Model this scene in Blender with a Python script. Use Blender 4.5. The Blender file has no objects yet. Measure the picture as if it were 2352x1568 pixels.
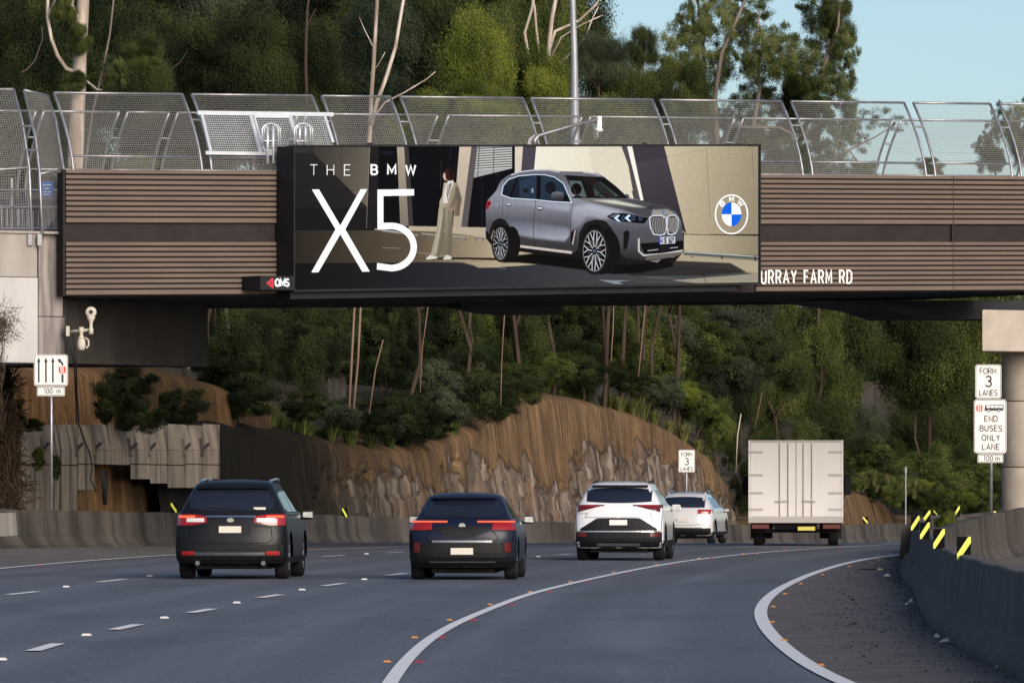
import bpy, bmesh, math, random
import numpy as np
from mathutils import Vector, noise
random.seed(7); RNG = np.random.default_rng(11)
SC = bpy.context.scene
COL = SC.collection
R = math.radians
F = 15000.0; HZ = 1116.0; EYE = 1.55          # focal length (in 2352-wide pixels), horizon row, eye height

# ------------------------------------------------------------- camera
cam = bpy.data.cameras.new('camera'); camo = bpy.data.objects.new('camera', cam); COL.objects.link(camo)
cam.sensor_width = 36.0; cam.lens = F / 2352.0 * 36.0
cam.shift_y = (HZ - 784.0) / 2352.0
cam.clip_start = 1.0; cam.clip_end = 6000.0
camo.location = (0, 0, EYE); camo.rotation_euler = (R(90), 0, 0)
SC.camera = camo
# ------------------------------------------------------------- world, sun, exposure
SUN_EL, SUN_AZ = 19.0, 154.0     # azimuth clockwise from +Y (the view direction)
w = bpy.data.worlds.new('World'); SC.world = w; w.use_nodes = True
nt = w.node_tree; nt.nodes.clear()
sky = nt.nodes.new('ShaderNodeTexSky'); sky.sky_type = 'NISHITA'; sky.sun_disc = False
sky.sun_elevation = R(SUN_EL); sky.sun_rotation = R(SUN_AZ); sky.air_density = 0.8; sky.dust_density = 0.8; sky.ozone_density = 2.3
bg = nt.nodes.new('ShaderNodeBackground'); bg.inputs[1].default_value = 0.075
wo = nt.nodes.new('ShaderNodeOutputWorld')
nt.links.new(sky.outputs[0], bg.inputs[0]); nt.links.new(bg.outputs[0], wo.inputs[0])
sl = bpy.data.lights.new('sun', 'SUN'); sl.energy = 2.7; sl.angle = R(40); sl.color = (1.0, 0.88, 0.76)
so = bpy.data.objects.new('sun', sl); COL.objects.link(so)
sd = Vector((math.sin(R(SUN_AZ)) * math.cos(R(SUN_EL)), math.cos(R(SUN_AZ)) * math.cos(R(SUN_EL)), math.sin(R(SUN_EL))))
so.rotation_euler = sd.to_track_quat('Z', 'Y').to_euler(); so.location = (20, -20, 60)
SC.view_settings.view_transform = 'Standard'; SC.view_settings.look = 'None'
SC.view_settings.gamma = 1.0; SC.view_settings.use_curve_mapping = False
SC.view_settings.exposure = 0.68
SC.cycles.max_bounces = 6; SC.cycles.diffuse_bounces = 3; SC.cycles.transparent_max_bounces = 8
SC.cycles.use_adaptive_sampling = True

# ------------------------------------------------------------- coordinate helpers
_gy = [0, 168, 180, 195, 210, 235, 260, 300, 400, 5000]
_gz = [0, 0, -.03, -.15, -.33, -.62, -.88, -1.12, -1.3, -1.3]
def g(y):                       # road level along the view
    return float(np.interp(y, _gy, _gz))
def P(x, y, D):                 # point seen at photo position (x, y) at distance D
    return Vector(((x - 1176) / F * D, D, EYE + (HZ - y) / F * D))
def G(x, y, lift=0.0):          # first ground point seen at photo position
    v = y - HZ; D = 35.0; last = D
    while D < 700:
        if EYE - v / F * D <= g(D): break
        last = D; D += 0.5
    lo, hi = last, D
    for _ in range(20):
        m = (lo + hi) / 2
        if EYE - v / F * m <= g(m): hi = m
        else: lo = m
    D = hi
    return Vector(((x - 1176) / F * D, D, g(D) + lift))
def PXM(D): return F / D
# bridge frame: s along the parapet, d inwards (away from the camera)
_p0 = P(150, HZ, 149.3); _p1 = P(2352, HZ, 164.0)
BO = Vector((_p0.x, _p0.y, 0)); BE = (Vector((_p1.x, _p1.y, 0)) - BO).normalized(); BN = Vector((-BE.y, BE.x, 0))
def SS(x, d=0.0):               # s of photo column x on the plane d
    k = (x - 1176) / F; o = BO + BN * d
    return (k * o.y - o.x) / (BE.x - k * BE.y)
def B(s, d, z=0.0):
    v = BO + BE * s + BN * d; return Vector((v.x, v.y, z))
def BZ(x, y, d=0.0):            # world point on plane d seen at photo (x, y)
    b = B(SS(x, d), d); return P(x, y, b.y)
S_END = SS(2352)
def zpar_t(s): return 8.78 + (9.32 - 8.78) * s / S_END
def zpar_b(s): return 5.89 + (6.45 - 5.89) * s / S_END

# ------------------------------------------------------------- object helpers
def tag(o, label=None, cat=None, group=None, kind=None):
    if label: o['label'] = label
    if cat: o['category'] = cat
    if group: o['group'] = group
    if kind: o['kind'] = kind
    return o
def empty(name, loc=(0, 0, 0), rz=0.0, label=None, cat=None, group=None):
    o = bpy.data.objects.new(name, None); COL.objects.link(o); o.empty_display_size = .2
    o.location = loc; o.rotation_euler = (0, 0, rz)
    return tag(o, label, cat, group)
def link(name, me, parent=None):
    o = bpy.data.objects.new(name, me); COL.objects.link(o)
    if parent is not None: o.parent = parent
    return o
def copy_tree(o, parent=None):
    c = o.copy(); COL.objects.link(c)
    if parent is not None: c.parent = parent
    for ch in list(o.children): copy_tree(ch, c)
    return c

class MB:
    """collects geometry, build() makes ONE mesh object"""
    def __init__(s): s.v = []; s.f = []; s.uv = None
    def add(s, vs, fs):
        b = len(s.v); s.v += [tuple(v) for v in vs]; s.f += [tuple(b + i for i in f) for f in fs]; return s
    def quad(s, a, b, c, d): return s.add([a, b, c, d], [(0, 1, 2, 3)])
    def hexa(s, p):             # 8 points: bottom 4 ccw, top 4 ccw
        return s.add(p, [(3, 2, 1, 0), (4, 5, 6, 7), (0, 1, 5, 4), (1, 2, 6, 5), (2, 3, 7, 6), (3, 0, 4, 7)])
    def box(s, x0, x1, y0, y1, z0, z1):
        return s.hexa([(x0, y0, z0), (x1, y0, z0), (x1, y1, z0), (x0, y1, z0), (x0, y0, z1), (x1, y0, z1), (x1, y1, z1), (x0, y1, z1)])
    def bbox(s, s0, s1, d0, d1, z0, z1, z0b=None, z1b=None):   # box in the bridge frame; z may differ at s1
        z0b = z0 if z0b is None else z0b; z1b = z1 if z1b is None else z1b
        return s.hexa([B(s0, d0, z0), B(s1, d0, z0b), B(s1, d1, z0b), B(s0, d1, z0), B(s0, d0, z1), B(s1, d0, z1b), B(s1, d1, z1b), B(s0, d1, z1)])
    def beam(s, a, b, w, h=None, up=(0, 0, 1)):
        a = Vector(a); b = Vector(b); h = w if h is None else h; t = (b - a).normalized(); u = Vector(up)
        r = t.cross(u)
        if r.length < 1e-4: r = t.cross(Vector((1, 0, 0)))
        r.normalize(); u = r.cross(t); r = r * w / 2; u = u * h / 2
        return s.hexa([a - r - u, a + r - u, b + r - u, b - r - u, a - r + u, a + r + u, b + r + u, b - r + u])
    def tube(s, pts, rad, n=8, caps=True):
        pts = [Vector(p) for p in pts]; m = len(pts)
        if not hasattr(rad, '__len__'): rad = [rad] * m
        b = len(s.v); prev = None
        for i, p in enumerate(pts):
            t = (pts[min(i + 1, m - 1)] - pts[max(i - 1, 0)]).normalized()
            if prev is None:
                u = t.cross(Vector((0, 1, 0)));
                if u.length < .1: u = t.cross(Vector((1, 0, 0)))
            else: u = prev - t * prev.dot(t)
            u.normalize(); prev = u; q = t.cross(u)
            for k in range(n):
                a = 2 * math.pi * k / n; s.v.append(tuple(p + (u * math.cos(a) + q * math.sin(a)) * rad[i]))
        for i in range(m - 1):
            for k in range(n):
                k2 = (k + 1) % n; s.f.append((b + i * n + k, b + i * n + k2, b + (i + 1) * n + k2, b + (i + 1) * n + k))
        if caps: s.f.append(tuple(b + k for k in range(n))[::-1]); s.f.append(tuple(b + (m - 1) * n + k for k in range(n)))
        return s
    def lathe(s, prof, c=(0, 0, 0), axis='z', n=20):   # prof: (radius, height) list
        c = Vector(c); b = len(s.v)
        for (r, h) in prof:
            for k in range(n):
                a = 2 * math.pi * k / n; x, y = r * math.cos(a), r * math.sin(a)
                s.v.append(tuple(c + (Vector((x, y, h)) if axis == 'z' else Vector((h, x, y)))))
        for i in range(len(prof) - 1):
            for k in range(n):
                k2 = (k + 1) % n; s.f.append((b + i * n + k, b + i * n + k2, b + (i + 1) * n + k2, b + (i + 1) * n + k))
        return s
    def grid(s, rows):
        b = len(s.v); n = len(rows[0])
        for r in rows: s.v += [tuple(p) for p in r]
        for i in range(len(rows) - 1):
            for k in range(n - 1):
                s.f.append((b + i * n + k, b + i * n + k + 1, b + (i + 1) * n + k + 1, b + (i + 1) * n + k))
        return s
    def prism(s, poly, fn, th):   # poly in 2D, fn(x,y,depth)->3D ; front face at depth 0, back at th
        n = len(poly)
        fr = [fn(x, y, 0) for x, y in poly]; bk = [fn(x, y, th) for x, y in poly]
        return s.add(fr + bk, [tuple(range(n)), tuple(range(2 * n - 1, n - 1, -1))] + [(i, i + n, (i + 1) % n + n, (i + 1) % n) for i in range(n)])
    def mesh(s, name, smooth=False, fix=True):
        me = bpy.data.meshes.new(name); me.from_pydata(s.v, [], s.f); me.update()
        if fix:
            bm = bmesh.new(); bm.from_mesh(me); bmesh.ops.recalc_face_normals(bm, faces=bm.faces); bm.to_mesh(me); bm.free()
        if smooth:
            me.polygons.foreach_set('use_smooth', [True] * len(me.polygons))
        return me
    def build(s, name, mat, parent=None, smooth=False, bevel=0, fix=True):
        me = s.mesh(name, smooth, fix); me.materials.append(mat)
        o = link(name, me, parent)
        if bevel:
            m = o.modifiers.new('bevel', 'BEVEL'); m.width = bevel; m.segments = 2; m.limit_method = 'ANGLE'
        return o

# ------------------------------------------------------------- materials
M = {}
def srgb(r, g_, b):
    f = lambda c: (c / 255 / 12.92) if c / 255 <= .04045 else ((c / 255 + .055) / 1.055) ** 2.4
    return (f(r), f(g_), f(b))
def mat(name, col, rough=.7, metal=0., spec=.5, var=None, vscale=3., stretch=(1, 1, 1), mix2=None, bump=0., bscale=20., coat=0., amt=1., detail=5., lo=.35, hi=.65, col3=None, s3=1., st3=(1, 1, 1), lo3=.5, hi3=.62):
    if rough >= .7 and spec == .5: spec = .12
    m = bpy.data.materials.new(name); m.use_nodes = True; n = m.node_tree.nodes; l = m.node_tree.links
    p = n['Principled BSDF']; p.inputs['Roughness'].default_value = rough; p.inputs['Metallic'].default_value = metal
    p.inputs['Specular IOR Level'].default_value = spec; p.inputs['Base Color'].default_value = (*col, 1)
    if coat: p.inputs['Coat Weight'].default_value = coat; p.inputs['Coat Roughness'].default_value = (.30 if coat < .9 else .14)
    tc = n.new('ShaderNodeTexCoord')
    def noi(scale, st, det=detail):
        mp = n.new('ShaderNodeMapping'); mp.inputs['Scale'].default_value = st; l.new(tc.outputs['Object'], mp.inputs[0])
        t = n.new('ShaderNodeTexNoise'); t.inputs['Scale'].default_value = scale; t.inputs['Detail'].default_value = det; l.new(mp.outputs[0], t.inputs['Vector']); return t
    def ramp(src, a, b_):
        r = n.new('ShaderNodeMapRange'); r.inputs[1].default_value = a; r.inputs[2].default_value = b_; l.new(src, r.inputs[0]); return r.outputs[0]
    cur = None
    if var is not None:
        t = noi(vscale, stretch); mx = n.new('ShaderNodeMix'); mx.data_type = 'RGBA'
        mx.inputs[6].default_value = (*col, 1); mx.inputs[7].default_value = (*var, 1); l.new(ramp(t.outputs[0], lo, hi), mx.inputs[0]); cur = mx.outputs[2]
        if col3 is not None:
            t3 = noi(s3, st3); m3 = n.new('ShaderNodeMix'); m3.data_type = 'RGBA'; l.new(cur, m3.inputs[6]); m3.inputs[7].default_value = (*col3, 1)
            l.new(ramp(t3.outputs[0], lo3, hi3), m3.inputs[0]); cur = m3.outputs[2]
        l.new(cur, p.inputs['Base Color'])
    if bump:
        t = noi(bscale, (1, 1, 1)); b = n.new('ShaderNodeBump'); b.inputs['Strength'].default_value = bump; b.inputs['Distance'].default_value = .02
        l.new(t.outputs[0], b.inputs['Height']); l.new(b.outputs[0], p.inputs['Normal'])
    M[name] = m; return m
def emis(name, col, strength):
    m = bpy.data.materials.new(name); m.use_nodes = True; p = m.node_tree.nodes['Principled BSDF']
    p.inputs['Base Color'].default_value = (*[c * .2 for c in col], 1); p.inputs['Emission Color'].default_value = (*col, 1); p.inputs['Emission Strength'].default_value = strength
    p.inputs['Roughness'].default_value = .5; M[name] = m; return m

mat('concrete', (.36, .33, .30), .85, var=(.25, .225, .20), vscale=1.2, stretch=(1, 1, .25), bump=.4, bscale=30, col3=(.15, .135, .12), s3=2.2, st3=(1, 1, .06), lo3=.53, hi3=.68)
mat('pale_concrete', (.50, .49, .475), .85, var=(.42, .41, .40), vscale=1.5, stretch=(1, 1, .2), bump=.25, bscale=25)
mat('stained_concrete', (.36, .33, .31), .85, var=(.24, .21, .20), vscale=2.5, stretch=(1, 1, .12), bump=.3, bscale=25, col3=(.10, .09, .085), s3=3, st3=(1, 1, .1), lo3=.48, hi3=.66)
mat('barrier_concrete', (.125, .108, .092), .9, var=(.062, .053, .046), vscale=.35, stretch=(1, 1, .8), bump=.5, bscale=35, col3=(.04, .035, .032), s3=.9, st3=(1, 1, .3), lo3=.48, hi3=.72)
mat('near_barrier_concrete', (.14, .128, .12), .9, var=(.10, .09, .085), vscale=2, stretch=(1, 1, .3), bump=.6, bscale=40, col3=(.14, .13, .125), s3=4, st3=(1, 1, .12), lo3=.56, hi3=.8)
mat('pier_concrete', (.46, .40, .34), .85, var=(.38, .33, .28), vscale=2.0, bump=.2, bscale=30)
mat('board_brown', (.160, .122, .098), .8, var=(.138, .105, .086), vscale=.8, stretch=(1, 1, 4))
mat('backing_dark', (.034, .028, .028), .8, var=(.026, .022, .022), vscale=2)
mat('gap_black', (.020, .018, .019), .9, spec=.2)
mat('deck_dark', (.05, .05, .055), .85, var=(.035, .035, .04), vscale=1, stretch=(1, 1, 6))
mat('housing_black', (.010, .010, .012), .7, spec=.25, var=(.014, .014, .016), vscale=2)
mat('galvanised', (.42, .42, .44), .45, metal=.7, var=(.30, .29, .30), vscale=6)
mat('galvanised_bright', (.70, .72, .76), .35, metal=.5, var=(.6, .62, .66), vscale=5)
mat('wire_grey', (.23, .23, .225), .7)
mat('pole_grey', (.36, .37, .40), .5, metal=.4, var=(.28, .29, .31), vscale=2)
mat('sign_white', (.78, .76, .72), .45, var=(.72, .70, .66), vscale=3)
mat('sign_black', (.012, .012, .02), .5)
mat('sign_red', (.62, .045, .035), .5)
mat('sign_blue', (.02, .14, .50), .5)
mat('marker_yellow', (.66, .70, .09), .5)
mat('marker_black', (.004, .004, .004), .9, spec=.1)
mat('wall_brown', (.34, .28, .215), .9, var=(.20, .16, .12), vscale=1.3, stretch=(1, 1, .3), bump=.4, bscale=25, col3=(.09, .07, .055), s3=2.2, st3=(1, 1, .12), lo3=.52, hi3=.68)
mat('shaded_concrete', (.065, .057, .051), .9, var=(.042, .038, .035), vscale=.6, bump=.2, bscale=20)  # shade under the deck put into a dark base colour
mat('street_letter', (.80, .78, .76), .5)
mat('paint_white', (.86, .86, .86), .7, var=(.80, .80, .80), vscale=9, bump=.2, bscale=60)
mat('stud_white', (.75, .72, .68), .4)
mat('stud_orange', (.58, .26, .07), .6)
mat('stud_red', (.33, .035, .06), .6)
mat('camera_cream', (.50, .46, .38), .6)
mat('cable_black', (.015, .015, .015), .6)
mat('tyre', (.016, .016, .017), .85)
mat('rim', (.30, .31, .33), .35, metal=.8)
mat('trim_black', (.007, .007, .008), .6, spec=.25)
mat('under_black', (.006, .006, .006), .9)
mat('car_glass', (.012, .016, .028), .08, spec=.8)
mat('chrome', (.72, .72, .72), .18, metal=1.)
mat('plate', (.62, .58, .50), .5)
mat('plate_yellow', (.62, .55, .12), .5)
mat('lamp_red', (.28, .010, .010), .2, coat=1.)
mat('lamp_dark_red', (.10, .008, .010), .2, coat=1.)
mat('lamp_clear', (.65, .62, .60), .2, coat=1.)
emis('lamp_lit', (1.0, .10, .04), 1.3)
mat('paint_black', (.006, .0065, .009), .6, spec=.12, coat=.35)
mat('paint_navy', (.006, .009, .026), .6, spec=.12, coat=.45)
mat('paint_white_car', (.72, .72, .74), .3, coat=1.)
mat('paint_silver_white', (.62, .61, .60), .3, metal=.1, coat=1.)
mat('truck_white', (.72, .70, .69), .7, var=(.64, .62, .61), vscale=.9, stretch=(1, 1, .4))
mat('truck_trim', (.42, .39, .37), .6)
mat('litter_white', (.65, .62, .58), .8)
mat('litter_dark', (.02, .02, .022), .8)
mat('litter_green', (.45, .50, .25), .8)
# ------------------------------------------------------------- stroke lettering
def arc(cx, cy, rx, ry, a0, a1, n=9):
    return [(cx + rx * math.cos(R(a0 + (a1 - a0) * i / (n - 1))), cy + ry * math.sin(R(a0 + (a1 - a0) * i / (n - 1)))) for i in range(n)]
def glyphs():
    W = .6
    d = {
    'A': (.66, [[(0, 0), (.33, 1), (.66, 0)], [(.11, .33), (.55, .33)]]),
    'B': (W, [[(0, 0), (0, 1), (.32, 1)] + arc(.34, .76, .22, .24, 90, -90)[1:] + [(0, .52)], [(.32, .52)] + arc(.34, .26, .26, .26, 90, -90)[1:] + [(0, 0)]]),
    'D': (W, [[(0, 0), (0, 1), (.25, 1)] + arc(.26, .66, .34, .34, 90, 0)[1:] + arc(.26, .34, .34, .34, 0, -90) + [(0, 0)]]),
    'E': (.52, [[(.52, 1), (0, 1), (0, 0), (.52, 0)], [(0, .52), (.45, .52)]]),
    'F': (.5, [[(.5, 1), (0, 1), (0, 0)], [(0, .52), (.42, .52)]]),
    'H': (W, [[(0, 0), (0, 1)], [(W, 0), (W, 1)], [(0, .52), (W, .52)]]),
    'L': (.48, [[(0, 1), (0, 0), (.48, 0)]]),
    'M': (.7, [[(0, 0), (0, 1), (.35, .25), (.7, 1), (.7, 0)]]),
    'N': (W, [[(0, 0), (0, 1), (W, 0), (W, 1)]]),
    'O': (.72, [arc(.36, .64, .36, .36, 0, 180, 12) + arc(.36, .36, .36, .36, 180, 360, 12) + [(.72, .64)]]),
    'Q': (.76, [arc(.38, .5, .38, .5, 0, 360, 22), [(.45, .25), (.72, -.04)]]),
    'R': (W, [[(0, 0), (0, 1), (.34, 1)] + arc(.34, .74, .24, .26, 90, -90)[1:] + [(0, .48)], [(.30, .48), (W, 0)]]),
    'S': (.56, [arc(.28, .75, .27, .25, 25, 90, 4) + arc(.28, .75, .27, .24, 90, 250, 8)[1:] + arc(.28, .26, .28, .26, 65, -90, 8) + arc(.28, .26, .28, .26, -90, -155, 4)[1:]]),
    'T': (.6, [[(0, 1), (.6, 1)], [(.3, 1), (.3, 0)]]),
    'U': (W, [[(0, 1), (0, .3)] + arc(.3, .3, .3, .3, 180, 360, 10) + [(W, 1)]]),
    'W': (.9, [[(0, 1), (.22, 0), (.45, .9), (.68, 0), (.9, 1)]]),
    'Y': (W, [[(0, 1), (.3, .48), (W, 1)], [(.3, .48), (.3, 0)]]),
    '0': (.58, [arc(.29, .5, .29, .5, 0, 360, 20)]),
    '1': (.3, [[(0, .8), (.2, 1), (.2, 0)]]),
    '2': (.54, [arc(.27, .72, .27, .28, 165, -20, 9) + [(0, 0), (.54, 0)]]),
    '3': (.56, [arc(.27, .75, .26, .25, 150, -80, 9) + arc(.27, .27, .29, .27, 80, -155, 10)]),
    '6': (.54, [[(.42, 1), (.08, .5)] + arc(.27, .29, .27, .29, 150, -210, 16)]),
    '7': (.52, [[(0, 1), (.52, 1), (.16, 0)]]),
    'm': (.72, [[(0, 0), (0, .66)], [(0, .45)] + arc(.18, .48, .18, .18, 180, 0, 7) + [(.36, 0)], [(.36, .45)] + arc(.54, .48, .18, .18, 180, 0, 7) + [(.72, 0)]]),
    ' ': (.35, []),
    }
    return d
GL = glyphs()
def ribbon(pts, w):              # mitred flat stroke -> list of quads (2D)
    pts = [Vector((p[0], p[1])) for p in pts]; L = []; Rr = []; n = len(pts)
    closed = (pts[0] - pts[-1]).length < 1e-6
    for i in range(n):
        a = pts[i - 1] if i > 0 else (pts[-2] if closed else None)
        c = pts[i + 1] if i < n - 1 else (pts[1] if closed else None)
        d1 = (pts[i] - a).normalized() if a is not None else (c - pts[i]).normalized()
        d2 = (c - pts[i]).normalized() if c is not None else d1
        n1 = Vector((-d1.y, d1.x)); n2 = Vector((-d2.y, d2.x)); m = n1 + n2
        if m.length < .1: m = n1
        m.normalize(); k = min(1 / max(m.dot(n1), .35), 2.2)
        L.append(pts[i] + m * w / 2 * k); Rr.append(pts[i] - m * w / 2 * k)
    return [(L[i], L[i + 1], Rr[i + 1], Rr[i]) for i in range(n - 1)]
def text_width(txt, h, sp, wf=1.):
    return sum(GL[c][0] * h * wf + sp for c in txt) - sp
def lay_text(txt, h, stroke, sp, fn, x0, y0, align='c', wf=1., th=0.):
    """one MB with the text; fn(x, y, depth)->3D"""
    mb = MB(); W_ = text_width(txt, h, sp, wf); x = x0 - (W_ / 2 if align == 'c' else 0)
    for c in txt:
        gw, st = GL[c]
        for pl in st:
            for q in ribbon([(px * h * wf, py * h) for px, py in pl], stroke):
                if th: mb.prism([(p.x + x, p.y + y0) for p in q], fn, th)
                else: mb.quad(*[fn(p.x + x, p.y + y0, 0) for p in q])
        x += gw * h * wf + sp
    return mb
def round_rect(x0, x1, y0, y1, r, n=5):
    return arc(x1 - r, y1 - r, r, r, 0, 90, n) + arc(x0 + r, y1 - r, r, r, 90, 180, n) + arc(x0 + r, y0 + r, r, r, 180, 270, n) + arc(x1 - r, y0 + r, r, r, 270, 360, n)
# ------------------------------------------------------------- ground, road, markings
ROW1 = [(2, 1516), (104, 1487), (289.5, 1441), (463, 1403.5), (620, 1370), (766, 1343), (908, 1320), (1060, 1299), (1236, 1279), (1420, 1264)]
row1w = [G(*p) for p in ROW1]
_cy = [20] + [p.y for p in row1w] + [330, 600]; _cx = [-5.2] + [p.x for p in row1w] + [24, 80]
def xc(y): return float(np.interp(y, _cy, _cx))     # plan line of the lane row, used as the road's own axis
def grid_sheet(name, x0, x1, ys, nx, zoff, m, kind='structure'):
    mb = MB(); rows = []
    for y in ys: rows.append([(x0 + (x1 - x0) * i / nx, y, g(y) + zoff) for i in range(nx + 1)])
    mb.grid(rows); o = mb.build(name, m, fix=False)
    uv = o.data.uv_layers.new(name='uv'); lp = np.empty(len(o.data.loops), dtype=np.int32); o.data.loops.foreach_get('vertex_index', lp)
    vs = np.array([(v[0] - xc(v[1]), v[1]) for v in mb.v]); uv.data.foreach_set('uv', vs[lp].ravel())
    return tag(o, kind=kind)
# asphalt
ma = bpy.data.materials.new('asphalt'); ma.use_nodes = True; n = ma.node_tree.nodes; l = ma.node_tree.links; p = n['Principled BSDF']
uvn = n.new('ShaderNodeUVMap'); uvn.uv_map = 'uv'
def _mapn(scale, src):
    mp = n.new('ShaderNodeMapping'); mp.inputs['Scale'].default_value = scale; l.new(src, mp.inputs[0]); return mp.outputs[0]
def _noise(vec, scale, det=4.):
    t = n.new('ShaderNodeTexNoise'); t.inputs['Scale'].default_value = scale; t.inputs['Detail'].default_value = det; l.new(vec, t.inputs['Vector']); return t.outputs[0]
def _mr(src, a, b, c=0., d=1.):
    r = n.new('ShaderNodeMapRange'); r.inputs[1].default_value = a; r.inputs[2].default_value = b; r.inputs[3].default_value = c; r.inputs[4].default_value = d; l.new(src, r.inputs[0]); return r.outputs[0]
def _mixc(fac, a, b):
    m = n.new('ShaderNodeMix'); m.data_type = 'RGBA'; l.new(fac, m.inputs[0])
    for s_, v in ((6, a), (7, b)):
        if isinstance(v, tuple): m.inputs[s_].default_value = (*v, 1)
        else: l.new(v, m.inputs[s_])
    return m.outputs[2]
tcg = n.new('ShaderNodeTexCoord')
sep = n.new('ShaderNodeSeparateXYZ'); l.new(uvn.outputs[0], sep.inputs[0])
wv = n.new('ShaderNodeMath'); wv.operation = 'MULTIPLY'; wv.inputs[1].default_value = 2 * math.pi / 1.85; l.new(sep.outputs[0], wv.inputs[0])
cs = n.new('ShaderNodeMath'); cs.operation = 'COSINE'; l.new(wv.outputs[0], cs.inputs[0])
bands = _mr(cs.outputs[0], -.9, .9, 0, .8)
st = _noise(_mapn((1.6, .03, 1), uvn.outputs[0]), 1.2, 3)
blot = _noise(_mapn((.5, .12, 1), uvn.outputs[0]), 1.0, 4)
c1 = _mixc(bands, (.086, .089, .104), (.150, .158, .184))
c2_ = _mixc(_mr(st, .35, .68), c1, (.084, .084, .092))
fine = _noise(tcg.outputs['Object'], 16, 3)
c3_ = _mixc(_mr(fine, .40, .7, 0, .75), c2_, (.21, .215, .235))
c4_ = _mixc(_mr(blot, .50, .72, 0, .75), c3_, (.080, .079, .084))
l.new(c4_, p.inputs['Base Color']); p.inputs['Roughness'].default_value = .62; p.inputs['Specular IOR Level'].default_value = .25
bp = n.new('ShaderNodeBump'); bp.inputs['Strength'].default_value = .5; bp.inputs['Distance'].default_value = .01; l.new(_noise(tcg.outputs['Object'], 60, 3), bp.inputs['Height']); l.new(bp.outputs[0], p.inputs['Normal'])
M['asphalt'] = ma
mat('shoulder_dirt', (.175, .158, .152), .9, var=(.125, .113, .110), vscale=2.5, stretch=(.6, .6, 1), bump=.6, bscale=60, col3=(.15, .135, .125), s3=14, lo3=.60, hi3=.72)
mat('earth', (.10, .075, .05), .95, var=(.05, .045, .028), vscale=.6, bump=.5, bscale=6)
mat('gravel_tan', (.22, .19, .16), .95, var=(.12, .11, .09), vscale=12, bump=.6, bscale=60)
ys = [15 + 5 * i for i in range(0, 90)] + [470, 520, 620, 900, 1800, 5000]
grid_sheet('ground', -2500, 2500, [-300, 0] + ys, 8, -.06, M['earth'])
grid_sheet('road', -30, 60, ys[:-5], 30, 0, M['asphalt'])

def dense(pts, step=1.5):
    """smooth resample of plan points (Catmull-Rom)"""
    pts = [Vector(p) for p in pts]; out = []
    for i in range(len(pts) - 1):
        p0 = pts[max(i - 1, 0)]; p1 = pts[i]; p2 = pts[i + 1]; p3 = pts[min(i + 2, len(pts) - 1)]
        m1 = (p2 - p0) / 2 if i > 0 else (p2 - p1); m2 = (p3 - p1) / 2 if i < len(pts) - 2 else (p2 - p1)
        L0 = (p2 - p1).length
        if i > 0: m1 = m1.normalized() * L0
        if i < len(pts) - 2: m2 = m2.normalized() * L0
        k = max(int(L0 / step), 1)
        for j in range(k):
            t = j / k; t2 = t * t; t3 = t2 * t
            out.append(p1 * (2 * t3 - 3 * t2 + 1) + m1 * (t3 - 2 * t2 + t) + p2 * (-2 * t3 + 3 * t2) + m2 * (t3 - t2))
    out.append(pts[-1]); return out
def ysmooth(pts, k=2):           # resample by depth and average: X as a smooth function of Y
    pts = sorted([(p.y, p.x) for p in pts]); ys_ = np.arange(pts[0][0], pts[-1][0] + .01, 2.0)
    xs = np.interp(ys_, [a for a, b in pts], [b for a, b in pts])
    for _ in range(k * 4):
        y2 = xs.copy(); y2[1:-1] = (xs[:-2] + 2 * xs[1:-1] + xs[2:]) / 4; xs = y2
    return [Vector((x, y, 0)) for x, y in zip(xs, ys_)]
def strip(name, pts, w, zoff, m, wfn=None, **kw):
    mb = MB(); a = []; b = []
    for i, q in enumerate(pts):
        t = (pts[min(i + 1, len(pts) - 1)] - pts[max(i - 1, 0)]); t.z = 0; t.normalize(); r = Vector((t.y, -t.x, 0))
        ww = wfn(q) if wfn else w
        for lst, sgn in ((a, -1), (b, 1)):
            v = q + r * ww / 2 * sgn; lst.append((v.x, v.y, g(v.y) + zoff))
    mb.grid([a, b]); return tag(mb.build(name, m, fix=False), **kw)
MID = [(868, 1615), (895, 1568), (927, 1521), (949, 1499), (982, 1470), (1018, 1446), (1066, 1423), (1139, 1393), (1212.6, 1364.5), (1337, 1334.5), (1447, 1310.7), (1557, 1291), (1630, 1281.4), (1722, 1271.5), (1852, 1261), (1957, 1255), (2083, 1249.5)]
EDGE = [(2030, 1605), (1922, 1568), (1869.6, 1540), (1802.5, 1490.5), (1761.6, 1449.6), (1741.7, 1411.7), (1752.8, 1382.5), (1787.8, 1353), (1852, 1322.6), (1919, 1299.9), (1986.4, 1283.8), (2082.7, 1271.8), (2150, 1266)]
LEFT = [(-300, 1340), (0, 1305), (200, 1288), (394, 1274), (705, 1262), (900, 1258)]
midp = ysmooth([G(*q) for q in MID]); edgep = ysmooth([G(*q) for q in EDGE]); leftp = ysmooth([G(*q) for q in LEFT])
midp = midp + [midp[-1] + Vector((.22 * k * 4, 4 * k, 0)) for k in range(1, 10)]
edgep = edgep + [edgep[-1] + Vector((.2 * k * 4, 4 * k, 0)) for k in range(1, 10)]
leftp = leftp + [leftp[-1] + Vector((.2 * k * 4, 4 * k, 0)) for k in range(1, 12)]
strip('middle_line', midp, .125, .012, M['paint_white'], kind='structure')
strip('edge_line', edgep, .155, .012, M['paint_white'], kind='structure')
strip('left_edge_line', leftp, .14, .012, M['paint_white'], kind='structure')
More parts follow.
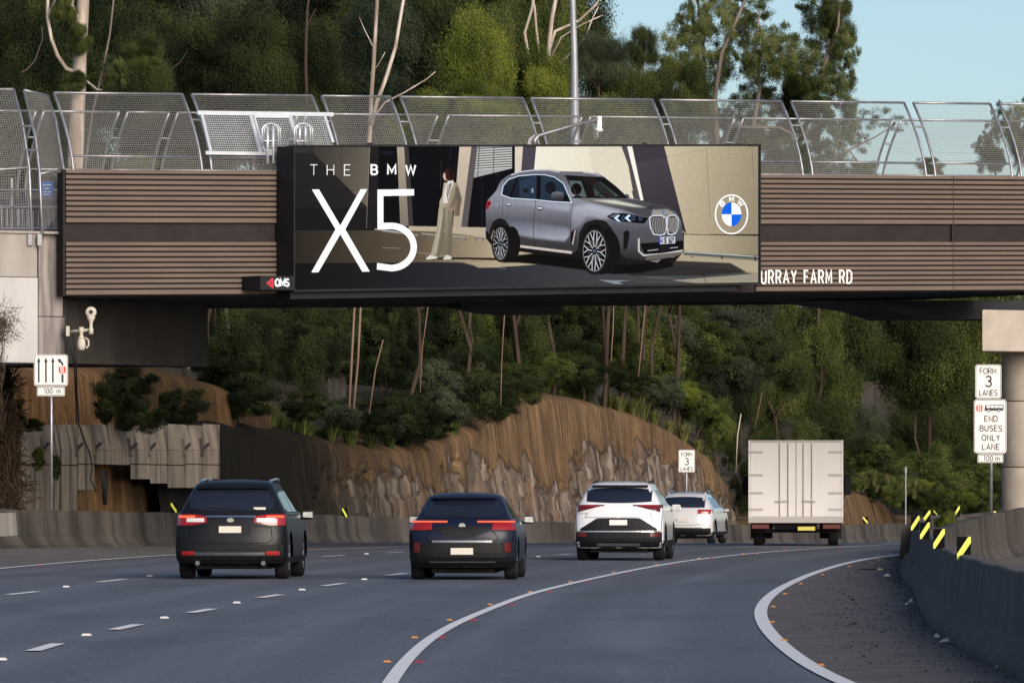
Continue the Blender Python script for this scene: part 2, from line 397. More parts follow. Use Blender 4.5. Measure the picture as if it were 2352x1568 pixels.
DASH = [((75, 1496), (133, 1479)), ((262, 1447), (317, 1435)), ((438, 1408), (488, 1399)), ((597, 1373.5), (644, 1366)), ((744, 1346), (789, 1340)), ((887, 1322.5), (930, 1317)),
        ((18, 1366.5), (86, 1359)), ((224, 1337.5), (285, 1331)), ((742, 1278.5), (790, 1275.5)), ((890, 1270), (925, 1268.3)), ((1280, 1274.7), (1308, 1273)), ((1405, 1268), (1440, 1266)), ((420, 1309), (470, 1304))]
for a, b in DASH:
    pa, pb = G(*a), G(*b); t = (pb - pa); t.z = 0; t.normalize(); r = Vector((t.y, -t.x, 0)) * .075
    pa.z = pb.z = 0; mb = MB()
    mb.quad(*[(q.x, q.y, g(q.y) + .012) for q in (pa - r, pa + r, pb + r, pb - r)])
    mb.build('lane_dash', M['paint_white'], fix=False)['kind'] = 'structure'
# raised reflective studs
def stud_mesh(m):
    mb = MB(); mb.hexa([(-.06, -.05, 0), (.06, -.05, 0), (.06, .05, 0), (-.06, .05, 0), (-.045, -.02, .022), (.045, -.02, .022), (.045, .02, .022), (-.045, .02, .022)])
    me = mb.mesh('road_stud'); me.materials.append(m); return me
SM = {k: stud_mesh(M['stud_' + k]) for k in ('white', 'orange', 'red')}
STUDS = {
 ('white', 'white reflective road stud between the dashes of the lane line', 'white studs between the lane dashes'): [(152, 1347), (344, 1322), (199, 1459), (378, 1419), (544, 1384), (694, 1354), (837, 1330), (519, 1301.6), (842, 1271), (3, 1515.5), (1236, 1277)],
 ('orange', 'orange reflective road stud just left of the solid line that divides the carriageway', 'orange studs left of the middle solid line'): [(889.6, 1520.5), (952.5, 1464.5), (1033, 1424), (1126, 1388), (1217, 1359), (1309.6, 1335), (1409.6, 1313), (1508, 1295), (1606, 1281), (1707, 1270.5), (1807, 1263)],
 ('red', 'red reflective road stud just right of the solid line that divides the carriageway', 'red studs right of the middle solid line'): [(962.5, 1521), (1015, 1464.5), (1088, 1424), (1176, 1388), (1262, 1359), (1350, 1335.5), (1446, 1313.6), (1541, 1295), (1634.5, 1280.6), (1735, 1270.5), (1833, 1263), (1931, 1256)],
 ('orange', 'orange reflective road stud on the dirty shoulder beside the thick edge line', 'orange studs beside the right edge line'): [(2018, 1284.7), (1951, 1300), (1889.5, 1319), (1839.5, 1340), (1803, 1363), (1776, 1393), (1773, 1428.6), (1801.6, 1471), (1885.4, 1528.5)],
 ('red', 'small red reflective road stud on the dark shoulder left of the left edge line', 'red studs by the left edge line'): [(93, 1297), (446, 1263 + 12), (256, 1279)]}
for (c, lab, grp), lst in STUDS.items():
    for q in lst:
        o = link('road_stud', SM[c]); o.location = G(q[0], q[1] + 2, .010); o.rotation_euler.z = -.06; tag(o, lab, 'road stud', grp)
        o.scale = {'white': (.85, 1.1, 1.0), 'orange': (.56, .9, .8), 'red': (.72, .9, .7)}[c]
# barrier base line on the right, and shoulder sheets
RB = [(2475, 1650), (2352, 1558), (2249, 1520), (2162, 1461), (2118, 1426), (2100, 1362), (2065, 1324), (2071, 1295), (2086, 1266)]
rbp = ysmooth([G(*q) for q in RB], 2); rbp = [rbp[0] + Vector((.02 * k, -2 * k, 0)) for k in range(12, 0, -1)] + rbp + [rbp[-1] + Vector((.13 * 4 * k, 4 * k, 0)) for k in range(1, 8)]
def xat(pts, y): return float(np.interp(y, [q.y for q in pts], [q.x for q in pts]))
mb = MB(); a = []; b = []
for y in np.arange(46, 172, 2.0): a.append((xat(edgep, y), y, g(y) + .005)); b.append((xat(rbp, y) + .1, y, g(y) + .005))
mb.grid([a, b]); tag(mb.build('right_shoulder', M['shoulder_dirt'], fix=False), kind='structure')
# ------------------------------------------------------------- left barrier plan, right barriers
def LBp(x, D): return Vector(((x - 1176) / F * D, D, 0))
LB = [LBp(-600, 108), LBp(-250, 126), LBp(0, 141), LBp(400, 168), LBp(827, 205), LBp(1250, 232), LBp(1677, 260), LBp(1970, 300), LBp(2110, 335), LBp(2260, 390)]
lbp = dense(LB, 1.0)
def profile_barrier(name, pts, H, seg_len, m, label, cat, zf, side=1, joints=True, toe=.0, top=.12):
    """F-shape barrier: pts is the traffic-side base line, body lies on the 'side' of it"""
    root = empty(name, (0, 0, 0), 0, label, cat)
    prof = [(0, -.1), (0, .075), (.055, .10), (.16, .27), (.215, H - .015), (.235, H), (.40, H), (.42, H - .015), (.47, .27), (.60, .10), (.62, -.1)]
    L = [0]
    for i in range(1, len(pts)): L.append(L[-1] + (pts[i] - pts[i - 1]).length)
    def at(u):
        u = min(max(u, 0), L[-1]); i = min(max(int(np.searchsorted(L, u)), 1), len(pts) - 1)
        k = (u - L[i - 1]) / max(L[i] - L[i - 1], 1e-6); q = pts[i - 1].lerp(pts[i], k)
        a = pts[max(i - 3, 0)]; b_ = pts[min(i + 2, len(pts) - 1)]; t = (b_ - a); t.z = 0; t.normalize()
        return q, Vector((t.y, -t.x, 0)) * side
    u = 0
    while u < L[-1] - .5:
        u2 = min(u + seg_len, L[-1]); k = max(int((u2 - u) / 1.0), 1); rows = []
        for j in range(k + 1):
            q, r = at(u + .008 + (u2 - u - .016) * j / k)
            hh = .006 * math.sin(u * 3.1) + .008 * math.sin((u + j) * 1.3)
            rows.append([(q + r * a).to_tuple()[:2] + (zf(q.y) + z + (hh if z > .5 else 0),) for a, z in prof])
        mb = MB(); mb.grid(rows); nn = len(prof)
        mb.f.append(tuple(range(nn))); mb.f.append(tuple(range(len(mb.v) - nn, len(mb.v)))[::-1])
        o = mb.build('barrier_segment', m, root, fix=True); u = u2
    return root, at, L
def lzf(y): return g(y) + float(np.interp(y, [120, 141, 168], [.20, .18, 0]))
leftbar, lat, lL = profile_barrier('concrete_barrier', lbp, .88, 6.0, M['barrier_concrete'], 'long stained concrete barrier at the foot of the rock cutting', 'barrier', lzf, side=-1)
rightbar, rat, rL = profile_barrier('concrete_barrier', rbp, .83, 6.0, M['near_barrier_concrete'], 'dark weathered concrete barrier curving along the dirty right shoulder', 'barrier', g, side=1)
_q, _r = lat(min(range(int(lL[-1])), key=lambda u: abs((lat(u)[0].x / lat(u)[0].y) * F + 1176 - 32)))
_t = Vector((_r.y, -_r.x, 0)); mb = MB()
_zb = lzf(_q.y); mb.quad(*[(lambda v: (v.x, v.y, z))(_q + _r * o_ + _t * s_) for s_, o_, z in ((-1.5, .152, _zb + .29), (1.5, .152, _zb + .29), (1.5, .198, _zb + .80), (-1.5, .198, _zb + .80))])
mb.build('paint_patch', M['concrete'], leftbar, fix=False)
# second barrier (beyond, right), third short one further away
b2 = [Vector(((x - 1176) / F * D, D, 0)) for x, D in [(2420, 78), (2352, 84), (2215, 94)]]
def line_pts(a, b, n): return [a.lerp(b, i / n) for i in range(n + 1)]
bb2 = [Vector((P(2560, 0, 78).x, 78, 0)), Vector((P(2352, 0, 88).x, 88, 0)), Vector((P(2222, 0, 98).x, 98, 0))]
# runs from near its left end away to the right
q0 = P(2196, 0, 104); q1 = P(2300, 0, 122); q2 = P(2480, 0, 150)
bar2 = dense([Vector((q0.x, 104, 0)), Vector((q1.x, 122, 0)), Vector((q2.x, 150, 0))], 1.5)
mid_top = lambda y: .18
profile_barrier('concrete_barrier', bar2, .93, 6.0, M['barrier_concrete'], 'pale stained concrete barrier in front of the round pier', 'barrier', lambda y: float(np.interp(y, [100, 122, 150], [-.10, .08, .30])), side=-1)
q0 = P(2116, 0, 140); q1 = P(2180, 0, 150); q2 = P(2420, 0, 178)
bar3 = dense([Vector((q0.x, 140, 0)), Vector((q1.x, 150, 0)), Vector((q2.x, 178, 0))], 1.5)
profile_barrier('concrete_barrier', bar3, .93, 6.0, M['barrier_concrete'], 'short far concrete barrier between the yellow marker plates and the round pier', 'barrier', lambda y: float(np.interp(y, [140, 178], [-.22, .12])), side=-1)
# rough gravel strip under both barriers, left
sh = []
mb = MB(); a = []; b = []; c_row = []
for y in np.arange(108, 250, 2.0):
    xl = xat(leftp, y) if y > 100 else 0; xb_ = float(np.interp(y, [q.y for q in lbp], [q.x for q in lbp])); a.append((xb_ - .2, y, lzf(y) + .02)); b.append((xb_ + .55, y, lzf(y) + .01)); c_row.append((xl - .1, y, g(y) + .004))
mb.grid([b, c_row]); tag(mb.build('left_verge_asphalt', M['shoulder_dirt'], fix=False), kind='structure')
mb = MB(); mb.grid([a, b]); tag(mb.build('gravel_edge', M['gravel_tan'], fix=False), kind='structure')

# chevron marker plates on the barriers
def marker(x0, x1, y0, y1, D, label, rev=False, group=None, D_yaw=0):
    """upright black plate with one yellow stripe; photo box given at distance D"""
    wv_ = (x1 - x0) / F * D; hv = (y1 - y0) / F * D; c = P((x0 + x1) / 2, y1, D)
    root = empty('marker_plate', c, 0, label, 'marker', group)
    mb = MB(); mb.box(-wv_ / 2, wv_ / 2, 0, .02, 0, hv); mb.build('plate', M['marker_black'], root)
    t = .23 * wv_; s_ = -1 if rev else 1
    pl = [(-wv_ / 2, .0), (-wv_ / 2 + t * .7, .0), (wv_ / 2, hv - .26 * hv), (wv_ / 2, hv), (wv_ / 2 - t * .8, hv), (-wv_ / 2, .26 * hv)]
    mb = MB(); mb.prism([(x * s_, z) for x, z in pl], lambda x, z, d: (x, -.006 + d, z), .005); mb.build('reflective_stripe', M['marker_yellow'], root)
    mb = MB(); mb.box(-.03, .03, .021, .05, .0, hv * .5); mb.build('bracket', M['marker_black'], root)
marker(2198, 2230, 1232, 1285, 68.5, 'nearest and largest of the black plates with a yellow stripe on the right barrier')
marker(2143.5, 2170, 1214, 1259, 77, 'black plate with yellow stripe on the right barrier, second nearest the camera')
marker(2113, 2135.5, 1199, 1237, 86, 'black plate with yellow stripe on the right barrier, third nearest the camera')
marker(2092.5, 2112, 1184, 1217.5, 98, 'black plate with yellow stripe standing where the right barrier bends out of view')
marker(2119, 2137, 1171.5, 1199, 142, 'yellow striped plate on the left end of the far short barrier')
marker(2191, 2204.5, 1161.5, 1186, 153, 'small yellow striped plate among weeds on top of the far short barrier')
marker(2282, 2307, 1173, 1203, 150, 'dark plate beside the foot of the bus lane sign pole', rev=True)
for x0, x1, y0, y1, D, lab in [(392, 406, 1154, 1177, 167.5, 'small yellow striped plate on the left barrier just left of the black SUV'), (786, 797, 1166, 1188, 203.5, 'small yellow striped plate on the left barrier between the black SUV and the navy hatchback'),
        (1982, 1993, 1186, 1201.5, 303, 'small yellow striped plate on the left barrier right of the truck'), (2144, 2154, 1171, 1184, 345, 'tiny leaning yellow striped plate on the farthest end of the left barrier')]:
    marker(x0, x1, y0, y1, D, lab, rev=True)
# ------------------------------------------------------------- the overbridge
bridge = empty('road_bridge', B(SS(1200), 5, 0), 0, 'dark overbridge clad in brown horizontal boards, crossing above the motorway', 'bridge')
bridge.location = (0, 0, 0)
s0 = SS(150); sL1 = SS(632); sJ = SS(2187); sE = SS(2620)
HH = 2.89
def fz(s, y):                    # height on the front face from the photo row measured at the left end (390..680)
    return zpar_t(s) + (zpar_b(s) - zpar_t(s)) * (y - 390) / 290.0
mb = MB(); mb.bbox(s0 - .02, sE, .05, .35, fz(s0, 396), fz(s0, 680), fz(sE, 396), fz(sE, 680)); mb.build('parapet', M['backing_dark'], bridge)
boards = [390.5 + 12.25 * k for k in range(10)] + [556.5 + 12.25 * k for k in range(10)]
for (a, b_) in ((s0, sL1 + .35), (SS(1735), sJ - .012), (sJ + .012, sE)):
    for i, y in enumerate(boards):
        y2 = y + (7.6 if i not in (9, 19) else 10.2)
        j = random.uniform(-.001, .001)
        mb = MB(); mb.bbox(a, b_, -.045 + j, .045, fz(a, y2), fz(a, y), fz(b_, y2), fz(b_, y))
        mb.build('cladding_board', M['board_brown'], bridge)
    mb = MB()
    for (ya, yb) in ((400, 512), (566, 680)): mb.bbox(a + .02, b_ - .02, -.002, .046, fz(a, yb - 3), fz(a, ya), fz(b_, yb - 3), fz(b_, ya))
    mb.build('board_backing', M['gap_black'], bridge)
for sj in (s0 - .05, sJ): # end trims / joint strip
    mb = MB(); mb.bbox(sj - .03, sj + .012, -.05 if sj < 1 else -.03, .05, fz(sj, 680), fz(sj, 390)); mb.build('joint_strip', M['backing_dark'], bridge)
# deck slab, soffit girders
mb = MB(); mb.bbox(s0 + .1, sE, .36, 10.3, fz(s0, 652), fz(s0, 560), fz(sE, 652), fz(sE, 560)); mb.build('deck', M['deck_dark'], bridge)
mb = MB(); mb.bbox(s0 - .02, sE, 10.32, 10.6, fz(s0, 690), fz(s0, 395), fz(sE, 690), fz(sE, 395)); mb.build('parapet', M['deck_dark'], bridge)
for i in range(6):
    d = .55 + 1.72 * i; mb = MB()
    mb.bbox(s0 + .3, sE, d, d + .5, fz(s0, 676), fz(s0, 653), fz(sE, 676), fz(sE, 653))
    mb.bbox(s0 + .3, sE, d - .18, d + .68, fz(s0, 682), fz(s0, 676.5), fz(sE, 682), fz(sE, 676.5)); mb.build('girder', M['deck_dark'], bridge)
def under_plate(pts, d, th):
    mb = MB(); a = [BZ(x, y, d) for x, y in pts]; mb.add(a + [q + BN * th for q in a], [tuple(range(len(a))), tuple(range(2 * len(a) - 1, len(a) - 1, -1))] + [(i, i + len(a), (i + 1) % len(a) + len(a), (i + 1) % len(a)) for i in range(len(a))])
    return mb.build('crosshead', M['deck_dark'], bridge)
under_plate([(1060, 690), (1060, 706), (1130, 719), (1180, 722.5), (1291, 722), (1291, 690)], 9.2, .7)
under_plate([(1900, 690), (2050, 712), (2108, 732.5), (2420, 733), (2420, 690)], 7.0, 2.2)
# bridge street name letters, mounted proud of the boards
def bridge_text(txt, x0, x1, ytop, ybot, d, stroke_px, m, name, parent, wf_px=None):
    sa, sb = SS(x0, d), SS(x1, d)
    zb, zt = BZ(x0, ybot, d).z, BZ(x0, ytop, d).z; h = zt - zb; slope = (zpar_b(S_END) - zpar_b(0)) / S_END
    gws = sum(GL[c][0] for c in txt); L_ = sb - sa
    wf = .72; sp = (L_ - gws * h * wf) / (len(txt) - 1); x = 0
    out = []
    for c in txt:
        if c != ' ':
            mb = MB()
            for pl in GL[c][1]:
                for q in ribbon([(px * h * wf, py * h) for px, py in pl], stroke_px):
                    mb.prism([(p_.x + x, p_.y) for p_ in q], lambda u, v, e: B(sa + u, d + e, zb + v + slope * u), .03)
            out.append(mb.build(name, m, parent))
        x += GL[c][0] * h * wf + sp
    return out
bridge_text('URRAY FARM RD', 1749, 1956, 622, 651, -.09, .045, M['street_letter'], 'letter', bridge)

# ------------------------------------------------------------- abutment (left)
ab = empty('bridge_abutment', (0, 0, 0), 0, 'pale concrete abutment wall at the left end of the overbridge', 'abutment')
zA = P(0, 833, 149).z; zB = P(0, 536, 149).z; zM = P(0, 722, 149).z
mb = MB(); mb.bbox(SS(-500, .3), SS(87.5, .3), .30, 14.0, zA, P(0, 636, 149).z - .01); mb.build('wall_panel', M['pale_concrete'], ab, bevel=.02)
mb = MB(); mb.bbox(SS(-500, .3), SS(87.5, .3), .33, 3.0, P(0, 636, 149).z, zB); mb.build('wall_panel', M['concrete'], ab, bevel=.02)
mb = MB(); mb.bbox(SS(89, .5), SS(145, .5), .50, 3.0, P(0, 726, 149).z + .01, zB + .0); mb.build('wall_panel', M['stained_concrete'], ab, bevel=.02)
mb = MB(); mb.bbox(SS(89, .5), SS(150, .5), .52, 14.0, zA, P(0, 726, 149).z); mb.build('wall_panel', M['stained_concrete'], ab, bevel=.02)
mb = MB(); mb.bbox(SS(-500, .3), SS(145, .3), .27, 3.0, zB + .003, zB + .06); mb.build('coping', M['concrete'], ab)
# side face running back under the deck
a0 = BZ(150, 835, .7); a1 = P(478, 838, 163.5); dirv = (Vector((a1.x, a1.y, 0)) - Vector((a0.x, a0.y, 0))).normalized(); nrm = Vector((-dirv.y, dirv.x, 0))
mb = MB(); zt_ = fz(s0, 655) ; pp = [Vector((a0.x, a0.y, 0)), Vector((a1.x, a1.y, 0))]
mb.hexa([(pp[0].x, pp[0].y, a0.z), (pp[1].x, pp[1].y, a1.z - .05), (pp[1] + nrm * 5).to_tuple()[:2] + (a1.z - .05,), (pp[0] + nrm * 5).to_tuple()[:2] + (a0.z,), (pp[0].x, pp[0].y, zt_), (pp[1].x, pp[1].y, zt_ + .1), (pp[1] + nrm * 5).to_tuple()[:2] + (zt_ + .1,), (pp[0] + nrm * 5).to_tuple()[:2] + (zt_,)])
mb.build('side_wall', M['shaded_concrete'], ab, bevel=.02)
# fill behind the abutment (bridge road level) so nothing floats
mb = MB(); mb.bbox(SS(-900), s0 - .3, 3.05, 10.5, zA + .5, fz(0, 560)); tag(mb.build('approach_embankment', M['earth']), kind='structure')

# ------------------------------------------------------------- pier (right)
pier = empty('bridge_pier', (0, 0, 0), 0, 'round beige concrete pier with a square crosshead at the right edge', 'pier')
pc = B(SS(2363, 2.2), 2.2, 0)
cz0 = P(0, 808, 165).z; cz1 = P(0, 713, 165).z
ca = BZ(2256, 760, .6); cb = BZ(2480, 760, .6); fwd = Vector((.18, 1, 0)).normalized()
mb = MB(); pts_ = [Vector((ca.x, ca.y, 0)), Vector((cb.x, cb.y, 0))]; pts_ += [pts_[1] + fwd * 9.5, pts_[0] + fwd * 9.5]
mb.hexa([(q.x, q.y, cz0) for q in pts_] + [(q.x, q.y, cz1) for q in pts_]); mb.build('crosshead', M['pier_concrete'], pier, bevel=.03)
mb = MB()
for d in (1.5, 7.5):
    q = (pts_[0] + pts_[1]) / 2 + fwd * d; mb.box(q.x - .3, q.x + .3, q.y - .3, q.y + .3, cz1 + .003, cz1 + .55)
mb.build('bearing', M['backing_dark'], pier)
for k, (za, zb_) in enumerate(((-.2, 2.02), (2.04, 3.7), (3.72, cz0 - .002))):
    mb = MB(); mb.lathe([(.001, za), (.69, za), (.70, za + .02), (.70, zb_ - .02), (.69, zb_), (.001, zb_)], (pc.x, pc.y, 0), n=40); mb.build('column_drum', M['pier_concrete'], pier, smooth=True)
# verge on which pier and far barriers stand
mb = MB(); rows = []
for y in np.arange(96, 240, 4.0):
    xl = xat(rbp, min(y, 180)) + .6 + max(0, y - 180) * .13; rows.append([(xl, y, g(y) + .01), (xl + .5, y, g(y) + .05 + .12 * min(1, (y - 96) / 20)), (xl + 14, y, g(y) + .10)])
mb.grid(rows); tag(mb.build('verge', M['gravel_tan'], fix=False), kind='structure')
# right carriageway dash
pa, pb = G(2338, 1303), G(2420, 1288)

# ------------------------------------------------------------- curved safety fences
def fence_post_pts(s, dbase, zb, ztop, inward, sgn, kink=None):
    """side profile: straight up, then curving inwards"""
    H = ztop - zb; pts = []
    for i in range(9):
        t = i / 8; dd = inward * (max(0, t - .10) / .90) ** 1.6
        pts.append(B(s, dbase + sgn * dd, zb + H * t))
    return pts
def prof_at(pts, z):             # point on polyline at height z (same s)
    for a, b_ in zip(pts, pts[1:]):
        if a.z <= z <= b_.z + 1e-6: return a.lerp(b_, (z - a.z) / (b_.z - a.z + 1e-9))
    return pts[-1]
def fence(panels, dbase, sgn, ztop_fn, zbase_fn, zmid_fn, label, inward=.95, post_r=.032, wire=.0062, pitch=.052, links=True):
    root = empty('safety_fence', (0, 0, 0), 0, label, 'fence')
    prev = None
    for (sa, sb) in panels:
        ends = []
        for s in (sa, sb):
            pts = fence_post_pts(s, dbase, zbase_fn(s), ztop_fn(s), inward, sgn); ends.append(pts)
            mb = MB(); mb.tube(pts, post_r, 6); mb.build('fence_post', M['galvanised'], root, smooth=True)
        mb = MB(); mb.tube([ends[0][-1], ends[1][-1]], post_r * .9, 6); mb.build('top_rail', M['galvanised'], root, smooth=True)
        ma_, mb__ = prof_at(ends[0], zmid_fn(sa)), prof_at(ends[1], zmid_fn(sb))
        mb = MB(); mb.tube([ma_, mb__], post_r * .8, 6); mb.build('middle_rail', M['galvanised'], root, smooth=True)
        if prev is not None and links:
            za = ztop_fn(sa) - .62
            mb = MB(); mb.tube([prof_at(prev, za), prof_at(ends[0], za)], post_r * .8, 6); mb.build('link_bar', M['galvanised'], root)
        prev = ends[1]
        # woven wire panel: real wires
        mb = MB(); L_ = sb - sa; nv = int(L_ / pitch)
        def surf(u, t): # u along 0..1, t up 0..1
            a = ends[0]; b_ = ends[1]; k = min(int(t * 8), 7); f_ = t * 8 - k
            return a[k].lerp(a[k + 1], f_).lerp(b_[k].lerp(b_[k + 1], f_), u)
        for i in range(1, nv):
            u = i / nv
            for k in range(0, 8, 2):
                p0_, p1_ = surf(u, k / 8), surf(u, (k + 2) / 8 - 1e-6); r_ = BE * wire / 2
                mb.quad(p0_ - r_, p0_ + r_, p1_ + r_, p1_ - r_)
        Hh = ztop_fn(sa) - zbase_fn(sa); nh = int(Hh / pitch)
        for i in range(1, nh):
            t = i / nh; p0_, p1_ = surf(0, t), surf(1, t); q_ = (surf(.5, min(t + .02, .999)) - surf(.5, t)).normalized() * wire / 2
            mb.quad(p0_ - q_, p1_ - q_, p1_ + q_, p0_ + q_)
        o = mb.build('wire_mesh', M['wire_grey'], root, fix=False); o['kind'] = 'stuff'
    return root
# near fence: photo columns of the post feet
dN = .22
feet = [(169, 465), (487, 764), (786, 944), (967, 1250), (1268, 1548), (1566, 1845), (1867, 2128), (2149, 2326), (2347, 2560)]
zt_n = lambda s: P(0, 222.5 + 0 * s, B(s, .9).y).z if False else (1.55 + (1116 - (221.5 + 33.5 * (s / S_END))) / F * B(s, .9).y)
zt_n = lambda s: (10.60 + .60 * s / S_END)
near_f = fence([(SS(a, dN), SS(b_, dN)) for a, b_ in feet], dN, 1, zt_n, lambda s: zpar_t(s) - .35, lambda s: zpar_t(s) + .33,
   'near curved mesh safety fence leaning inwards along the top of the overbridge parapet')
feetF = [(-110, 40), (58, 230), (250, 345), (365, 640), (660, 960), (985, 1290), (1310, 1640), (1660, 2003), (2021, 2330), (2350, 2600)]
far_f = fence([(SS(a, 10.2), SS(b_, 10.2)) for a, b_ in feetF], 10.2, -1, lambda s: zt_n(s) - .0, lambda s: zpar_t(s) - .3, lambda s: zpar_t(s) + .45,
   'far curved mesh safety fence on the other side of the overbridge, leaning towards the camera', wire=.0055)
# approach fence at the left: two panels, one along the wall, one turning back to the bridge fence
def free_fence(quads, label, panel_names=True):
    root = empty('approach_fence', (0, 0, 0), 0, label, 'fence')
    for (A, Bp) in quads:        # A, Bp: lists of 3D points bottom->top
        for pl in (A, Bp):
            mb = MB(); mb.tube(pl, .033, 6); mb.build('fence_post', M['galvanised'], root, smooth=True)
        mb = MB(); mb.tube([A[-1], Bp[-1]], .029, 6); mb.build('top_rail', M['galvanised'], root, smooth=True)
        n_ = len(A) - 1
        mb = MB(); mb.tube([A[1], Bp[1]], .026, 6); mb.build('middle_rail', M['galvanised'], root, smooth=True)
        def surf(u, t):
            k = min(int(t * n_), n_ - 1); f_ = t * n_ - k; return A[k].lerp(A[k + 1], f_).lerp(Bp[k].lerp(Bp[k + 1], f_), u)
        mb = MB(); W_ = (Bp[0] - A[0]).length; nv = max(int(W_ / .052), 6); e = (Bp[0] - A[0]).normalized() * .0075 / 2
        for i in range(1, nv):
            for k in range(n_):
                p0_, p1_ = surf(i / nv, k / n_), surf(i / nv, (k + 1) / n_ - 1e-6); mb.quad(p0_ - e, p0_ + e, p1_ + e, p1_ - e)
        for i in range(1, 66):
            t = i / 66; p0_, p1_ = surf(0, t), surf(1, t); q_ = Vector((0, 0, .0075 / 2)); mb.quad(p0_ - q_, p1_ - q_, p1_ + q_, p0_ + q_)
        o = mb.build('wire_mesh', M['wire_grey'], root, fix=False); o['kind'] = 'stuff'
    return root
def pl(pts, D): return [P(x, y, D + .35 * k) for k, (x, y) in enumerate(pts)]
A1 = pl([(-150, 538), (-160, 400), (-180, 320), (-215, 207)], 149.4)
A2 = pl([(73, 538), (67, 385), (52, 285), (31, 205)], 149.3)
A3 = pl([(97, 538), (91, 400), (82, 319), (55, 207)], 149.25)
A4 = pl([(152, 470), (146, 388), (128, 275), (109, 220)], 149.9)
appf = free_fence([(A1, A2), (A3, A4)], 'tall curved mesh fence on top of the pale abutment wall at the left edge')
for (a, b_) in (((60, 345), (88, 345)), ((50, 290), (76, 290))):
    mb = MB(); mb.tube([P(*a, 149.6), P(*b_, 149.5)], .025, 6); mb.build('link_bar', M['galvanised'], appf)
for x in (70, 92):
    mb = MB(); q = P(x, 552, 149.2); mb.box(q.x - .05, q.x + .05, q.y - .12, q.y + .02, q.z - .12, q.z + .14); mb.build('base_bracket', M['galvanised'], appf)
# lower guard rail behind the approach fence
gr = empty('guard_rail', (0, 0, 0), 0, 'lower steel guard rail with thin bars behind the left approach fence', 'railing')
for y_ in (437, 476, 525):
    mb = MB(); mb.tube([P(-200, y_ - 2, 152.5), P(141, y_, 152)], .035, 6); mb.build('rail', M['galvanised'], gr)
for i, x in enumerate(range(-20, 140, 12)):
    mb = MB(); mb.tube([P(x, 525, 152.2), P(x, 476, 152.2)], .012, 5); mb.build('baluster', M['galvanised'], gr)
mb = MB(); mb.tube([P(68, 545, 152.4), P(68, 420, 152.4)], .055, 8); mb.build('rail_post', M['galvanised'], gr)
mb = MB(); mb.tube([P(26, 525, 152.4), P(26, 410, 152.4)], .04, 8); mb.build('rail_post', M['galvanised'], gr)
mb = MB(); mb.tube([P(42, 520, 152.4), P(42, 476, 152.4)], .05, 8); mb.build('rail_post', M['galvanised'], gr)
# blue notice
bs = empty('blue_notice', (0, 0, 0), 0, 'small blue notice board with white lines of print on the left fence', 'sign')
D_ = 151
q0, q1 = P(96, 452, D_), P(122, 417, D_)
mb = MB(); mb.box(q0.x, q1.x, D_, D_ + .01, q0.z, q1.z); mb.build('sign_board', M['sign_blue'], bs)
mb = MB()
for (xa, xb, y_) in ((99, 119, 425), (100, 116, 433), (99, 120, 441), (99, 118, 447)):
    a = P(xa, y_ + 1.2, D_); c = P(xb, y_ - 1.2, D_)
    for k in range(6): w_ = (c.x - a.x) / 6; mb.box(a.x + w_ * k, a.x + w_ * (k + .72), D_ - .008, D_ - .003, a.z, c.z)
mb.build('print', M['sign_white'], bs)
# ------------------------------------------------------------- the LED billboard
DF = -.80                       # front face is 0.8 m in front of the parapet
bill = empty('billboard', (0, 0, 0), 0, 'wide LED billboard showing a grey SUV and large white X5, fixed to the overbridge', 'billboard')
sa, sb = SS(676, DF), SS(1741.5, DF)
def scr_top(x): return 338 - 2 * (x - 676) / 1066
def scr_bot(x): return 665 - 17 * (x - 676) / 1066
za0, za1 = BZ(676, 665, DF).z, BZ(676, 338, DF).z; zb0, zb1 = BZ(1741.5, 648, DF).z, BZ(1741.5, 336, DF).z
hs0, hs1 = SS(672, DF) - .0, SS(1745.5, DF)
mb = MB(); mb.bbox(hs0, hs1, DF + .01, -.06, za0 - .05, za1 + .035, zb0 - .05, zb1 + .035); mb.build('housing', M['housing_black'], bill, bevel=.015)
# frame strips round the screen
mb = MB(); mb.bbox(hs0, hs1, DF - .05, DF + .005, za1 + .006, za1 + .05, zb1 + .006, zb1 + .05); mb.build('frame', M['housing_black'], bill)
mb = MB(); mb.bbox(hs0, hs1, DF - .05, DF + .005, za0 - .06, za0 - .006, zb0 - .06, zb0 - .006); mb.build('frame', M['housing_black'], bill)
mb = MB(); mb.bbox(hs0, sa - .006, DF - .05, DF + .005, za0 - .004, za1 + .004); mb.build('frame', M['housing_black'], bill)
mb = MB(); mb.bbox(sb + .006, hs1, DF - .05, DF + .005, zb0 - .004, zb1 + .004); mb.build('frame', M['housing_black'], bill)
# catwalk beam under the housing, brackets
mb = MB(); mb.bbox(hs0, SS(1700, DF), DF + .1, -.1, za0 - .22, za0 - .052, zb0 - .22, zb0 - .052); mb.build('support_beam', M['housing_black'], bill)
# small operator name box at the lower left corner
qa, qb = SS(598, DF - .1), SS(678, DF - .1); zq0, zq1 = BZ(600, 665, DF - .1).z, BZ(600, 633, DF - .1).z
logo = empty('operator_sign', (0, 0, 0), 0, 'small black sign box with red arcs and white QMS lettering', 'sign')
mb = MB(); mb.bbox(qa, qb, DF - .1, DF - .052, zq0, zq1); mb.bbox(qa, hs0 - .01, DF - .051, -.05, zq0, zq1); mb.build('sign_box', M['housing_black'], logo)
def blk(fnm, x0, x1, y0, y1): pass
def onb(d):
    return lambda x, y, e=0: (lambda q: q + BN * e)(BZ(x, y, d))
dd = DF - .105
emis('letter_glow', (.80, .80, .82), .7); emis('red_glow', (.75, .02, .05), .65)
zz = onb(dd)
mb = lay_text('QMS', 16, 4.0, 2.6, lambda x, y, e: zz(x, 657 - y), 648, 0, wf=.78)
mb.build('lettering', M['letter_glow'], logo, fix=False)
mb = MB()
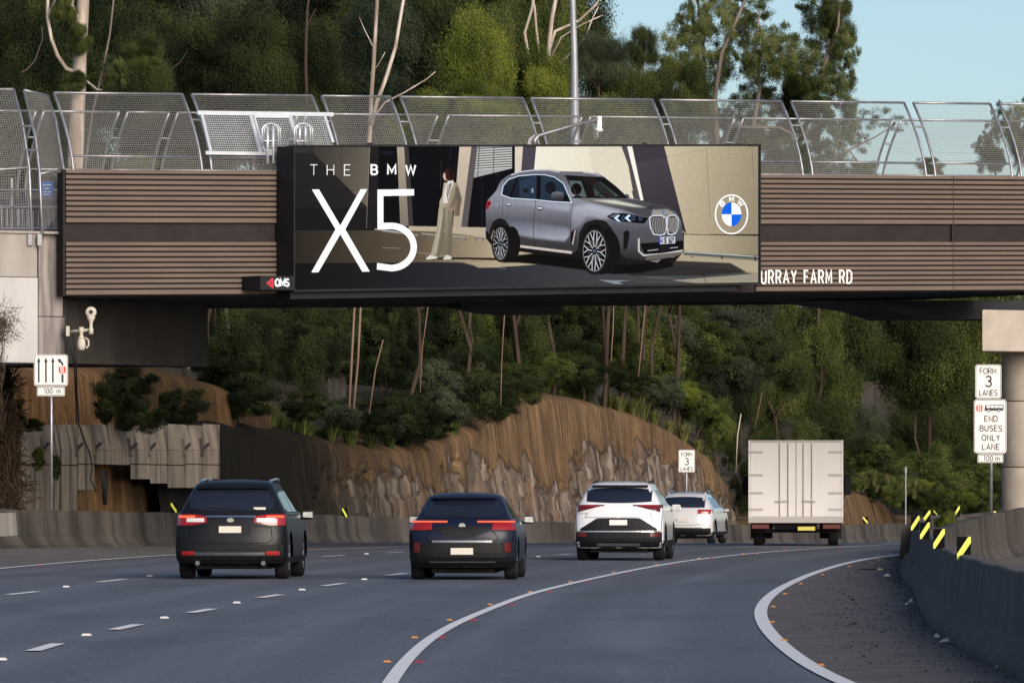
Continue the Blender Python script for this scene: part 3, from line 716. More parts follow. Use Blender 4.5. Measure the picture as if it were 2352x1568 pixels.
for r_, w_ in ((6, 4), (11.5, 3.6), (17, 2.4)):
    pts = arc(631, 650, r_ * 1.05, r_ * .82 + 1, 105, 255, 10)
    if r_ > 15: pts = arc(631, 650, r_, 8, 150, 210, 8)
    for q in ribbon(pts, w_): mb.quad(*[BZ(p_.x, p_.y, dd + .002) for p_ in q])
mb.build('emblem', M['red_glow'], logo, fix=False)

# ---- screen picture painted in code into an image
IW, IH, SSF = 1600, 480, 2
W2, H2 = IW * SSF, IH * SSF
img = np.zeros((H2, W2, 3), dtype=np.float32)
s_a, s_b = sa, sb
def toimg(x, y):
    u = (SS(x, DF) - s_a) / (s_b - s_a); t = scr_top(x); b_ = scr_bot(x)
    return u * W2, (y - t) / (b_ - t) * H2
def c2(x, y): return ((1150 + x / 2.24) / 1.7415, (520 + y / 2.24) / 1.7415)
def c3(x, y): return ((1850 + x / 1.96) / 1.7415, (560 + y / 1.96) / 1.7415)
def c4(x, y): return ((2000 + x / 2.8507) / 1.7415, (600 + y / 2.8507) / 1.7415)
def fill(pts, col, fr=None, c1=None, p0=None, p1=None, alpha=1., stops=None, raw=False, fea=0):
    """polygon fill, even-odd; col sRGB 0-255; optional linear gradient along fr(p0)->fr(p1)"""
    q = np.array([toimg(*(fr(*p) if fr else p)) for p in pts]) if not raw else np.array(pts)
    x0, x1 = int(max(q[:, 0].min() - 2 * fea, 0)), int(min(q[:, 0].max() + 2 + 2 * fea, W2)); y0, y1 = int(max(q[:, 1].min() - 2 * fea, 0)), int(min(q[:, 1].max() + 2 + 2 * fea, H2))
    if x1 <= x0 or y1 <= y0: return
    X, Y = np.meshgrid(np.arange(x0, x1) + .5, np.arange(y0, y1) + .5); ins = np.zeros(X.shape, bool)
    n_ = len(q)
    for i in range(n_):
        ax, ay = q[i]; bx, by = q[(i + 1) % n_]
        if ay == by: continue
        c_ = ((ay > Y) != (by > Y)) & (X < (bx - ax) * (Y - ay) / (by - ay) + ax); ins ^= c_
    if stops is not None or c1 is not None:
        st_ = stops if stops is not None else [(0, col), (1, c1)]
        a = np.array(toimg(*(fr(*p0) if fr else p0))); b_ = np.array(toimg(*(fr(*p1) if fr else p1))); d_ = b_ - a
        t = ((X - a[0]) * d_[0] + (Y - a[1]) * d_[1]) / (d_ @ d_)
        cc = np.stack([np.interp(t, [s_[0] for s_ in st_], [s_[1][k] for s_ in st_]) for k in range(3)], -1)
    else: cc = np.array(col, dtype=np.float32)[None, None, :] * np.ones(X.shape + (1,))
    sub = img[y0:y1, x0:x1]
    if fea:
        a_ = ins.astype(np.float32)
        for _ in range(2):
            for ax in (0, 1):
                pad = [(fea, fea), (0, 0)] if ax == 0 else [(0, 0), (fea, fea)]
                cs_ = np.cumsum(np.pad(a_, pad, mode='edge'), axis=ax); n0 = a_.shape[ax]
                z_ = np.zeros_like(np.take(cs_, [0], axis=ax)); cs_ = np.concatenate([z_, cs_], axis=ax)
                a_ = (np.take(cs_, np.arange(n0) + 2 * fea + 1, axis=ax) - np.take(cs_, np.arange(n0), axis=ax)) / (2 * fea + 1)
        a_ = (a_ * alpha)[..., None]; sub[:] = sub * (1 - a_) + cc * a_; return
    sub[ins] = sub[ins] * (1 - alpha) + cc[ins] * alpha
def stroke(pts, w, col, fr=None, alpha=1.):
    pp = [fr(*p) if fr else p for p in pts]
    for q in ribbon(pp, w): fill([(p.x, p.y) for p in q], col, alpha=alpha)
def ell(cx, cy, rx, ry, col, fr=None, alpha=1., rot=0, n=40, **kw):
    c_, s_ = math.cos(R(rot)), math.sin(R(rot))
    fill([(cx + rx * math.cos(a) * c_ - ry * math.sin(a) * s_, cy + rx * math.cos(a) * s_ + ry * math.sin(a) * c_) for a in np.linspace(0, 2 * math.pi, n, endpoint=False)], col, fr, alpha=alpha, **kw)
# background
fill([(670, 330), (1750, 330), (1750, 670), (670, 670)], (24, 22, 26))
fill([(60, 150), (740, 150), (705, 895), (60, 895)], (40, 37, 38), c2, (58, 53, 50), (60, 900), (740, 150))     # left wall
fill([(238, 150), (740, 150), (722, 700), (238, 212)], (112, 100, 84), c2, (78, 70, 62), (740, 300), (300, 200))
fill([(60, 150), (238, 150), (238, 212), (60, 205)], (60, 60, 56), c2)
stroke([(490, 150), (478, 530)], 1.0, (70, 64, 58), c2); stroke([(240, 545), (600, 545)], 1.0, (30, 28, 28), c2)
fill([(60, 700), (705, 700), (705, 895), (60, 895)], (30, 28, 30), c2, alpha=.5)
stroke([(738, 160), (708, 880)], 1.6, (150, 138, 120), c2)
fill([(740, 150), (822, 150), (800, 890), (708, 890)], (44, 40, 40), c2)
fill([(822, 150), (980, 150), (1010, 860), (800, 890)], (9, 12, 20), c2)
fill([(845, 190), (950, 190), (950, 215), (850, 225)], (28, 36, 48), c2)
fill([(980, 150), (1045, 150), (1085, 860), (1010, 860)], (168, 150, 126), c2, (130, 116, 98), (980, 150), (1060, 860))
fill([(1045, 150), (1085, 150), (1128, 860), (1085, 860)], (72, 66, 66), c2)
fill([(1085, 150), (1540, 150), (1330, 870), (1128, 860)], (8, 12, 22), c2)
fill([(1120, 150), (1260, 150), (1240, 860), (1140, 860)], (13, 17, 30), c2)
for k in range(12): stroke([(1300, 180 + k * 30), (1520, 150 + k * 26)], .8, (34, 40, 50), c2)
stroke([(1375, 290), (1372, 520)], .8, (80, 84, 92), c2); stroke([(1460, 150), (1455, 340)], .7, (60, 64, 72), c2)
fill([(1540, 150), (1648, 150), (1560, 875), (1480, 875)], (196, 172, 144), c2, (170, 150, 126), (1600, 150), (1520, 870))
fill([(1648, 150), (1700, 150), (1612, 872), (1556, 872)], (100, 90, 88), c2)
fill([(1700, 150), (2045, 150), (2045, 400), (2010, 875), (1612, 875)], (8, 13, 24), c2)
for xx in (1742, 1885): stroke([(xx, 380), (xx, 872)], 1., (54, 60, 72), c2)
# shutters
fill([(1700, 150), (2012, 150), (2012, 345), (1668, 430)], (160, 156, 146), c2)
for k in range(13):
    y_ = 165 + k * 22; xs0 = 1697 - k * 2.6
    yb_ = min(y_, 345 + (2012 - 2012) * .0)
    y_r = y_ - 14 + 0
    if y_r < 340: stroke([(xs0, y_ + 6), (2010, y_r)], 1.9, (84, 80, 78), c2); stroke([(xs0, y_ + 14), (2010, y_r + 8)], 1.6, (208, 202, 188), c2)
for xx in ((1720, 150, 1703, 420), (1850, 150, 1845, 385)): stroke([(xx[0], xx[1]), (xx[2], xx[3])], 1.2, (50, 48, 50), c2)
fill([(2012, 150), (2045, 150), (2045, 345), (2012, 345)], (22, 22, 26), c2)
# sunny concrete on the right (c3 frame)
fill([(410, 50), (2320, 50), (2320, 740), (1740, 740), (1340, 400), (410, 300)], (222, 208, 178), c3, stops=[(0, (226, 212, 184)), (.35, (216, 198, 164)), (.6, (188, 168, 132)), (1, (150, 132, 104))], p0=(560, 100), p1=(2320, 560))
fill([(410, 50), (475, 50), (462, 245), (412, 245)], (206, 186, 160), c3)
fill([(475, 50), (578, 50), (560, 245), (460, 245)], (84, 76, 82), c3)
fill([(990, 50), (1250, 50), (1345, 470), (1150, 400), (1020, 240)], (210, 194, 164), c3)
fill([(1246, 50), (1290, 50), (1395, 472), (1350, 470), (1300, 200)], (92, 82, 84), c3)
fill([(1290, 50), (1330, 50), (1420, 475), (1395, 472)], (232, 220, 196), c3)
fill([(1330, 50), (1580, 50), (1755, 735), (1640, 640), (1420, 475)], (86, 76, 82), c3, (64, 56, 62), (1400, 50), (1700, 700))
fill([(1330, 50), (1580, 50), (1605, 140), (1360, 175)], (74, 66, 72), c3)
stroke([(1605, 132), (1900, 78)], 1.0, (150, 132, 100), c3, .7); stroke([(1912, 60), (1940, 620)], .9, (128, 112, 88), c3); stroke([(2270, 55), (2280, 300)], .9, (120, 104, 82), c3)
stroke([(1740, 738), (2320, 752)], 1.2, (112, 98, 78), c3); stroke([(1640, 640), (1740, 738)], 1, (50, 44, 48), c3)
fill([(1735, 742), (2320, 754), (2320, 905), (1735, 880)], (182, 164, 130), c3, (146, 128, 100), (1735, 800), (2320, 820))
for (x_, y_) in ((2090, 110), (1780, 160), (1790, 545)): ell(x_, y_, 9, 7, (150, 130, 100), c3, .6)
# low wall and ground
fill([(1085, 860), (2100, 878), (2100, 1000), (1085, 940)], (178, 158, 130), c2)
gp = [(60, 895), (700, 893), (1100, 935), (1800, 1000), (3200, 1090), (3200, 1440), (60, 1440)]
fill([(676, 529), (905, 529), (1010, 532), (1150, 548), (1745, 592), (1745, 672), (670, 672)], (170, 148, 118), stops=[(0, (58, 50, 40)), (.25, (104, 88, 68)), (.42, (172, 150, 118)), (.7, (186, 164, 132)), (1, (150, 130, 102))], p0=(676, 580), p1=(1742, 580))
fill([(1085, 925), (3000, 1040), (3000, 1000), (1085, 862)], (182, 162, 132), c2, alpha=.0)
for (xa, xb, y_) in ((780, 990, 890), (850, 1170, 905), (1200, 1390, 930), (1415, 1625, 948), (1662, 1780, 958)):
    stroke([(xa, y_), (xb, y_ + (xb - xa) * .12)], 4.2, (120, 114, 106), c2); stroke([(xa, y_ - 5), (xb, y_ - 5 + (xb - xa) * .12)], 1.4, (176, 168, 154), c2)
    for xx in (xa + 30, xb - 30): stroke([(xx, y_ + 10), (xx, y_ + 40)], 1.8, (90, 80, 70), c2)
# right rail
stroke([(1735, 885), (2320, 925)], 9, (96, 100, 92), c3); stroke([(1735, 876), (2320, 914)], 2.6, (178, 172, 158), c3)
for xx in (1800, 2035, 2295): stroke([(xx, 910), (xx, 955)], 4, (70, 66, 60), c3)
fill([(1735, 915), (2320, 950), (2320, 1040), (1735, 990)], (170, 152, 120), c3)
# shade on the ground in front
fill([(676, 605), (1000, 602), (1060, 603), (1085, 609), (1100, 615), (1140, 614), (1240, 607), (1400, 605), (1520, 606), (1600, 612), (1680, 620), (1745, 632), (1745, 676), (670, 676)], (30, 30, 34), stops=[(0, (28, 28, 32)), (.35, (50, 50, 55)), (.7, (72, 72, 74)), (1, (84, 82, 80))], p0=(690, 640), p1=(1600, 640))
fill([(1380, 1065), (2140, 1120), (2320, 1100), (2320, 1120), (1500, 1080)], (166, 148, 120), c3, alpha=.5)
fill([(1640, 1100), (2320, 1045), (2320, 1125), (1900, 1130)], (180, 162, 132), c3, alpha=.7)
fill([(1500, 940), (2100, 965), (2225, 1035), (1900, 1062), (1330, 1066), (1200, 1010)], (58, 52, 50), c3, alpha=.9, fea=3)
fill([(1090, 1148), (2060, 1148), (2300, 1162), (1850, 1166)], (50, 42, 36), c2)
fill([(1065, 1095), (1180, 1100), (1320, 1100), (1225, 1112), (1260, 1130), (1200, 1130)], (128, 134, 138), c3)
stroke([(1882, 1030), (1908, 1115)], 1, (30, 28, 28), c3); stroke([(350, 1012), (240, 1095)], 1, (60, 50, 40), c3)
for ln in (((850, 1055), (1010, 1060)), ((1165, 1098), (1290, 1110), (1640, 1165)), ((1500, 1160), (1960, 1245))): stroke(list(ln), .9, (196, 182, 156), c2, .7)
# woman
fill([(1240, 1150), (1475, 1140), (1900, 1146), (1900, 1158), (1300, 1160)], (56, 46, 40), c2)
fill([(1385, 640), (1485, 650), (1480, 800), (1470, 1130), (1425, 1130), (1410, 880), (1345, 1140), (1280, 1128), (1335, 900), (1355, 700)], (164, 148, 122), c2, (118, 104, 84), (1380, 800), (1490, 820))
fill([(1392, 700), (1420, 700), (1412, 880), (1360, 1130), (1325, 1136), (1375, 900)], (108, 94, 76), c2, alpha=.6, fea=4)
stroke([(1445, 720), (1450, 1100)], 1.6, (120, 106, 86), c2); stroke([(1390, 720), (1330, 1100)], 1.4, (190, 174, 146), c2)
fill([(1240, 1150), (1275, 1120), (1345, 1140), (1340, 1152), (1245, 1160)], (206, 196, 178), c2); fill([(1395, 1150), (1425, 1118), (1470, 1132), (1468, 1158), (1398, 1162)], (200, 190, 172), c2)
fill([(1400, 470), (1520, 470), (1560, 620), (1545, 700), (1540, 765), (1500, 775), (1470, 660), (1395, 655), (1360, 690), (1362, 640), (1385, 590)], (172, 154, 126), c2, (126, 110, 88), (1400, 600), (1550, 640))
fill([(1425, 480), (1490, 480), (1450, 560), (1440, 655), (1395, 655), (1400, 560)], (206, 192, 180), c2)
fill([(1435, 452), (1485, 448), (1490, 480), (1430, 490)], (206, 190, 178), c2)
fill([(1500, 560), (1535, 600), (1480, 690), (1455, 700), (1460, 690)], (122, 106, 84), c2, fea=2)
fill([(1530, 500), (1560, 620), (1545, 700), (1540, 765), (1515, 770), (1520, 640), (1500, 520)], (104, 90, 72), c2, alpha=.7, fea=4)
fill([(1452, 480), (1475, 478), (1450, 545), (1436, 600), (1430, 590)], (128, 112, 90), c2)
stroke([(1440, 490), (1428, 560), (1440, 640)], 1.6, (120, 104, 84), c2)
fill([(1455, 695), (1480, 700), (1475, 730), (1462, 720)], (170, 120, 96), c2)
ell(1416, 412, 22, 42, (204, 158, 134), c2); fill([(1396, 405), (1388, 418), (1398, 422)], (204, 158, 134), c2); fill([(1400, 398), (1412, 396), (1412, 400)], (60, 34, 30), c2); fill([(1398, 434), (1410, 434), (1408, 438)], (150, 60, 56), c2); fill([(1425, 430), (1440, 440), (1436, 462), (1420, 456)], (150, 104, 84), c2)
fill([(1398, 370), (1420, 348), (1450, 344), (1475, 360), (1488, 420), (1480, 452), (1440, 456), (1418, 430), (1415, 385), (1398, 385)], (74, 30, 28), c2)
fill([(1440, 350), (1470, 362), (1482, 430), (1465, 440), (1450, 390)], (44, 16, 18), c2)
# --- the car (c3 frame)
body = (132, 128, 132)
fill([(430, 905), (900, 850), (1650, 930), (1650, 990), (1400, 1040), (1190, 1050), (700, 985), (440, 960), (300, 960)], (14, 11, 12), c3, fea=3)   # shadow
out = [(184, 700), (182, 560), (190, 480), (262, 400), (300, 320), (360, 275), (440, 246), (560, 232), (680, 230), (770, 246), (950, 250), (1060, 262), (1110, 290), (1200, 360), (1300, 450), (1420, 480), (1600, 520), (1680, 570), (1715, 640), (1730, 760), (1728, 870), (1650, 920), (1400, 945), (1290, 930), (1200, 890), (1190, 740), (1130, 640), (1050, 625), (980, 640), (920, 720), (905, 850), (880, 890), (600, 850), (420, 822), (380, 700), (330, 625), (285, 612), (240, 640), (215, 720), (220, 790)]
fill(out, body, c3, stops=[(0, (92, 89, 94)), (.16, (116, 114, 120)), (.3, (138, 136, 142)), (.45, (124, 121, 127)), (.62, (92, 89, 94)), (.8, (84, 80, 82)), (1, (50, 46, 46))], p0=(700, 230), p1=(660, 930))
fill([(190, 480), (330, 470), (575, 478), (850, 505), (840, 560), (560, 520), (330, 500), (240, 520)], (132, 132, 140), c3, (160, 160, 168), (200, 500), (850, 520), alpha=.75, fea=10)
fill([(300, 600), (560, 640), (850, 690), (848, 800), (700, 790), (560, 770), (400, 740), (360, 660)], (166, 166, 174), c3, (98, 98, 108), (600, 770), (600, 620), alpha=.8, fea=14)
fill([(395, 745), (560, 775), (800, 800), (865, 720), (890, 700), (905, 850), (860, 880), (600, 850), (410, 815)], (70, 64, 64), c3, alpha=.8, fea=4)
fill([(870, 520), (1000, 500), (1250, 560), (1200, 600), (1110, 620), (980, 600), (900, 700), (850, 700), (850, 560)], (176, 174, 182), c3, (130, 126, 132), (950, 500), (900, 690), alpha=.8, fea=12)
# hood
fill([(890, 458), (1300, 460), (1420, 480), (1600, 520), (1680, 565), (1690, 600), (1600, 590), (1460, 610), (1380, 590), (1250, 545), (1000, 490)], (120, 114, 106), c3, (84, 80, 82), (1000, 460), (1300, 600))
fill([(1010, 470), (1190, 470), (1330, 500), (1450, 530), (1340, 525), (1180, 500)], (208, 200, 172), c3, alpha=.9, fea=5)
fill([(1430, 540), (1480, 505), (1580, 520), (1625, 560), (1540, 560)], (70, 66, 68), c3, alpha=.8, fea=5)
fill([(1490, 545), (1600, 540), (1680, 580), (1600, 590), (1480, 600)], (176, 168, 148), c3, alpha=.7, fea=5)
# roof
fill([(440, 246), (560, 232), (680, 230), (770, 248), (1060, 262), (1110, 290), (960, 285), (790, 275), (600, 262), (470, 268), (380, 300), (340, 330), (310, 330), (360, 275)], (112, 108, 114), c3)
stroke([(380, 275), (450, 250), (560, 237), (680, 236), (760, 252)], 2.0, (208, 206, 208), c3); stroke([(945, 256), (1020, 262), (1075, 280)], 1.5, (208, 206, 208), c3)
# glass
fill([(800, 275), (960, 285), (1110, 292), (1200, 360), (1300, 458), (905, 455), (860, 400)], (28, 26, 28), c3)
fill([(832, 318), (930, 322), (975, 448), (905, 450), (845, 370)], (92, 102, 98), c3); fill([(1015, 330), (1080, 326), (1230, 440), (1150, 452), (1040, 440)], (72, 84, 84), c3)
fill([(940, 300), (1060, 318), (1180, 420), (1200, 452), (1120, 452)], (46, 44, 42), c3, alpha=.8)
ell(892, 385, 42, 45, (12, 12, 14), c3); fill([(900, 430), (960, 455), (850, 455)], (14, 13, 14), c3)
stroke(arc(1098, 450, 36, 32, 180, 360, 12), 2.2, (12, 12, 12), c3); fill([(980, 300), (1040, 300), (1040, 345), (1010, 348), (985, 325)], (52, 34, 22), c3)
stroke([(800, 276), (862, 360), (905, 455)], 1.2, (90, 86, 90), c3)
win = [(306, 430), (318, 360), (360, 310), (440, 282), (560, 272), (640, 272), (720, 290), (790, 340), (855, 490), (700, 482), (575, 468), (380, 456)]
fill(win, (44, 56, 68), c3, (26, 34, 42), (600, 275), (600, 480))
fill([(445, 320), (580, 280), (582, 460), (445, 450)], (56, 70, 82), c3, alpha=.8); fill([(620, 278), (700, 284), (770, 330), (800, 380), (820, 470), (610, 470)], (52, 66, 78), c3, alpha=.8)
fill([(540, 380), (558, 378), (556, 415), (540, 415)], (128, 146, 140), c3); ell(690, 375, 42, 46, (24, 30, 38), c3, .9); ell(497, 396, 24, 16, (26, 32, 40), c3, .9)
fill([(585, 272), (612, 272), (606, 470), (578, 466)], (16, 16, 20), c3); fill([(425, 290), (442, 284), (385, 455), (368, 452)], (16, 18, 22), c3)
stroke(win + [win[0]], 2.0, (206, 210, 218), c3)
# mirror
fill([(694, 440), (700, 415), (730, 404), (785, 408), (796, 440), (790, 470), (740, 478), (700, 470)], (120, 116, 122), c3, (52, 50, 54), (740, 405), (745, 475)); fill([(795, 430), (822, 440), (830, 480), (790, 480)], (16, 16, 18), c3)
fill([(1276, 425), (1300, 425), (1310, 455), (1290, 455)], (80, 84, 92), c3)
# panel lines, handles
stroke([(575, 470), (556, 640), (558, 760), (572, 825)], .9, (48, 46, 50), c3); stroke([(862, 500), (845, 620), (848, 800), (856, 870)], .9, (48, 46, 50), c3); stroke([(320, 455), (312, 560), (314, 600)], .8, (60, 58, 62), c3)
for hx, hy in ((361, 508), (605, 537)):
    ell(hx, hy, 24 if hx > 400 else 18, 18 if hx > 400 else 14, (80, 78, 84), c3); ell(hx, hy - 3, 20 if hx > 400 else 14, 7, (196, 196, 202), c3)
stroke([(245, 480), (292, 484), (290, 545), (250, 548), (245, 480)], .7, (84, 82, 88), c3)
fill([(190, 478), (224, 480), (224, 500), (208, 520), (200, 545), (188, 542)], (176, 24, 26), c3); fill([(196, 490), (218, 494), (206, 510)], (60, 10, 12), c3)
# arches, sills
fill([(214, 790), (214, 700), (238, 640), (285, 612), (330, 622), (372, 680), (410, 810), (440, 870), (440, 900), (410, 880), (400, 830), (350, 690), (300, 650), (255, 665), (232, 740)], (36, 33, 36), c3)
fill([(905, 850), (915, 730), (960, 650), (1040, 622), (1110, 632), (1170, 690), (1200, 790), (1210, 890), (1260, 905), (1240, 940), (1190, 900), (1160, 750), (1060, 660), (990, 670), (940, 740), (935, 900), (900, 905)], (36, 33, 36), c3)
fill([(180, 705), (216, 740), (232, 800), (250, 850), (184, 770)], (30, 27, 29), c3)
fill([(236, 690), (300, 655), (350, 700), (400, 830), (430, 880), (300, 800)], (10, 10, 12), c3); fill([(935, 760), (1000, 670), (1070, 665), (1150, 750), (1195, 900), (1180, 930), (950, 880)], (10, 10, 12), c3)
fill([(410, 818), (860, 872), (856, 894), (780, 890), (412, 838)], (190, 172, 158), c3)
fill([(412, 838), (870, 895), (930, 890), (930, 925), (860, 920), (560, 890), (430, 870)], (30, 26, 27), c3)
fill([(872, 705), (895, 698), (868, 830), (850, 800), (850, 725)], (24, 20, 22), c3); stroke([(884, 705), (862, 820)], 3, (180, 168, 158), c3)
# front
fill([(1130, 600), (1180, 572), (1300, 578), (1460, 612), (1425, 655), (1300, 645), (1190, 630)], (16, 17, 22), c3)
for hx in (1215, 1300): fill([(hx, 585), (hx + 22, 590), (hx - 2, 612), (hx + 26, 640), (hx + 4, 638), (hx - 30, 612)], (196, 216, 240), c3)
for hx in (1260, 1338, 1395): ell(hx, 612, 15, 20, (84, 96, 116), c3); ell(hx, 612, 8, 11, (22, 24, 34), c3)
fill([(1150, 600), (1185, 580), (1230, 582), (1190, 612)], (120, 124, 134), c3, alpha=.8)
def kid(pts, n_, x0, x1, y0, y1):
    fill(pts, (26, 24, 26), c3); stroke(pts + [pts[0]], 3.2, (192, 192, 198), c3)
    for k in range(n_):
        x_ = x0 + (x1 - x0) * (k + .5) / n_; yy = 8 * abs(k - n_ / 2) / n_
        stroke([(x_ - 2, y0 + yy), (x_ + 5, (y0 + y1) / 2), (x_ - 2, y1 - yy * 3)], 2.2, (150, 142, 134), c3)
kid([(1466, 610), (1490, 594), (1560, 592), (1592, 610), (1600, 680), (1585, 735), (1550, 745), (1500, 738), (1475, 690)], 9, 1478, 1596, 604, 734)
kid([(1606, 605), (1630, 590), (1670, 590), (1690, 620), (1690, 690), (1670, 730), (1640, 742), (1612, 735), (1604, 690)], 8, 1610, 1690, 604, 730)
ell(1572, 565, 13, 9, (96, 112, 140), c3)
fill([(1370, 770), (1400, 745), (1480, 740), (1540, 760), (1535, 810), (1420, 815)], (92, 86, 84), c3, alpha=.8)
fill([(1262, 720), (1300, 705), (1310, 740), (1290, 850), (1262, 860)], (28, 26, 28), c3)
fill([(1400, 810), (1730, 790), (1726, 868), (1560, 885), (1430, 890), (1396, 830)], (18, 17, 20), c3)
stroke([(1382, 770), (1382, 870), (1420, 905), (1560, 895), (1728, 866)], 4.2, (188, 178, 168), c3)
fill([(1190, 890), (1290, 930), (1420, 945), (1650, 922), (1728, 880), (1660, 960), (1480, 968), (1220, 980)], (36, 32, 32), c3); fill([(1450, 905), (1700, 878), (1640, 925), (1520, 940), (1430, 942)], (110, 100, 92), c3)
stroke([(1450, 868), (1535, 858)], 2.2, (170, 168, 168), c3); stroke([(1625, 848), (1690, 840)], 2.2, (170, 168, 168), c3); fill([(1552, 828), (1616, 822), (1620, 870), (1548, 880)], (38, 34, 42), c3)
fill([(1537, 762), (1668, 756), (1668, 810), (1540, 818)], (198, 196, 196), c3); fill([(1537, 762), (1549, 761), (1551, 817), (1540, 818)], (40, 70, 170), c3)
# wheels
def wheel(cx, cy, rx, ry, tx, ty, rot=8):
    ell(cx + tx * .55, cy + 4, rx * 1.18, ry * 1.16, (20, 18, 19), c3); ell(cx + tx, cy + 2, rx * 1.15, ry * 1.12, (24, 21, 22), c3)
    ell(cx, cy, rx * 1.25, ry * 1.19, (34, 31, 33), c3); ell(cx, cy, rx * 1.03, ry * 1.03, (150, 146, 142), c3); ell(cx, cy, rx * .98, ry * .98, (14, 15, 18), c3)
    for k in range(10):
        a = R(36 * k + 6); b1, b2 = a - R(11), a + R(11)
        pt = lambda ang, r: (cx + rx * r * math.cos(ang), cy + ry * r * math.sin(ang))
        stroke([pt(a, .2), pt(a, .55), pt(b1, .97)], 2.2 * rx / 85, (188, 184, 180), c3); stroke([pt(a, .52), pt(b2, .97)], 2.2 * rx / 85, (188, 184, 180), c3)
        stroke([pt(a + R(18), .35), pt(a + R(18), .62)], 1.3 * rx / 85, (120, 118, 118), c3)
    ell(cx, cy, rx * .2, ry * .2, (30, 32, 38), c3); ell(cx, cy, rx * .1, ry * .09, (96, 112, 134), c3)
fill([(1420, 950), (1640, 920), (1600, 980), (1540, 1000), (1470, 990)], (18, 16, 17), c3); fill([(1460, 950), (1560, 935), (1530, 960)], (130, 124, 118), c3)
wheel(298, 812, 56, 122, 90, 0); wheel(1035, 870, 88, 156, 100, 0)
# headline and emblem
def seg(L_, w, fr): 
    for pl in L_: stroke(pl, w, (255, 255, 255), fr)
def word(txt, x0, y0, y1, wf, sp, w, fr):
    x = x0; h = y1 - y0
    for c in txt:
        gw, st_ = GL[c]
        for pl in st_: stroke([(x + px * h * wf, y1 - py * h) for px, py in pl], w, (255, 255, 255), fr)
        x += gw * h * wf + sp
for c, x, wd in (('T', 203, 65), ('H', 355, 60), ('E', 510, 52)):
    gw, st_ = GL[c]
    for pl in st_: stroke([(x + px / gw * wd, 405 - py * 92) for px, py in pl], 2.0, (255, 255, 255), c2)
for c, x, wd in (('B', 752, 52), ('M', 900, 68), ('W', 1062, 84)):
    gw, st_ = GL[c]
    for pl in st_: stroke([(x + px / gw * wd, 398 - py * 83) for px, py in pl], 4.6, (255, 255, 255), c2)
Wt = (255, 255, 255)
fill([(218, 533), (283, 533), (473, 855), (655, 530), (715, 530), (518, 890), (738, 1268), (670, 1270), (473, 935), (278, 1274), (212, 1276), (430, 890)], Wt, c2)
five = [(805, 533), (1135, 530), (1135, 588), (860, 592), (860, 830), (930, 830)] + arc(930, 1048, 230, 218, -90, 90, 24) + [(800, 1250), (803, 1190), (920, 1207)] + arc(925, 1048, 178, 159, 88, -88, 24) + [(805, 890)]
fill(five, Wt, c2)
cx_, cy_ = 2109, 583
def ring(r0x, r0y, r1x, r1y, col): 
    pts = [(cx_ + r1x * math.cos(a), cy_ + r1y * math.sin(a)) for a in np.linspace(0, 2 * math.pi, 60)] + [(cx_ + r0x * math.cos(a), cy_ + r0y * math.sin(a)) for a in np.linspace(2 * math.pi, 0, 60)]
    fill(pts, col, c3)
ring(120, 146, 131, 157, Wt)
for k in range(4):
    a0 = 90 * k; pts = [(cx_, cy_)] + [(cx_ + 77 * math.cos(R(a)), cy_ + 93 * math.sin(R(a))) for a in np.linspace(a0, a0 + 90, 20)]
    fill(pts, (28, 106, 200) if k in (0, 2) else Wt, c3)
for c, ang in (('B', -46), ('M', 0), ('W', 44)):
    gw, st_ = GL[c]; ca_, sa_ = math.cos(R(ang)), math.sin(R(ang)); wd, hh_ = (30 if c != 'W' else 40), 30
    for pl in st_:
        pp = []
        for px, py in pl:
            lx, ly = (px / gw - .5) * wd, -(100 + (py - .5) * hh_); rx_, ry_ = lx * ca_ - ly * sa_, (lx * sa_ + ly * ca_) * 1.2
            pp.append((cx_ + rx_, cy_ + ry_))
        stroke(pp, 2.8, Wt, c3)
x = 1556
for c in 'M SE 1627':
    gw, st_ = GL[c]
    for pl in st_: stroke([(x + px * 17, 808 - py * 40 - (x - 1556) * .03) for px, py in pl], 1.5, (30, 30, 36), c3)
    x += gw * 17 + 3.2
_x = np.linspace(0, 1, W2)[None, :, None]; img = img * np.array([.97, 1.0, 1.045])[None, None] * np.where(img.mean(-1, keepdims=True) > 250, 1 / np.array([.97, 1.0, 1.045]), 1)
# texture grain
nz = RNG.normal(0, 1, (H2 // 4, W2 // 4, 1)).astype(np.float32); nz = np.repeat(np.repeat(nz, 4, 0), 4, 1)
nz2 = RNG.normal(0, 1, (H2, W2, 1)).astype(np.float32)
lum = img.mean(-1, keepdims=True); mk = (lum < 250)
img = np.where(mk, img * (1 + .022 * nz + .05 * nz2), img)
img = img.reshape(IH, SSF, IW, SSF, 3).mean((1, 3)) / 255.
lm = img.mean(-1, keepdims=True); img = lm + (img - lm) * np.where((img[..., 2:3] > img[..., 0:1] + .1), 1.0, .74)
img = np.where(lm > .97, img, (img - .055) / .90); img = np.clip(img, 0, 1); img = img * .7 + .3 * (img * img * (3 - 2 * img))
img = np.clip(img, 0, 1)[::-1]
im = bpy.data.images.new('screen_picture', IW, IH); px_ = np.ones((IH, IW, 4), dtype=np.float32); px_[..., :3] = img
im.pixels.foreach_set(px_.ravel()); im.update(); im.pack()
ms = bpy.data.materials.new('led_screen'); ms.use_nodes = True; n = ms.node_tree.nodes; l = ms.node_tree.links; p = n['Principled BSDF']
ti = n.new('ShaderNodeTexImage'); ti.image = im; um = n.new('ShaderNodeUVMap'); um.uv_map = 'uv'; l.new(um.outputs[0], ti.inputs[0])
p.inputs['Base Color'].default_value = (.004, .004, .004, 1); p.inputs['Roughness'].default_value = .9; p.inputs['Specular IOR Level'].default_value = 0.; l.new(ti.outputs[0], p.inputs['Emission Color']); p.inputs['Emission Strength'].default_value = .70
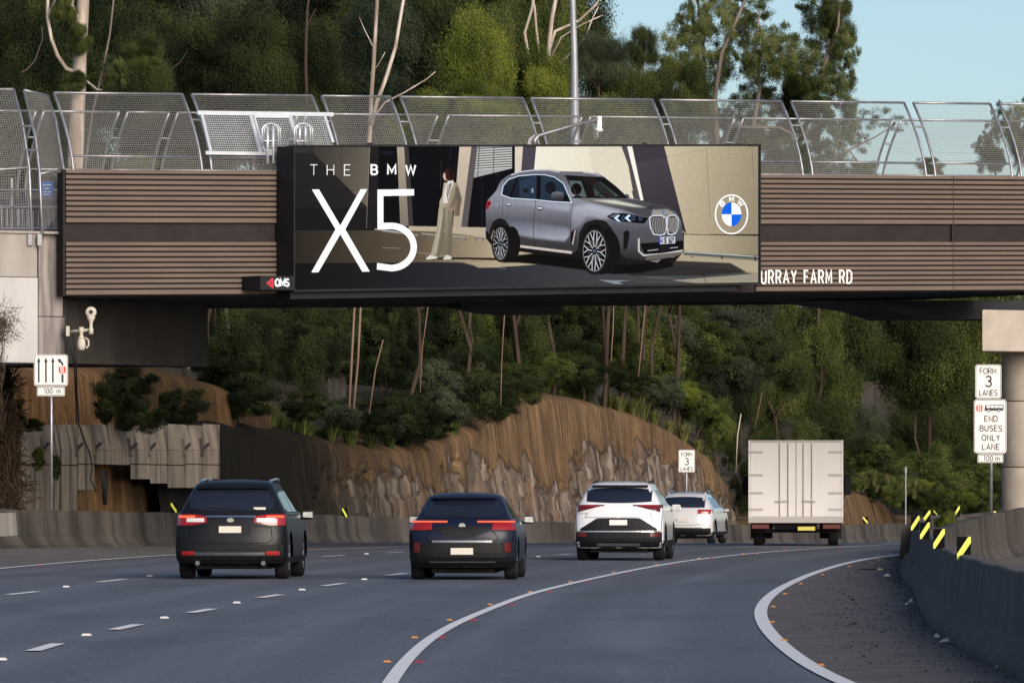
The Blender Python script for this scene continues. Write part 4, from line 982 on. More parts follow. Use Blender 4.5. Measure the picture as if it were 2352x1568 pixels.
mb = MB(); mb.quad(B(sa, DF, za0), B(sb, DF, zb0), B(sb, DF, zb1), B(sa, DF, za1))
o = mb.build('screen', ms, bill, fix=False); uv = o.data.uv_layers.new(name='uv')
for i, c in enumerate(((0, 0), (1, 0), (1, 1), (0, 1))): uv.data[i].uv = c

# hoops of the access ladder, gate frame, camera arm
for x0, x1, yt, lab in ((598, 643, 281, 'left pair of galvanised ladder hoops above the dark billboard end'), (672, 717, 281, 'right pair of galvanised ladder hoops behind the top of the billboard')):
    hoop = empty('ladder_hoop', (0, 0, 0), 0, lab, 'ladder')
    for k, dx in enumerate((0, 9)):
        cx = (x0 + x1) / 2; d = -.35 + .3 * k; rad = (x1 - x0 - 8) / 2
        pts = [(cx + dx / 2 - rad, 336)] + [(cx + dx / 2 - rad, 300)] + [(cx + dx / 2 - rad * math.cos(R(a)), 300 - 16 * math.sin(R(a))) for a in range(20, 170, 20)] + [(cx + dx / 2 + rad, 300), (cx + dx / 2 + rad, 336)]
        mb = MB(); mb.tube([BZ(px, py, d) for px, py in pts], .022, 6); mb.build('hoop_rail', M['galvanised_bright'], hoop, smooth=True)
    for dx in (-6, 7):
        mb = MB(); mb.tube([BZ(cx + dx, 283, -.3), BZ(cx + dx, 376 if x0 < 640 else 336, -.3)], .03, 6); mb.build('upright', M['galvanised_bright'], hoop, smooth=True)
    mb = MB(); mb.tube([BZ(x0 + 3, 324, -.3), BZ(x1 - 2, 324, -.3)], .018, 6); mb.build('cross_bar', M['galvanised_bright'], hoop, smooth=True)
gate = empty('access_gate', (0, 0, 0), 0, 'bright new galvanised gate frame bolted to the bridge fence above the left cladding', 'gate')
def lean(x, y): # points on the leaning fence plane
    t = (390 - y) / 170.; return BZ(x, y, .05 + .65 * max(t, 0) ** 1.5)
def bar(a, b_, r_=.035, nm='frame_bar'):
    mb = MB(); mb.beam(lean(*a), lean(*b_), r_ * 2, r_ * 1.2, up=BN); mb.build(nm, M['galvanised_bright'], gate)
bar((453, 259), (765, 263), .045); bar((472, 351), (640, 353.5), .04)
bar((463, 262), (484, 349)); bar((575, 263), (598, 349)); bar((667, 264), (682, 330)); bar((745, 265), (765, 328))
bar((584, 268), (606, 345), .025, 'door_frame'); bar((584, 268), (664, 268), .025, 'door_frame'); bar((664, 268), (682, 330), .025, 'door_frame'); bar((606, 345), (640, 347), .025, 'door_frame')
mb = MB()
for i in range(58):
    t = i / 58; a = (470 + 280 * t, 264); b_ = (a[0] + 22, 349)
    pa_, pb_ = lean(*a), lean(*b_); e = BE * .004; mb.quad(pa_ - e, pa_ + e, pb_ + e, pb_ - e)
for i in range(17):
    y_ = 264 + 85 * i / 17; dx = 22 * i / 17
    pa_, pb_ = lean(465 + dx, y_), lean(748 + dx, y_ + 3); e = Vector((0, 0, .004)); mb.quad(pa_ - e, pb_ - e, pb_ + e, pa_ + e)
mb.build('wire_mesh', M['galvanised_bright'], gate, fix=False)['kind'] = 'stuff'
arm = empty('surveillance_camera', (0, 0, 0), 0, 'long grey arm carrying a small white camera above the top edge of the billboard', 'camera')
fr_ = lambda x, y: BZ(x, y, -.5)
mb = MB(); mb.tube([fr_(1228, 335), fr_(1228, 322), fr_(1236, 312), fr_(1300, 293), fr_(1372, 274)], [.055, .055, .045, .04, .04], 8); mb.build('arm', M['galvanised'], arm, smooth=True)
mb = MB(); mb.prism([(1214, 333), (1218, 318), (1232, 308), (1236, 333)], lambda x, y, e: fr_(x, y) + BN * (.06 + e), .02); mb.build('gusset', M['galvanised'], arm)
mb = MB(); q = fr_(1377, 290); mb.box(q.x - .055, q.x + .055, q.y - .06, q.y + .06, q.z - .08, q.z + .24); mb.build('camera_box', M['sign_white'], arm, bevel=.01)
mb = MB(); q = fr_(1375, 296); mb.lathe([(.001, .0), (.10, .0), (.11, -.03), (.07, -.08), (.001, -.09)], (q.x, q.y - .02, q.z), n=16); mb.build('camera_head', M['sign_white'], arm, smooth=True)
# small fixings along the billboard top
for x in (848, 1480):
    mb = MB(); q = BZ(x, 333, -.5); mb.box(q.x - .06, q.x + .06, q.y - .05, q.y + .05, q.z - .02, q.z + .05); mb.build('lifting_lug', M['housing_black'], bill)
# ------------------------------------------------------------- road signs
def sign_panel(root, x0, x1, y0, y1, D, r_=.06, border=True, th=.012):
    a = P(x0, y1, D); b_ = P(x1, y0, D)
    fn = lambda x, z, e: (x, D + e, z)
    mb = MB(); mb.prism(round_rect(a.x, b_.x, a.z, b_.z, r_), fn, th); mb.build('sign_board', M['sign_white'], root)
    if border:
        o_ = round_rect(a.x + .018, b_.x - .018, a.z + .018, b_.z - .018, r_ * .8); 
        mb = MB()
        for q in ribbon(o_ + [o_[0]], .012): mb.quad(*[(p_.x, D - .003, p_.y) for p_ in q])
        mb.build('border', M['sign_black'], root, fix=False)
    return a, b_
def sign_text(root, txt, cx, ybase, hpx, strokepx, sppx, D, m='sign_black', wf=.8, off=.004):
    k = D / F
    mb = lay_text(txt, hpx * k, strokepx * k, sppx * k, lambda x, z, e: (x, D - off, z), P(cx, 0, D).x, P(0, ybase, D).z, wf=wf)
    return mb.build('lettering', M[m], root, fix=False)
def flat(root, pts, D, m, name, off=.004):
    mb = MB(); mb.add([(lambda q: (q.x, D - off, q.z))(P(x, y, D)) for x, y in pts], [tuple(range(len(pts)))]); return mb.build(name, M[m], root, fix=False)
def pole(root, x, y0, y1, D, r_=.032, m='galvanised'):
    a, b_ = P(x, y1, D), P(x, y0, D); mb = MB(); mb.tube([a, b_], r_, 10); return mb.build('pole', M[m], root, smooth=True)
# lane sign, left
D = 147.3
s1 = empty('lane_sign', P(117, 1165, D), 0, 'white sign with three upright arrows and one bending arrow behind the left barrier', 'sign'); s1.location = (0, 0, 0)
pole(s1, 118, 820, 1170, D + .06)
sign_panel(s1, 78, 156, 814, 886, D); sign_panel(s1, 85, 149, 888, 909, D, .03)
sign_text(s1, '100', 111, 903, 10.5, 1.7, 2.4, D, wf=.9); sign_text(s1, 'm', 135, 903, 11, 1.6, 2, D, wf=1.05)
for x in (89, 105.5, 121.5):
    flat(s1, [(x - 1.9, 878), (x - 1.9, 830), (x + 1.9, 830), (x + 1.9, 878)], D, 'sign_black', 'arrow_shaft'); flat(s1, [(x - 4.2, 831.5), (x, 820), (x + 4.2, 831.5)], D, 'sign_black', 'arrow_head', .005)
flat(s1, [(141.2, 878), (141.2, 859), (146, 859), (146, 878)], D, 'sign_black', 'arrow_shaft')
mb = MB()
for q in ribbon([(143.8, 839), (143, 834), (140.5, 831), (137, 829)], 4.4): mb.quad(*[(lambda v: (v.x, D - .004, v.z))(P(p_.x, p_.y, D)) for p_ in q])
mb.build('arrow_shaft', M['sign_black'], s1, fix=False)
flat(s1, [(132, 824), (142, 825), (136, 834)], D, 'sign_black', 'arrow_head', .005)
_a, _b = P(135, 857, D), P(151, 841, D)
mb = MB(); mb.add([(x, D - .006, z) for x, z in round_rect(_a.x, _b.x, _a.z, _b.z, .04)], [tuple(range(20))]); mb.build('bus_symbol', M['sign_red'], s1, fix=False)
sign_text(s1, 'B', 143, 854.5, 11, 2.0, 1, D, 'sign_white', wf=.85, off=.009)
# far FORM 3 LANES
D = 232
s2 = empty('lane_sign', (0, 0, 0), 0, 'small distant white FORM 3 LANES sign on a thin pole before the brown cliff', 'sign')
pole(s2, 1577, 1040, 1200, D + .06)
sign_panel(s2, 1558.5, 1596, 1032.5, 1084, D, .05)
sign_text(s2, 'FORM', 1577.3, 1047, 8, 1.3, 1.6, D, wf=.95); sign_text(s2, '3', 1577.3, 1067, 15, 2.2, 1, D, wf=1); sign_text(s2, 'LANES', 1577.3, 1080, 8, 1.3, 1.5, D, wf=.93)
# right combination
D = 147
s3 = empty('bus_lane_sign', (0, 0, 0), 0, 'stacked FORM 3 LANES and END BUSES ONLY LANE signs before the round pier', 'sign')
pole(s3, 2276.5, 860, 1204, D + .06, .036)
sign_panel(s3, 2240, 2300, 837, 915, D); sign_panel(s3, 2237, 2312, 916.5, 1041, D, .075); sign_panel(s3, 2245.5, 2304.5, 1042.5, 1062, D, .03)
sign_text(s3, 'FORM', 2269.5, 858, 12.5, 1.9, 2.5, D, wf=.93); sign_text(s3, '3', 2270.5, 887.5, 24, 3.6, 1, D, wf=.95); sign_text(s3, 'LANES', 2270, 908, 12.5, 1.9, 2.3, D, wf=.9)
for t_, y_ in (('END', 967.5), ('BUSES', 989.5), ('ONLY', 1011), ('LANE', 1032)): sign_text(s3, t_, 2276, y_, 12.5, 2.1, 3.6, D, wf=1.0)
sign_text(s3, '100', 2270, 1057.5, 11, 1.7, 2.6, D, wf=.95); sign_text(s3, 'm', 2291, 1057.5, 11, 1.6, 2, D, wf=1.1)
_a, _b = P(2242.5, 944.5, D), P(2256.5, 929.5, D)
mb = MB(); mb.add([(x, D - .004, z) for x, z in round_rect(_a.x, _b.x, _a.z, _b.z, .035)], [tuple(range(20))]); mb.build('bus_symbol', M['sign_red'], s3, fix=False)
sign_text(s3, 'B', 2249.5, 942, 10, 1.8, 1, D, 'sign_white', wf=.85, off=.007)
flat(s3, [(2261, 943), (2263, 930), (2305, 929), (2305, 942.5)], D, 'sign_black', 'bus_picture')
for k in range(4): flat(s3, [(2266 + k * 9.6, 936.5), (2266 + k * 9.6, 931), (2274.2 + k * 9.6, 931), (2274.2 + k * 9.6, 936.5)], D, 'sign_white', 'bus_window', .006)
for x in (2271, 2294):
    flat(s3, [(x + 3.6 * math.cos(R(a)), 942.5 + 3.6 * math.sin(R(a))) for a in range(0, 360, 30)], D, 'sign_black', 'bus_wheel', .007); flat(s3, [(x + 1.8 * math.cos(R(a)), 942.5 + 1.8 * math.sin(R(a))) for a in range(0, 360, 30)], D, 'sign_white', 'bus_hub', .009)
# thin poles
th = empty('thin_post', (0, 0, 0), 0, 'thin bare grey post with a small bluish cap beside the far barrier', 'post')
D = 296; mb = MB(); mb.tube([P(2080, 1205, D), P(2080, 1075, D)], .035, 8); mb.build('pole', M['galvanised'], th); mb = MB(); mb.tube([P(2080, 1086, D - .05), P(2080, 1072, D - .05)], .06, 8); mb.build('cap', M['pole_grey'], th)
# street lamp post beyond the bridge
lp = empty('lamp_post', (0, 0, 0), 0, 'tall plain grey lamp post rising out of frame behind the overbridge fence', 'post')
D = 172; mb = MB(); pts_ = [P(1325, 620, D), P(1323.5, 420, D), P(1321, 330, D), P(1319, 120, D), P(1314, -40, D), P(1310, -220, D)]
mb.tube(pts_, [.13, .13, .125, .085, .08, .07], 14); mb.build('shaft', M['pole_grey'], lp, smooth=True)
mb = MB(); mb.tube([P(1310, -220, D), P(1290, -300, D), P(1200, -330, D - 1)], .05, 8); mb.build('outreach_arm', M['pole_grey'], lp, smooth=True)
mb = MB(); q = P(1180, -330, D - 1); mb.box(q.x - .3, q.x + .15, q.y - .12, q.y + .12, q.z - .08, q.z + .06); mb.build('lamp_head', M['pole_grey'], lp, bevel=.02)

# ------------------------------------------------------------- CCTV cameras under the deck
D = 149.6
cc = empty('camera_bracket', (0, 0, 0), 0, 'cream wall bracket arm with two hanging security cameras under the bridge', 'bracket')
mb = MB(); mb.tube([P(154, 762, D), P(208, 757, D - .35)], .035, 8); mb.build('arm', M['camera_cream'], cc, smooth=True)
mb = MB(); q = P(155, 762, D); mb.box(q.x - .03, q.x + .05, q.y - .08, q.y + .08, q.z - .10, q.z + .13); mb.build('wall_plate', M['camera_cream'], cc, bevel=.008)
def cctv(x, y0, y1, d_, label, up):
    root = empty('security_camera', P(x, (y0 + y1) / 2, d_), 0, label, 'camera', 'security cameras under the bridge'); root.location = (0, 0, 0)
    q = P(x, y0, d_); H = (y1 - y0) / F * d_; sg = 1 if up else -1
    q0 = P(x, 757, d_)
    if up:
        mb = MB(); mb.lathe([(.001, -.10), (.055, -.10), (.055, .02), (.038, .04), (.038, .16), (.08, .24), (.10, .30), (.001, .31)], q0, n=18); mb.build('stem', M['camera_cream'], root, smooth=True)
        c_ = Vector((q0.x, q0.y, q0.z + .40)); mb = MB(); mb.lathe([(.001, -.10), (.09, -.10), (.13, -.07), (.145, 0), (.13, .07), (.10, .08)], c_, n=18); 
        mb = MB(); prof = [(.05, -.06), (.115, -.06), (.13, .0), (.115, .08), (.05, .08)]
        b0 = len(mb.v)
        for r_, h in prof:
            for k in range(18): a = 2 * math.pi * k / 18; mb.v.append((c_.x + r_ * math.cos(a), c_.y - h, c_.z + r_ * math.sin(a)))
        for i in range(4):
            for k in range(18): k2 = (k + 1) % 18; mb.f.append((b0 + i * 18 + k, b0 + i * 18 + k2, b0 + (i + 1) * 18 + k2, b0 + (i + 1) * 18 + k))
        mb.build('camera_housing', M['camera_cream'], root, smooth=True)
        mb = MB(); mb.v = [(c_.x + .062 * math.cos(R(a)), c_.y - .03, c_.z + .062 * math.sin(R(a))) for a in range(0, 360, 20)]; mb.f = [tuple(range(18))]; mb.build('lens', M['sign_black'], root, fix=False)
    else:
        mb = MB(); mb.lathe([(.001, .06), (.06, .06), (.06, -.06), (.04, -.08), (.04, -.14), (.07, -.16), (.07, -.20), (.001, -.20)], q0, n=18); mb.build('stem', M['camera_cream'], root, smooth=True)
        mb = MB(); mb.lathe([(.001, -.20), (.07, -.20), (.09, -.25), (.10, -.36), (.08, -.44), (.05, -.47), (.001, -.475)], q0, n=18); mb.build('camera_housing', M['camera_cream'], root, smooth=True)
        mb = MB(); mb.tube([(q0.x + .09, q0.y, q0.z - .18), (q0.x + .16, q0.y, q0.z - .24), (q0.x + .165, q0.y, q0.z - .36), (q0.x + .11, q0.y, q0.z - .42)], .022, 6); mb.build('side_arm', M['camera_cream'], root)
cctv(187, 750, 802, D - .22, 'lower cream security camera hanging down from the bracket under the bridge', False)
cctv(209, 718, 765, D - .40, 'upper cream security camera standing on the bracket with its round lens facing the road', True)
cb = MB(); cb.tube([P(160, 768, D), P(163, 800, D), P(170, 835, D + .2), P(173, 880, 158), P(176, 970, 165)], .018, 6)
o = cb.build('cable', M['cable_black'], None, smooth=True); tag(o, 'left one of two black cables running down the rock from the camera bracket', 'cable')
cb = MB(); cb.tube([P(167, 768, D), P(172, 810, D), P(175, 840, D + .2), P(177, 900, 158), P(181, 975, 165)], .018, 6)
o = cb.build('cable', M['cable_black'], None, smooth=True); tag(o, 'right one of two black cables running down the rock from the camera bracket', 'cable')
# ------------------------------------------------------------- rock cutting, retaining wall, hillside
def cmat(mname='cutting_rock', gain=(1, 1, 1)):
    m = bpy.data.materials.new(mname); m.use_nodes = True; n = m.node_tree.nodes; l = m.node_tree.links; p = n['Principled BSDF']
    tc = n.new('ShaderNodeTexCoord'); at = n.new('ShaderNodeAttribute'); at.attribute_name = 'rock'; uvn = n.new('ShaderNodeUVMap'); uvn.uv_map = 'uv'
    def noi(vec, st, sc, det=5):
        mp = n.new('ShaderNodeMapping'); mp.inputs['Scale'].default_value = st; l.new(vec, mp.inputs[0]); t = n.new('ShaderNodeTexNoise'); t.inputs['Scale'].default_value = sc; t.inputs['Detail'].default_value = det; l.new(mp.outputs[0], t.inputs['Vector']); return t.outputs[0]
    def mr(s_, a, b_, c=0, d=1):
        r = n.new('ShaderNodeMapRange'); r.inputs[1].default_value = a; r.inputs[2].default_value = b_; r.inputs[3].default_value = c; r.inputs[4].default_value = d; l.new(s_, r.inputs[0]); return r.outputs[0]
    def mx(f, a, b_):
        k = n.new('ShaderNodeMix'); k.data_type = 'RGBA'; l.new(f, k.inputs[0])
        for i, v in ((6, a), (7, b_)):
            if isinstance(v, tuple): k.inputs[i].default_value = (*v, 1)
            else: l.new(v, k.inputs[i])
        return k.outputs[2]
    uv = uvn.outputs[0]
    streak = noi(uv, (1, .10, 1), 1.1); streak2 = noi(uv, (1, .05, 1), 3.2); blob = noi(uv, (1, 1, 1), .5); fine = noi(uv, (1, .5, 1), 9)
    brown = mx(mr(streak, .38, .66), (.085, .050, .026), (.172, .108, .054))
    brown = mx(mr(streak2, .50, .70, 0, .75), brown, (.04, .027, .017))
    brown = mx(mr(blob, .50, .72, 0, .8), brown, (.21, .135, .062))
    brown = mx(mr(noi(uv, (1, .05, 1), 8), .50, .64, 0, .7), brown, (.035, .022, .014))
    brown = mx(mr(noi(uv, (1, .06, 1), 6.1), .54, .66, 0, .55), brown, (.30, .21, .12))
    brown = mx(mr(fine, .35, .75, 0, .5), brown, (.20, .135, .085))
    grey = mx(mr(streak2, .40, .62), (.15, .118, .092), (.055, .042, .034))
    grey = mx(mr(noi(uv, (1, .07, 1), 2.1), .52, .66, 0, .8), grey, (.33, .28, .235))
    grey = mx(mr(blob, .5, .68, 0, .6), grey, (.20, .12, .07))
    fac = n.new('ShaderNodeMath'); fac.operation = 'ADD'; l.new(at.outputs['Fac'], fac.inputs[0]); l.new(mr(noi(uv, (1, .5, 1), .5, 6), .3, .7, -.35, .35), fac.inputs[1])
    col = mx(mr(fac.outputs[0], .47, .53), brown, grey)
    edge = mr(fac.outputs[0], .44, .5); e2 = mr(fac.outputs[0], .5, .56, 1, 0); em = n.new('ShaderNodeMath'); em.operation = 'MULTIPLY'; l.new(edge, em.inputs[0]); l.new(e2, em.inputs[1])
    col = mx(mr(em.outputs[0], 0, 1, 0, .7), col, (.04, .028, .02))
    mo = n.new('ShaderNodeAttribute'); mo.attribute_name = 'painted_shade'; mm = n.new('ShaderNodeMath'); mm.operation = 'MULTIPLY'; l.new(mo.outputs['Fac'], mm.inputs[0]); l.new(mr(noi(uv, (1, .3, 1), .8), .3, .55, .75, 1.), mm.inputs[1])
    col = mx(mm.outputs[0], col, (.014, .012, .009))  # near-black under-bridge shade painted into the rock colour, set per column
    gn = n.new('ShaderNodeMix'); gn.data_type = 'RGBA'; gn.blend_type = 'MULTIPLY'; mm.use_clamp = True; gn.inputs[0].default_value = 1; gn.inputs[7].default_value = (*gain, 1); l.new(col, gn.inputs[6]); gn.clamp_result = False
    l.new(gn.outputs[2], p.inputs['Base Color']); p.inputs['Roughness'].default_value = .95; p.inputs['Specular IOR Level'].default_value = .06
    b1 = n.new('ShaderNodeBump'); b1.inputs['Strength'].default_value = .8; b1.inputs['Distance'].default_value = .09
    ad = n.new('ShaderNodeMath'); ad.operation = 'ADD'; l.new(noi(uv, (1, .16, 1), 5, 8), ad.inputs[0]); l.new(mr(fac.outputs[0], .47, .53, 0, -1.0), ad.inputs[1]); l.new(ad.outputs[0], b1.inputs['Height']); l.new(b1.outputs[0], p.inputs['Normal'])
    M[mname] = m; return m
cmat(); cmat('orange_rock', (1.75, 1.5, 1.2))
def cliff(name, cps, zt, rise, rockline, D_of, setb=.25, base=-.3, top_round=1.1, amp=.17, top_run=3.5, seed=0, m='cutting_rock', painted_shade=None):
    """cps: photo columns; zt: photo row of the top per column; D_of: base distance per column"""
    mb = MB(); cols = []; rock = []; uvs = []; U = 0; prev = None; NV = 64
    for x in cps:
        D = D_of(x); y_t = zt(x); base_p = Vector(((x - 1176) / F * D, D, 0))
        if prev is not None: U += (base_p - prev).length
        prev = base_p
        b2 = Vector(((x + 8 - 1176) / F * D_of(x + 8), D_of(x + 8), 0)); t = (b2 - base_p).normalized(); nr = Vector((-t.y, t.x, 0))   # into the hill
        Htop = EYE + (HZ - y_t) / F * (D + 2.0); z0 = g(D) + base; H = Htop - z0; rl = EYE + (HZ - rockline(x)) / F * D
        col = []
        for j in range(NV + 1):
            v = j / NV
            if v < .78: vv = v / .78; z = z0 + (H - top_round * .6) * vv; off = setb * (H * vv)
            else:
                w_ = (v - .78) / .22; z = z0 + (H - top_round * .6) + top_round * .6 * math.sin(w_ * math.pi / 2); off = setb * H + top_run * (1 - math.cos(w_ * math.pi / 2))
            gr_ = noise.noise(Vector((U * .55, z * .10, 3.1 + seed))) * .7 + noise.noise(Vector((U * 1.6, z * .16, 9.7 + seed))) * .28 + noise.noise(Vector((U * .25, z * .5, 1.7 + seed))) * .35 + noise.noise(Vector((U * 4, z * .8, 5))) * .06
            isr = 1 if z < rl + noise.noise(Vector((U * .8, 0, 4))) * .8 + noise.noise(Vector((U * 3, 0, 8))) * .25 else 0
            o_ = off + gr_ * amp * (0.3 + min(1, v * 3)) * (1 if v < .9 else .6)
            if isr: jx = noise.noise(Vector((U * 1.3, z * 1.1, 2))) * .5; o_ += .10 + .13 * noise.cell(Vector((U * .8 + jx, z * .9 + jx, 7))) + .09 * noise.cell(Vector((U * 2.1 + jx * 2, z * 1.7 - jx, 3))) + .04 * noise.noise(Vector((U * 5, z * 3, 2)))
            q = base_p + nr * o_; col.append((q.x, q.y, z)); rock.append(min(1, max(0, .5 + (rl - z) * .35))); uvs.append((U, z))
        cols.append(col)
    mb.grid(cols); me = mb.mesh(name, True, False); me.materials.append(M[m])
    if painted_shade:
        am = me.attributes.new('painted_shade', 'FLOAT', 'POINT'); am.data.foreach_set('value', [painted_shade(x) for x in cps for _ in range(NV + 1)])
    at = me.attributes.new('rock', 'FLOAT', 'POINT'); at.data.foreach_set('value', rock)
    uv = me.uv_layers.new(name='uv'); lp = np.empty(len(me.loops), dtype=np.int32); me.loops.foreach_get('vertex_index', lp); uv.data.foreach_set('uv', np.array(uvs)[lp].ravel())
    o = link(name, me); tag(o, kind='structure'); return cols
def itp(pts): return lambda x: float(np.interp(x, [a for a, b in pts], [b for a, b in pts]))
Dl = itp([(-400, 140), (0, 165), (505, 194), (830, 213), (1250, 240), (1677, 268), (1800, 282), (1970, 312), (2110, 345)])
topl = itp([(380, 925), (505, 935), (600, 945), (700, 957), (800, 985), (900, 1005), (1000, 1000), (1060, 985), (1150, 952), (1210, 912), (1260, 895), (1320, 886), (1400, 900), (1500, 928), (1600, 975), (1660, 1020), (1690, 1080), (1702, 1140), (1712, 1180)])
rockl = itp([(380, 1300), (600, 1300), (780, 1090), (860, 1070), (950, 1085), (1000, 1130), (1060, 1060), (1200, 1075), (1300, 1130), (1350, 1048), (1450, 1040), (1560, 1050), (1640, 1095), (1700, 1160)])
c_main = cliff('rock_cutting', list(np.arange(380, 1716, 3.0)), topl, 6, rockl, Dl, setb=.12, painted_shade=itp([(380, 1.3), (660, 1.25), (800, .85), (920, .4), (1100, 0)]))
c_far = cliff('rock_cutting', list(np.arange(1925, 2125, 4.0)), itp([(1925, 1115), (1960, 1102), (2010, 1112), (2050, 1130), (2080, 1160), (2125, 1192)]), 4, itp([(1900, 1300), (2200, 1300)]), Dl, setb=.2, seed=5)
c_mid = cliff('rock_cutting', list(np.arange(1700, 1940, 5.0)), itp([(1700, 1165), (1760, 1185), (1900, 1180), (1940, 1130)]), 3, itp([(1600, 1400), (2200, 1400)]), lambda x: Dl(x) + 1.5, setb=.5, seed=9)
# left upper orange face and the vine bank
c_up = cliff('rock_cutting', list(np.arange(-60, 640, 4.0)), itp([(-60, 800), (20, 815), (300, 820), (450, 830), (640, 900)]), 6, itp([(0, 1600), (700, 1600)]), lambda x: Dl(x) + 2.6, setb=.06, amp=.3, seed=2, m='orange_rock', painted_shade=itp([(-60, 0), (230, .1), (330, .8), (640, .9)]))
mb = MB(); cols = []
for x in np.arange(-300, 62, 6.0):
    D = Dl(x) - .7; col = []
    for j in range(20):
        v = j / 19; z = -.1 + 7.0 * v; off = .2 + 2.1 * v + noise.noise(Vector((x * .02, z * .5, 0))) * .5
        q = P(x, 0, D); col.append((q.x - off * .5, q.y + off, z))
    cols.append(col)
mb.grid(cols); tag(mb.build('earth_bank', M['earth'], smooth=True, fix=False), kind='structure')

# retaining wall of concrete panels with folded caps and anchor brackets
wall = empty('retaining_wall', (0, 0, 0), 0, 'stained concrete retaining wall of upright panels with folded sloping tops and anchor brackets', 'wall')
wx = [48, 100, 139, 178, 217, 262, 300, 345, 385, 425, 465, 505]
wb = [1195, 1195, 1195, 1125, 1068, 1068, 1100, 1110, 1120, 1120, 1100, 1195]
def WP(x, off, z):
    D = Dl(x) - .55 + off; q = P(x, 0, D); return Vector((q.x, q.y, z))
for i in range(len(wx) - 1):
    a, b_ = wx[i], wx[i + 1] - .6; D = Dl((a + b_) / 2) - .55
    zk = EYE + (HZ - 1034) / F * D; zt_ = EYE + (HZ - 974 - (2 if i % 2 else 0)) / F * (D + .7); zj = EYE + (HZ - (1066 + (i % 3))) / F * D; zb_ = EYE + (HZ - min(wb[i], 1190)) / F * D - (.5 if wb[i] > 1180 else 0)
    pr = .03 * (i % 2)
    mp = M['wall_brown']
    mb = MB(); mb.hexa([WP(a, -pr, zj + .01), WP(b_, -pr, zj + .01), WP(b_, .5, zj + .01), WP(a, .5, zj + .01), WP(a, -pr, zk), WP(b_, -pr, zk), WP(b_, .5, zk), WP(a, .5, zk)]); mb.build('wall_panel', mp, wall, bevel=.015)
    mb = MB(); mb.hexa([WP(a, -pr, zk + .002), WP(b_, -pr, zk + .002), WP(b_, 1.3, zk + .002), WP(a, 1.3, zk + .002), WP(a, .62 - pr, zt_), WP(b_, .62 - pr, zt_), WP(b_, 1.6, zt_), WP(a, 1.6, zt_)]); mb.build('sloping_cap', mp, wall, bevel=.015)
    if zb_ < zj - .1:
        mb = MB(); mb.hexa([WP(a, -pr + .02, zb_), WP(b_, -pr + .02, zb_), WP(b_, .5, zb_), WP(a, .5, zb_), WP(a, -pr + .02, zj - .012), WP(b_, -pr + .02, zj - .012), WP(b_, .5, zj - .012), WP(a, .5, zj - .012)]); mb.build('wall_panel', mp, wall, bevel=.015)
    # bracket: short sloping block at the fold
    if i % 3 == 1: continue
    mb = MB(); c0 = WP(b_ - 1, -.16, zk - .16); c1_ = WP(b_ - 7, .22, zk + .34); mb.beam(c1_, c0, .10 + .05 * (i % 2), .12, up=(0, -1, .6)); mb.build('anchor_bracket', M['barrier_concrete'], wall, bevel=.01)
    mb = MB(); mb.beam(WP(b_ - 1, -.14, zk + .02), WP(b_ + 12 + 3 * (i % 2), -.05, zk + .20), .06, .06); mb.build('anchor_bracket', M['shaded_concrete'], wall)
for k in range(5):
    mb = MB(); mb.tube([WP(232 - 1 + k * 4.2, -.1, EYE + (HZ - 1078) / F * 172), WP(234 + k * 3.2, -.2, EYE + (HZ - 1110) / F * 172), WP(238 + k * 1.6, -.22, EYE + (HZ - 1160) / F * 172)], .018, 6)
    tag(mb.build('cable', M['cable_black'], None, smooth=True), 'black cable hanging in a bundle below the retaining wall panels', 'cable', 'cables under the retaining wall')
mb = MB(); mb.tube([P(181, 975, 165), P(194, 1010, 170.2), P(206, 1040, 171.3), P(212, 1070, 171.4), P(208, 1100, 171.4), P(222, 1130, 171.4)], .02, 6)
tag(mb.build('cable', M['cable_black'], None, smooth=True), 'thin black cable crossing the retaining wall from its cap down to its foot', 'cable')
# hillside surface
_cps = [(c[-1][1], c[-1][0], c[-1][2]) for c in c_main if True]
XT = sorted([(c[-1][1], c[-1][0], c[-1][2]) for c in (c_main + c_mid + c_far)], key=lambda q: q[0])
_ty = [q[0] for q in XT]; _tx = [q[1] for q in XT]; _tz = [q[2] for q in XT]
_ty = [120, 165] + [y for y in _ty if y > 190] ; _tx = [-22, -15.5] + [q[1] for q in XT if q[0] > 190]; _tz = [6.2, 6.8] + [q[2] for q in XT if q[0] > 190]
def hx(y): return float(np.interp(y, _ty + [420, 700], _tx + [40, 110]))
def hz(x, y):
    zt_ = float(np.interp(y, _ty + [420], _tz + [1.0])); t = max(hx(y) - x, 0)
    return zt_ - .35 + .10 * min(t, 60) + noise.noise(Vector((x * .1, y * .1, 0))) * .5 + (0.02 * max(0, y - 300) if x < hx(y) - 3 else 0)
mb = MB(); rows = []
for y in list(np.arange(172, 460, 3.0)) + [500, 560, 650]:
    rows.append([(hx(y) - .2 - t, y, hz(hx(y) - .2 - t, y)) for t in (0, .6, 1.5, 3, 5, 8, 12, 18, 26, 36, 50, 70, 100, 160)])
mb.grid(rows); tag(mb.build('hillside', M['earth'], smooth=True, fix=False), kind='structure')
# right bank far beyond the pier
mb = MB(); rows = []
for y in list(np.arange(215, 620, 8.0)):
    xl = hx(y) + 24; rows.append([(xl + t, y, g(y) + .15 * t if t < 40 else g(y) + 6) for t in (0, 5, 10, 20, 30, 60, 200)])
mb.grid(rows); tag(mb.build('far_bank', M['earth'], smooth=True, fix=False), kind='structure')
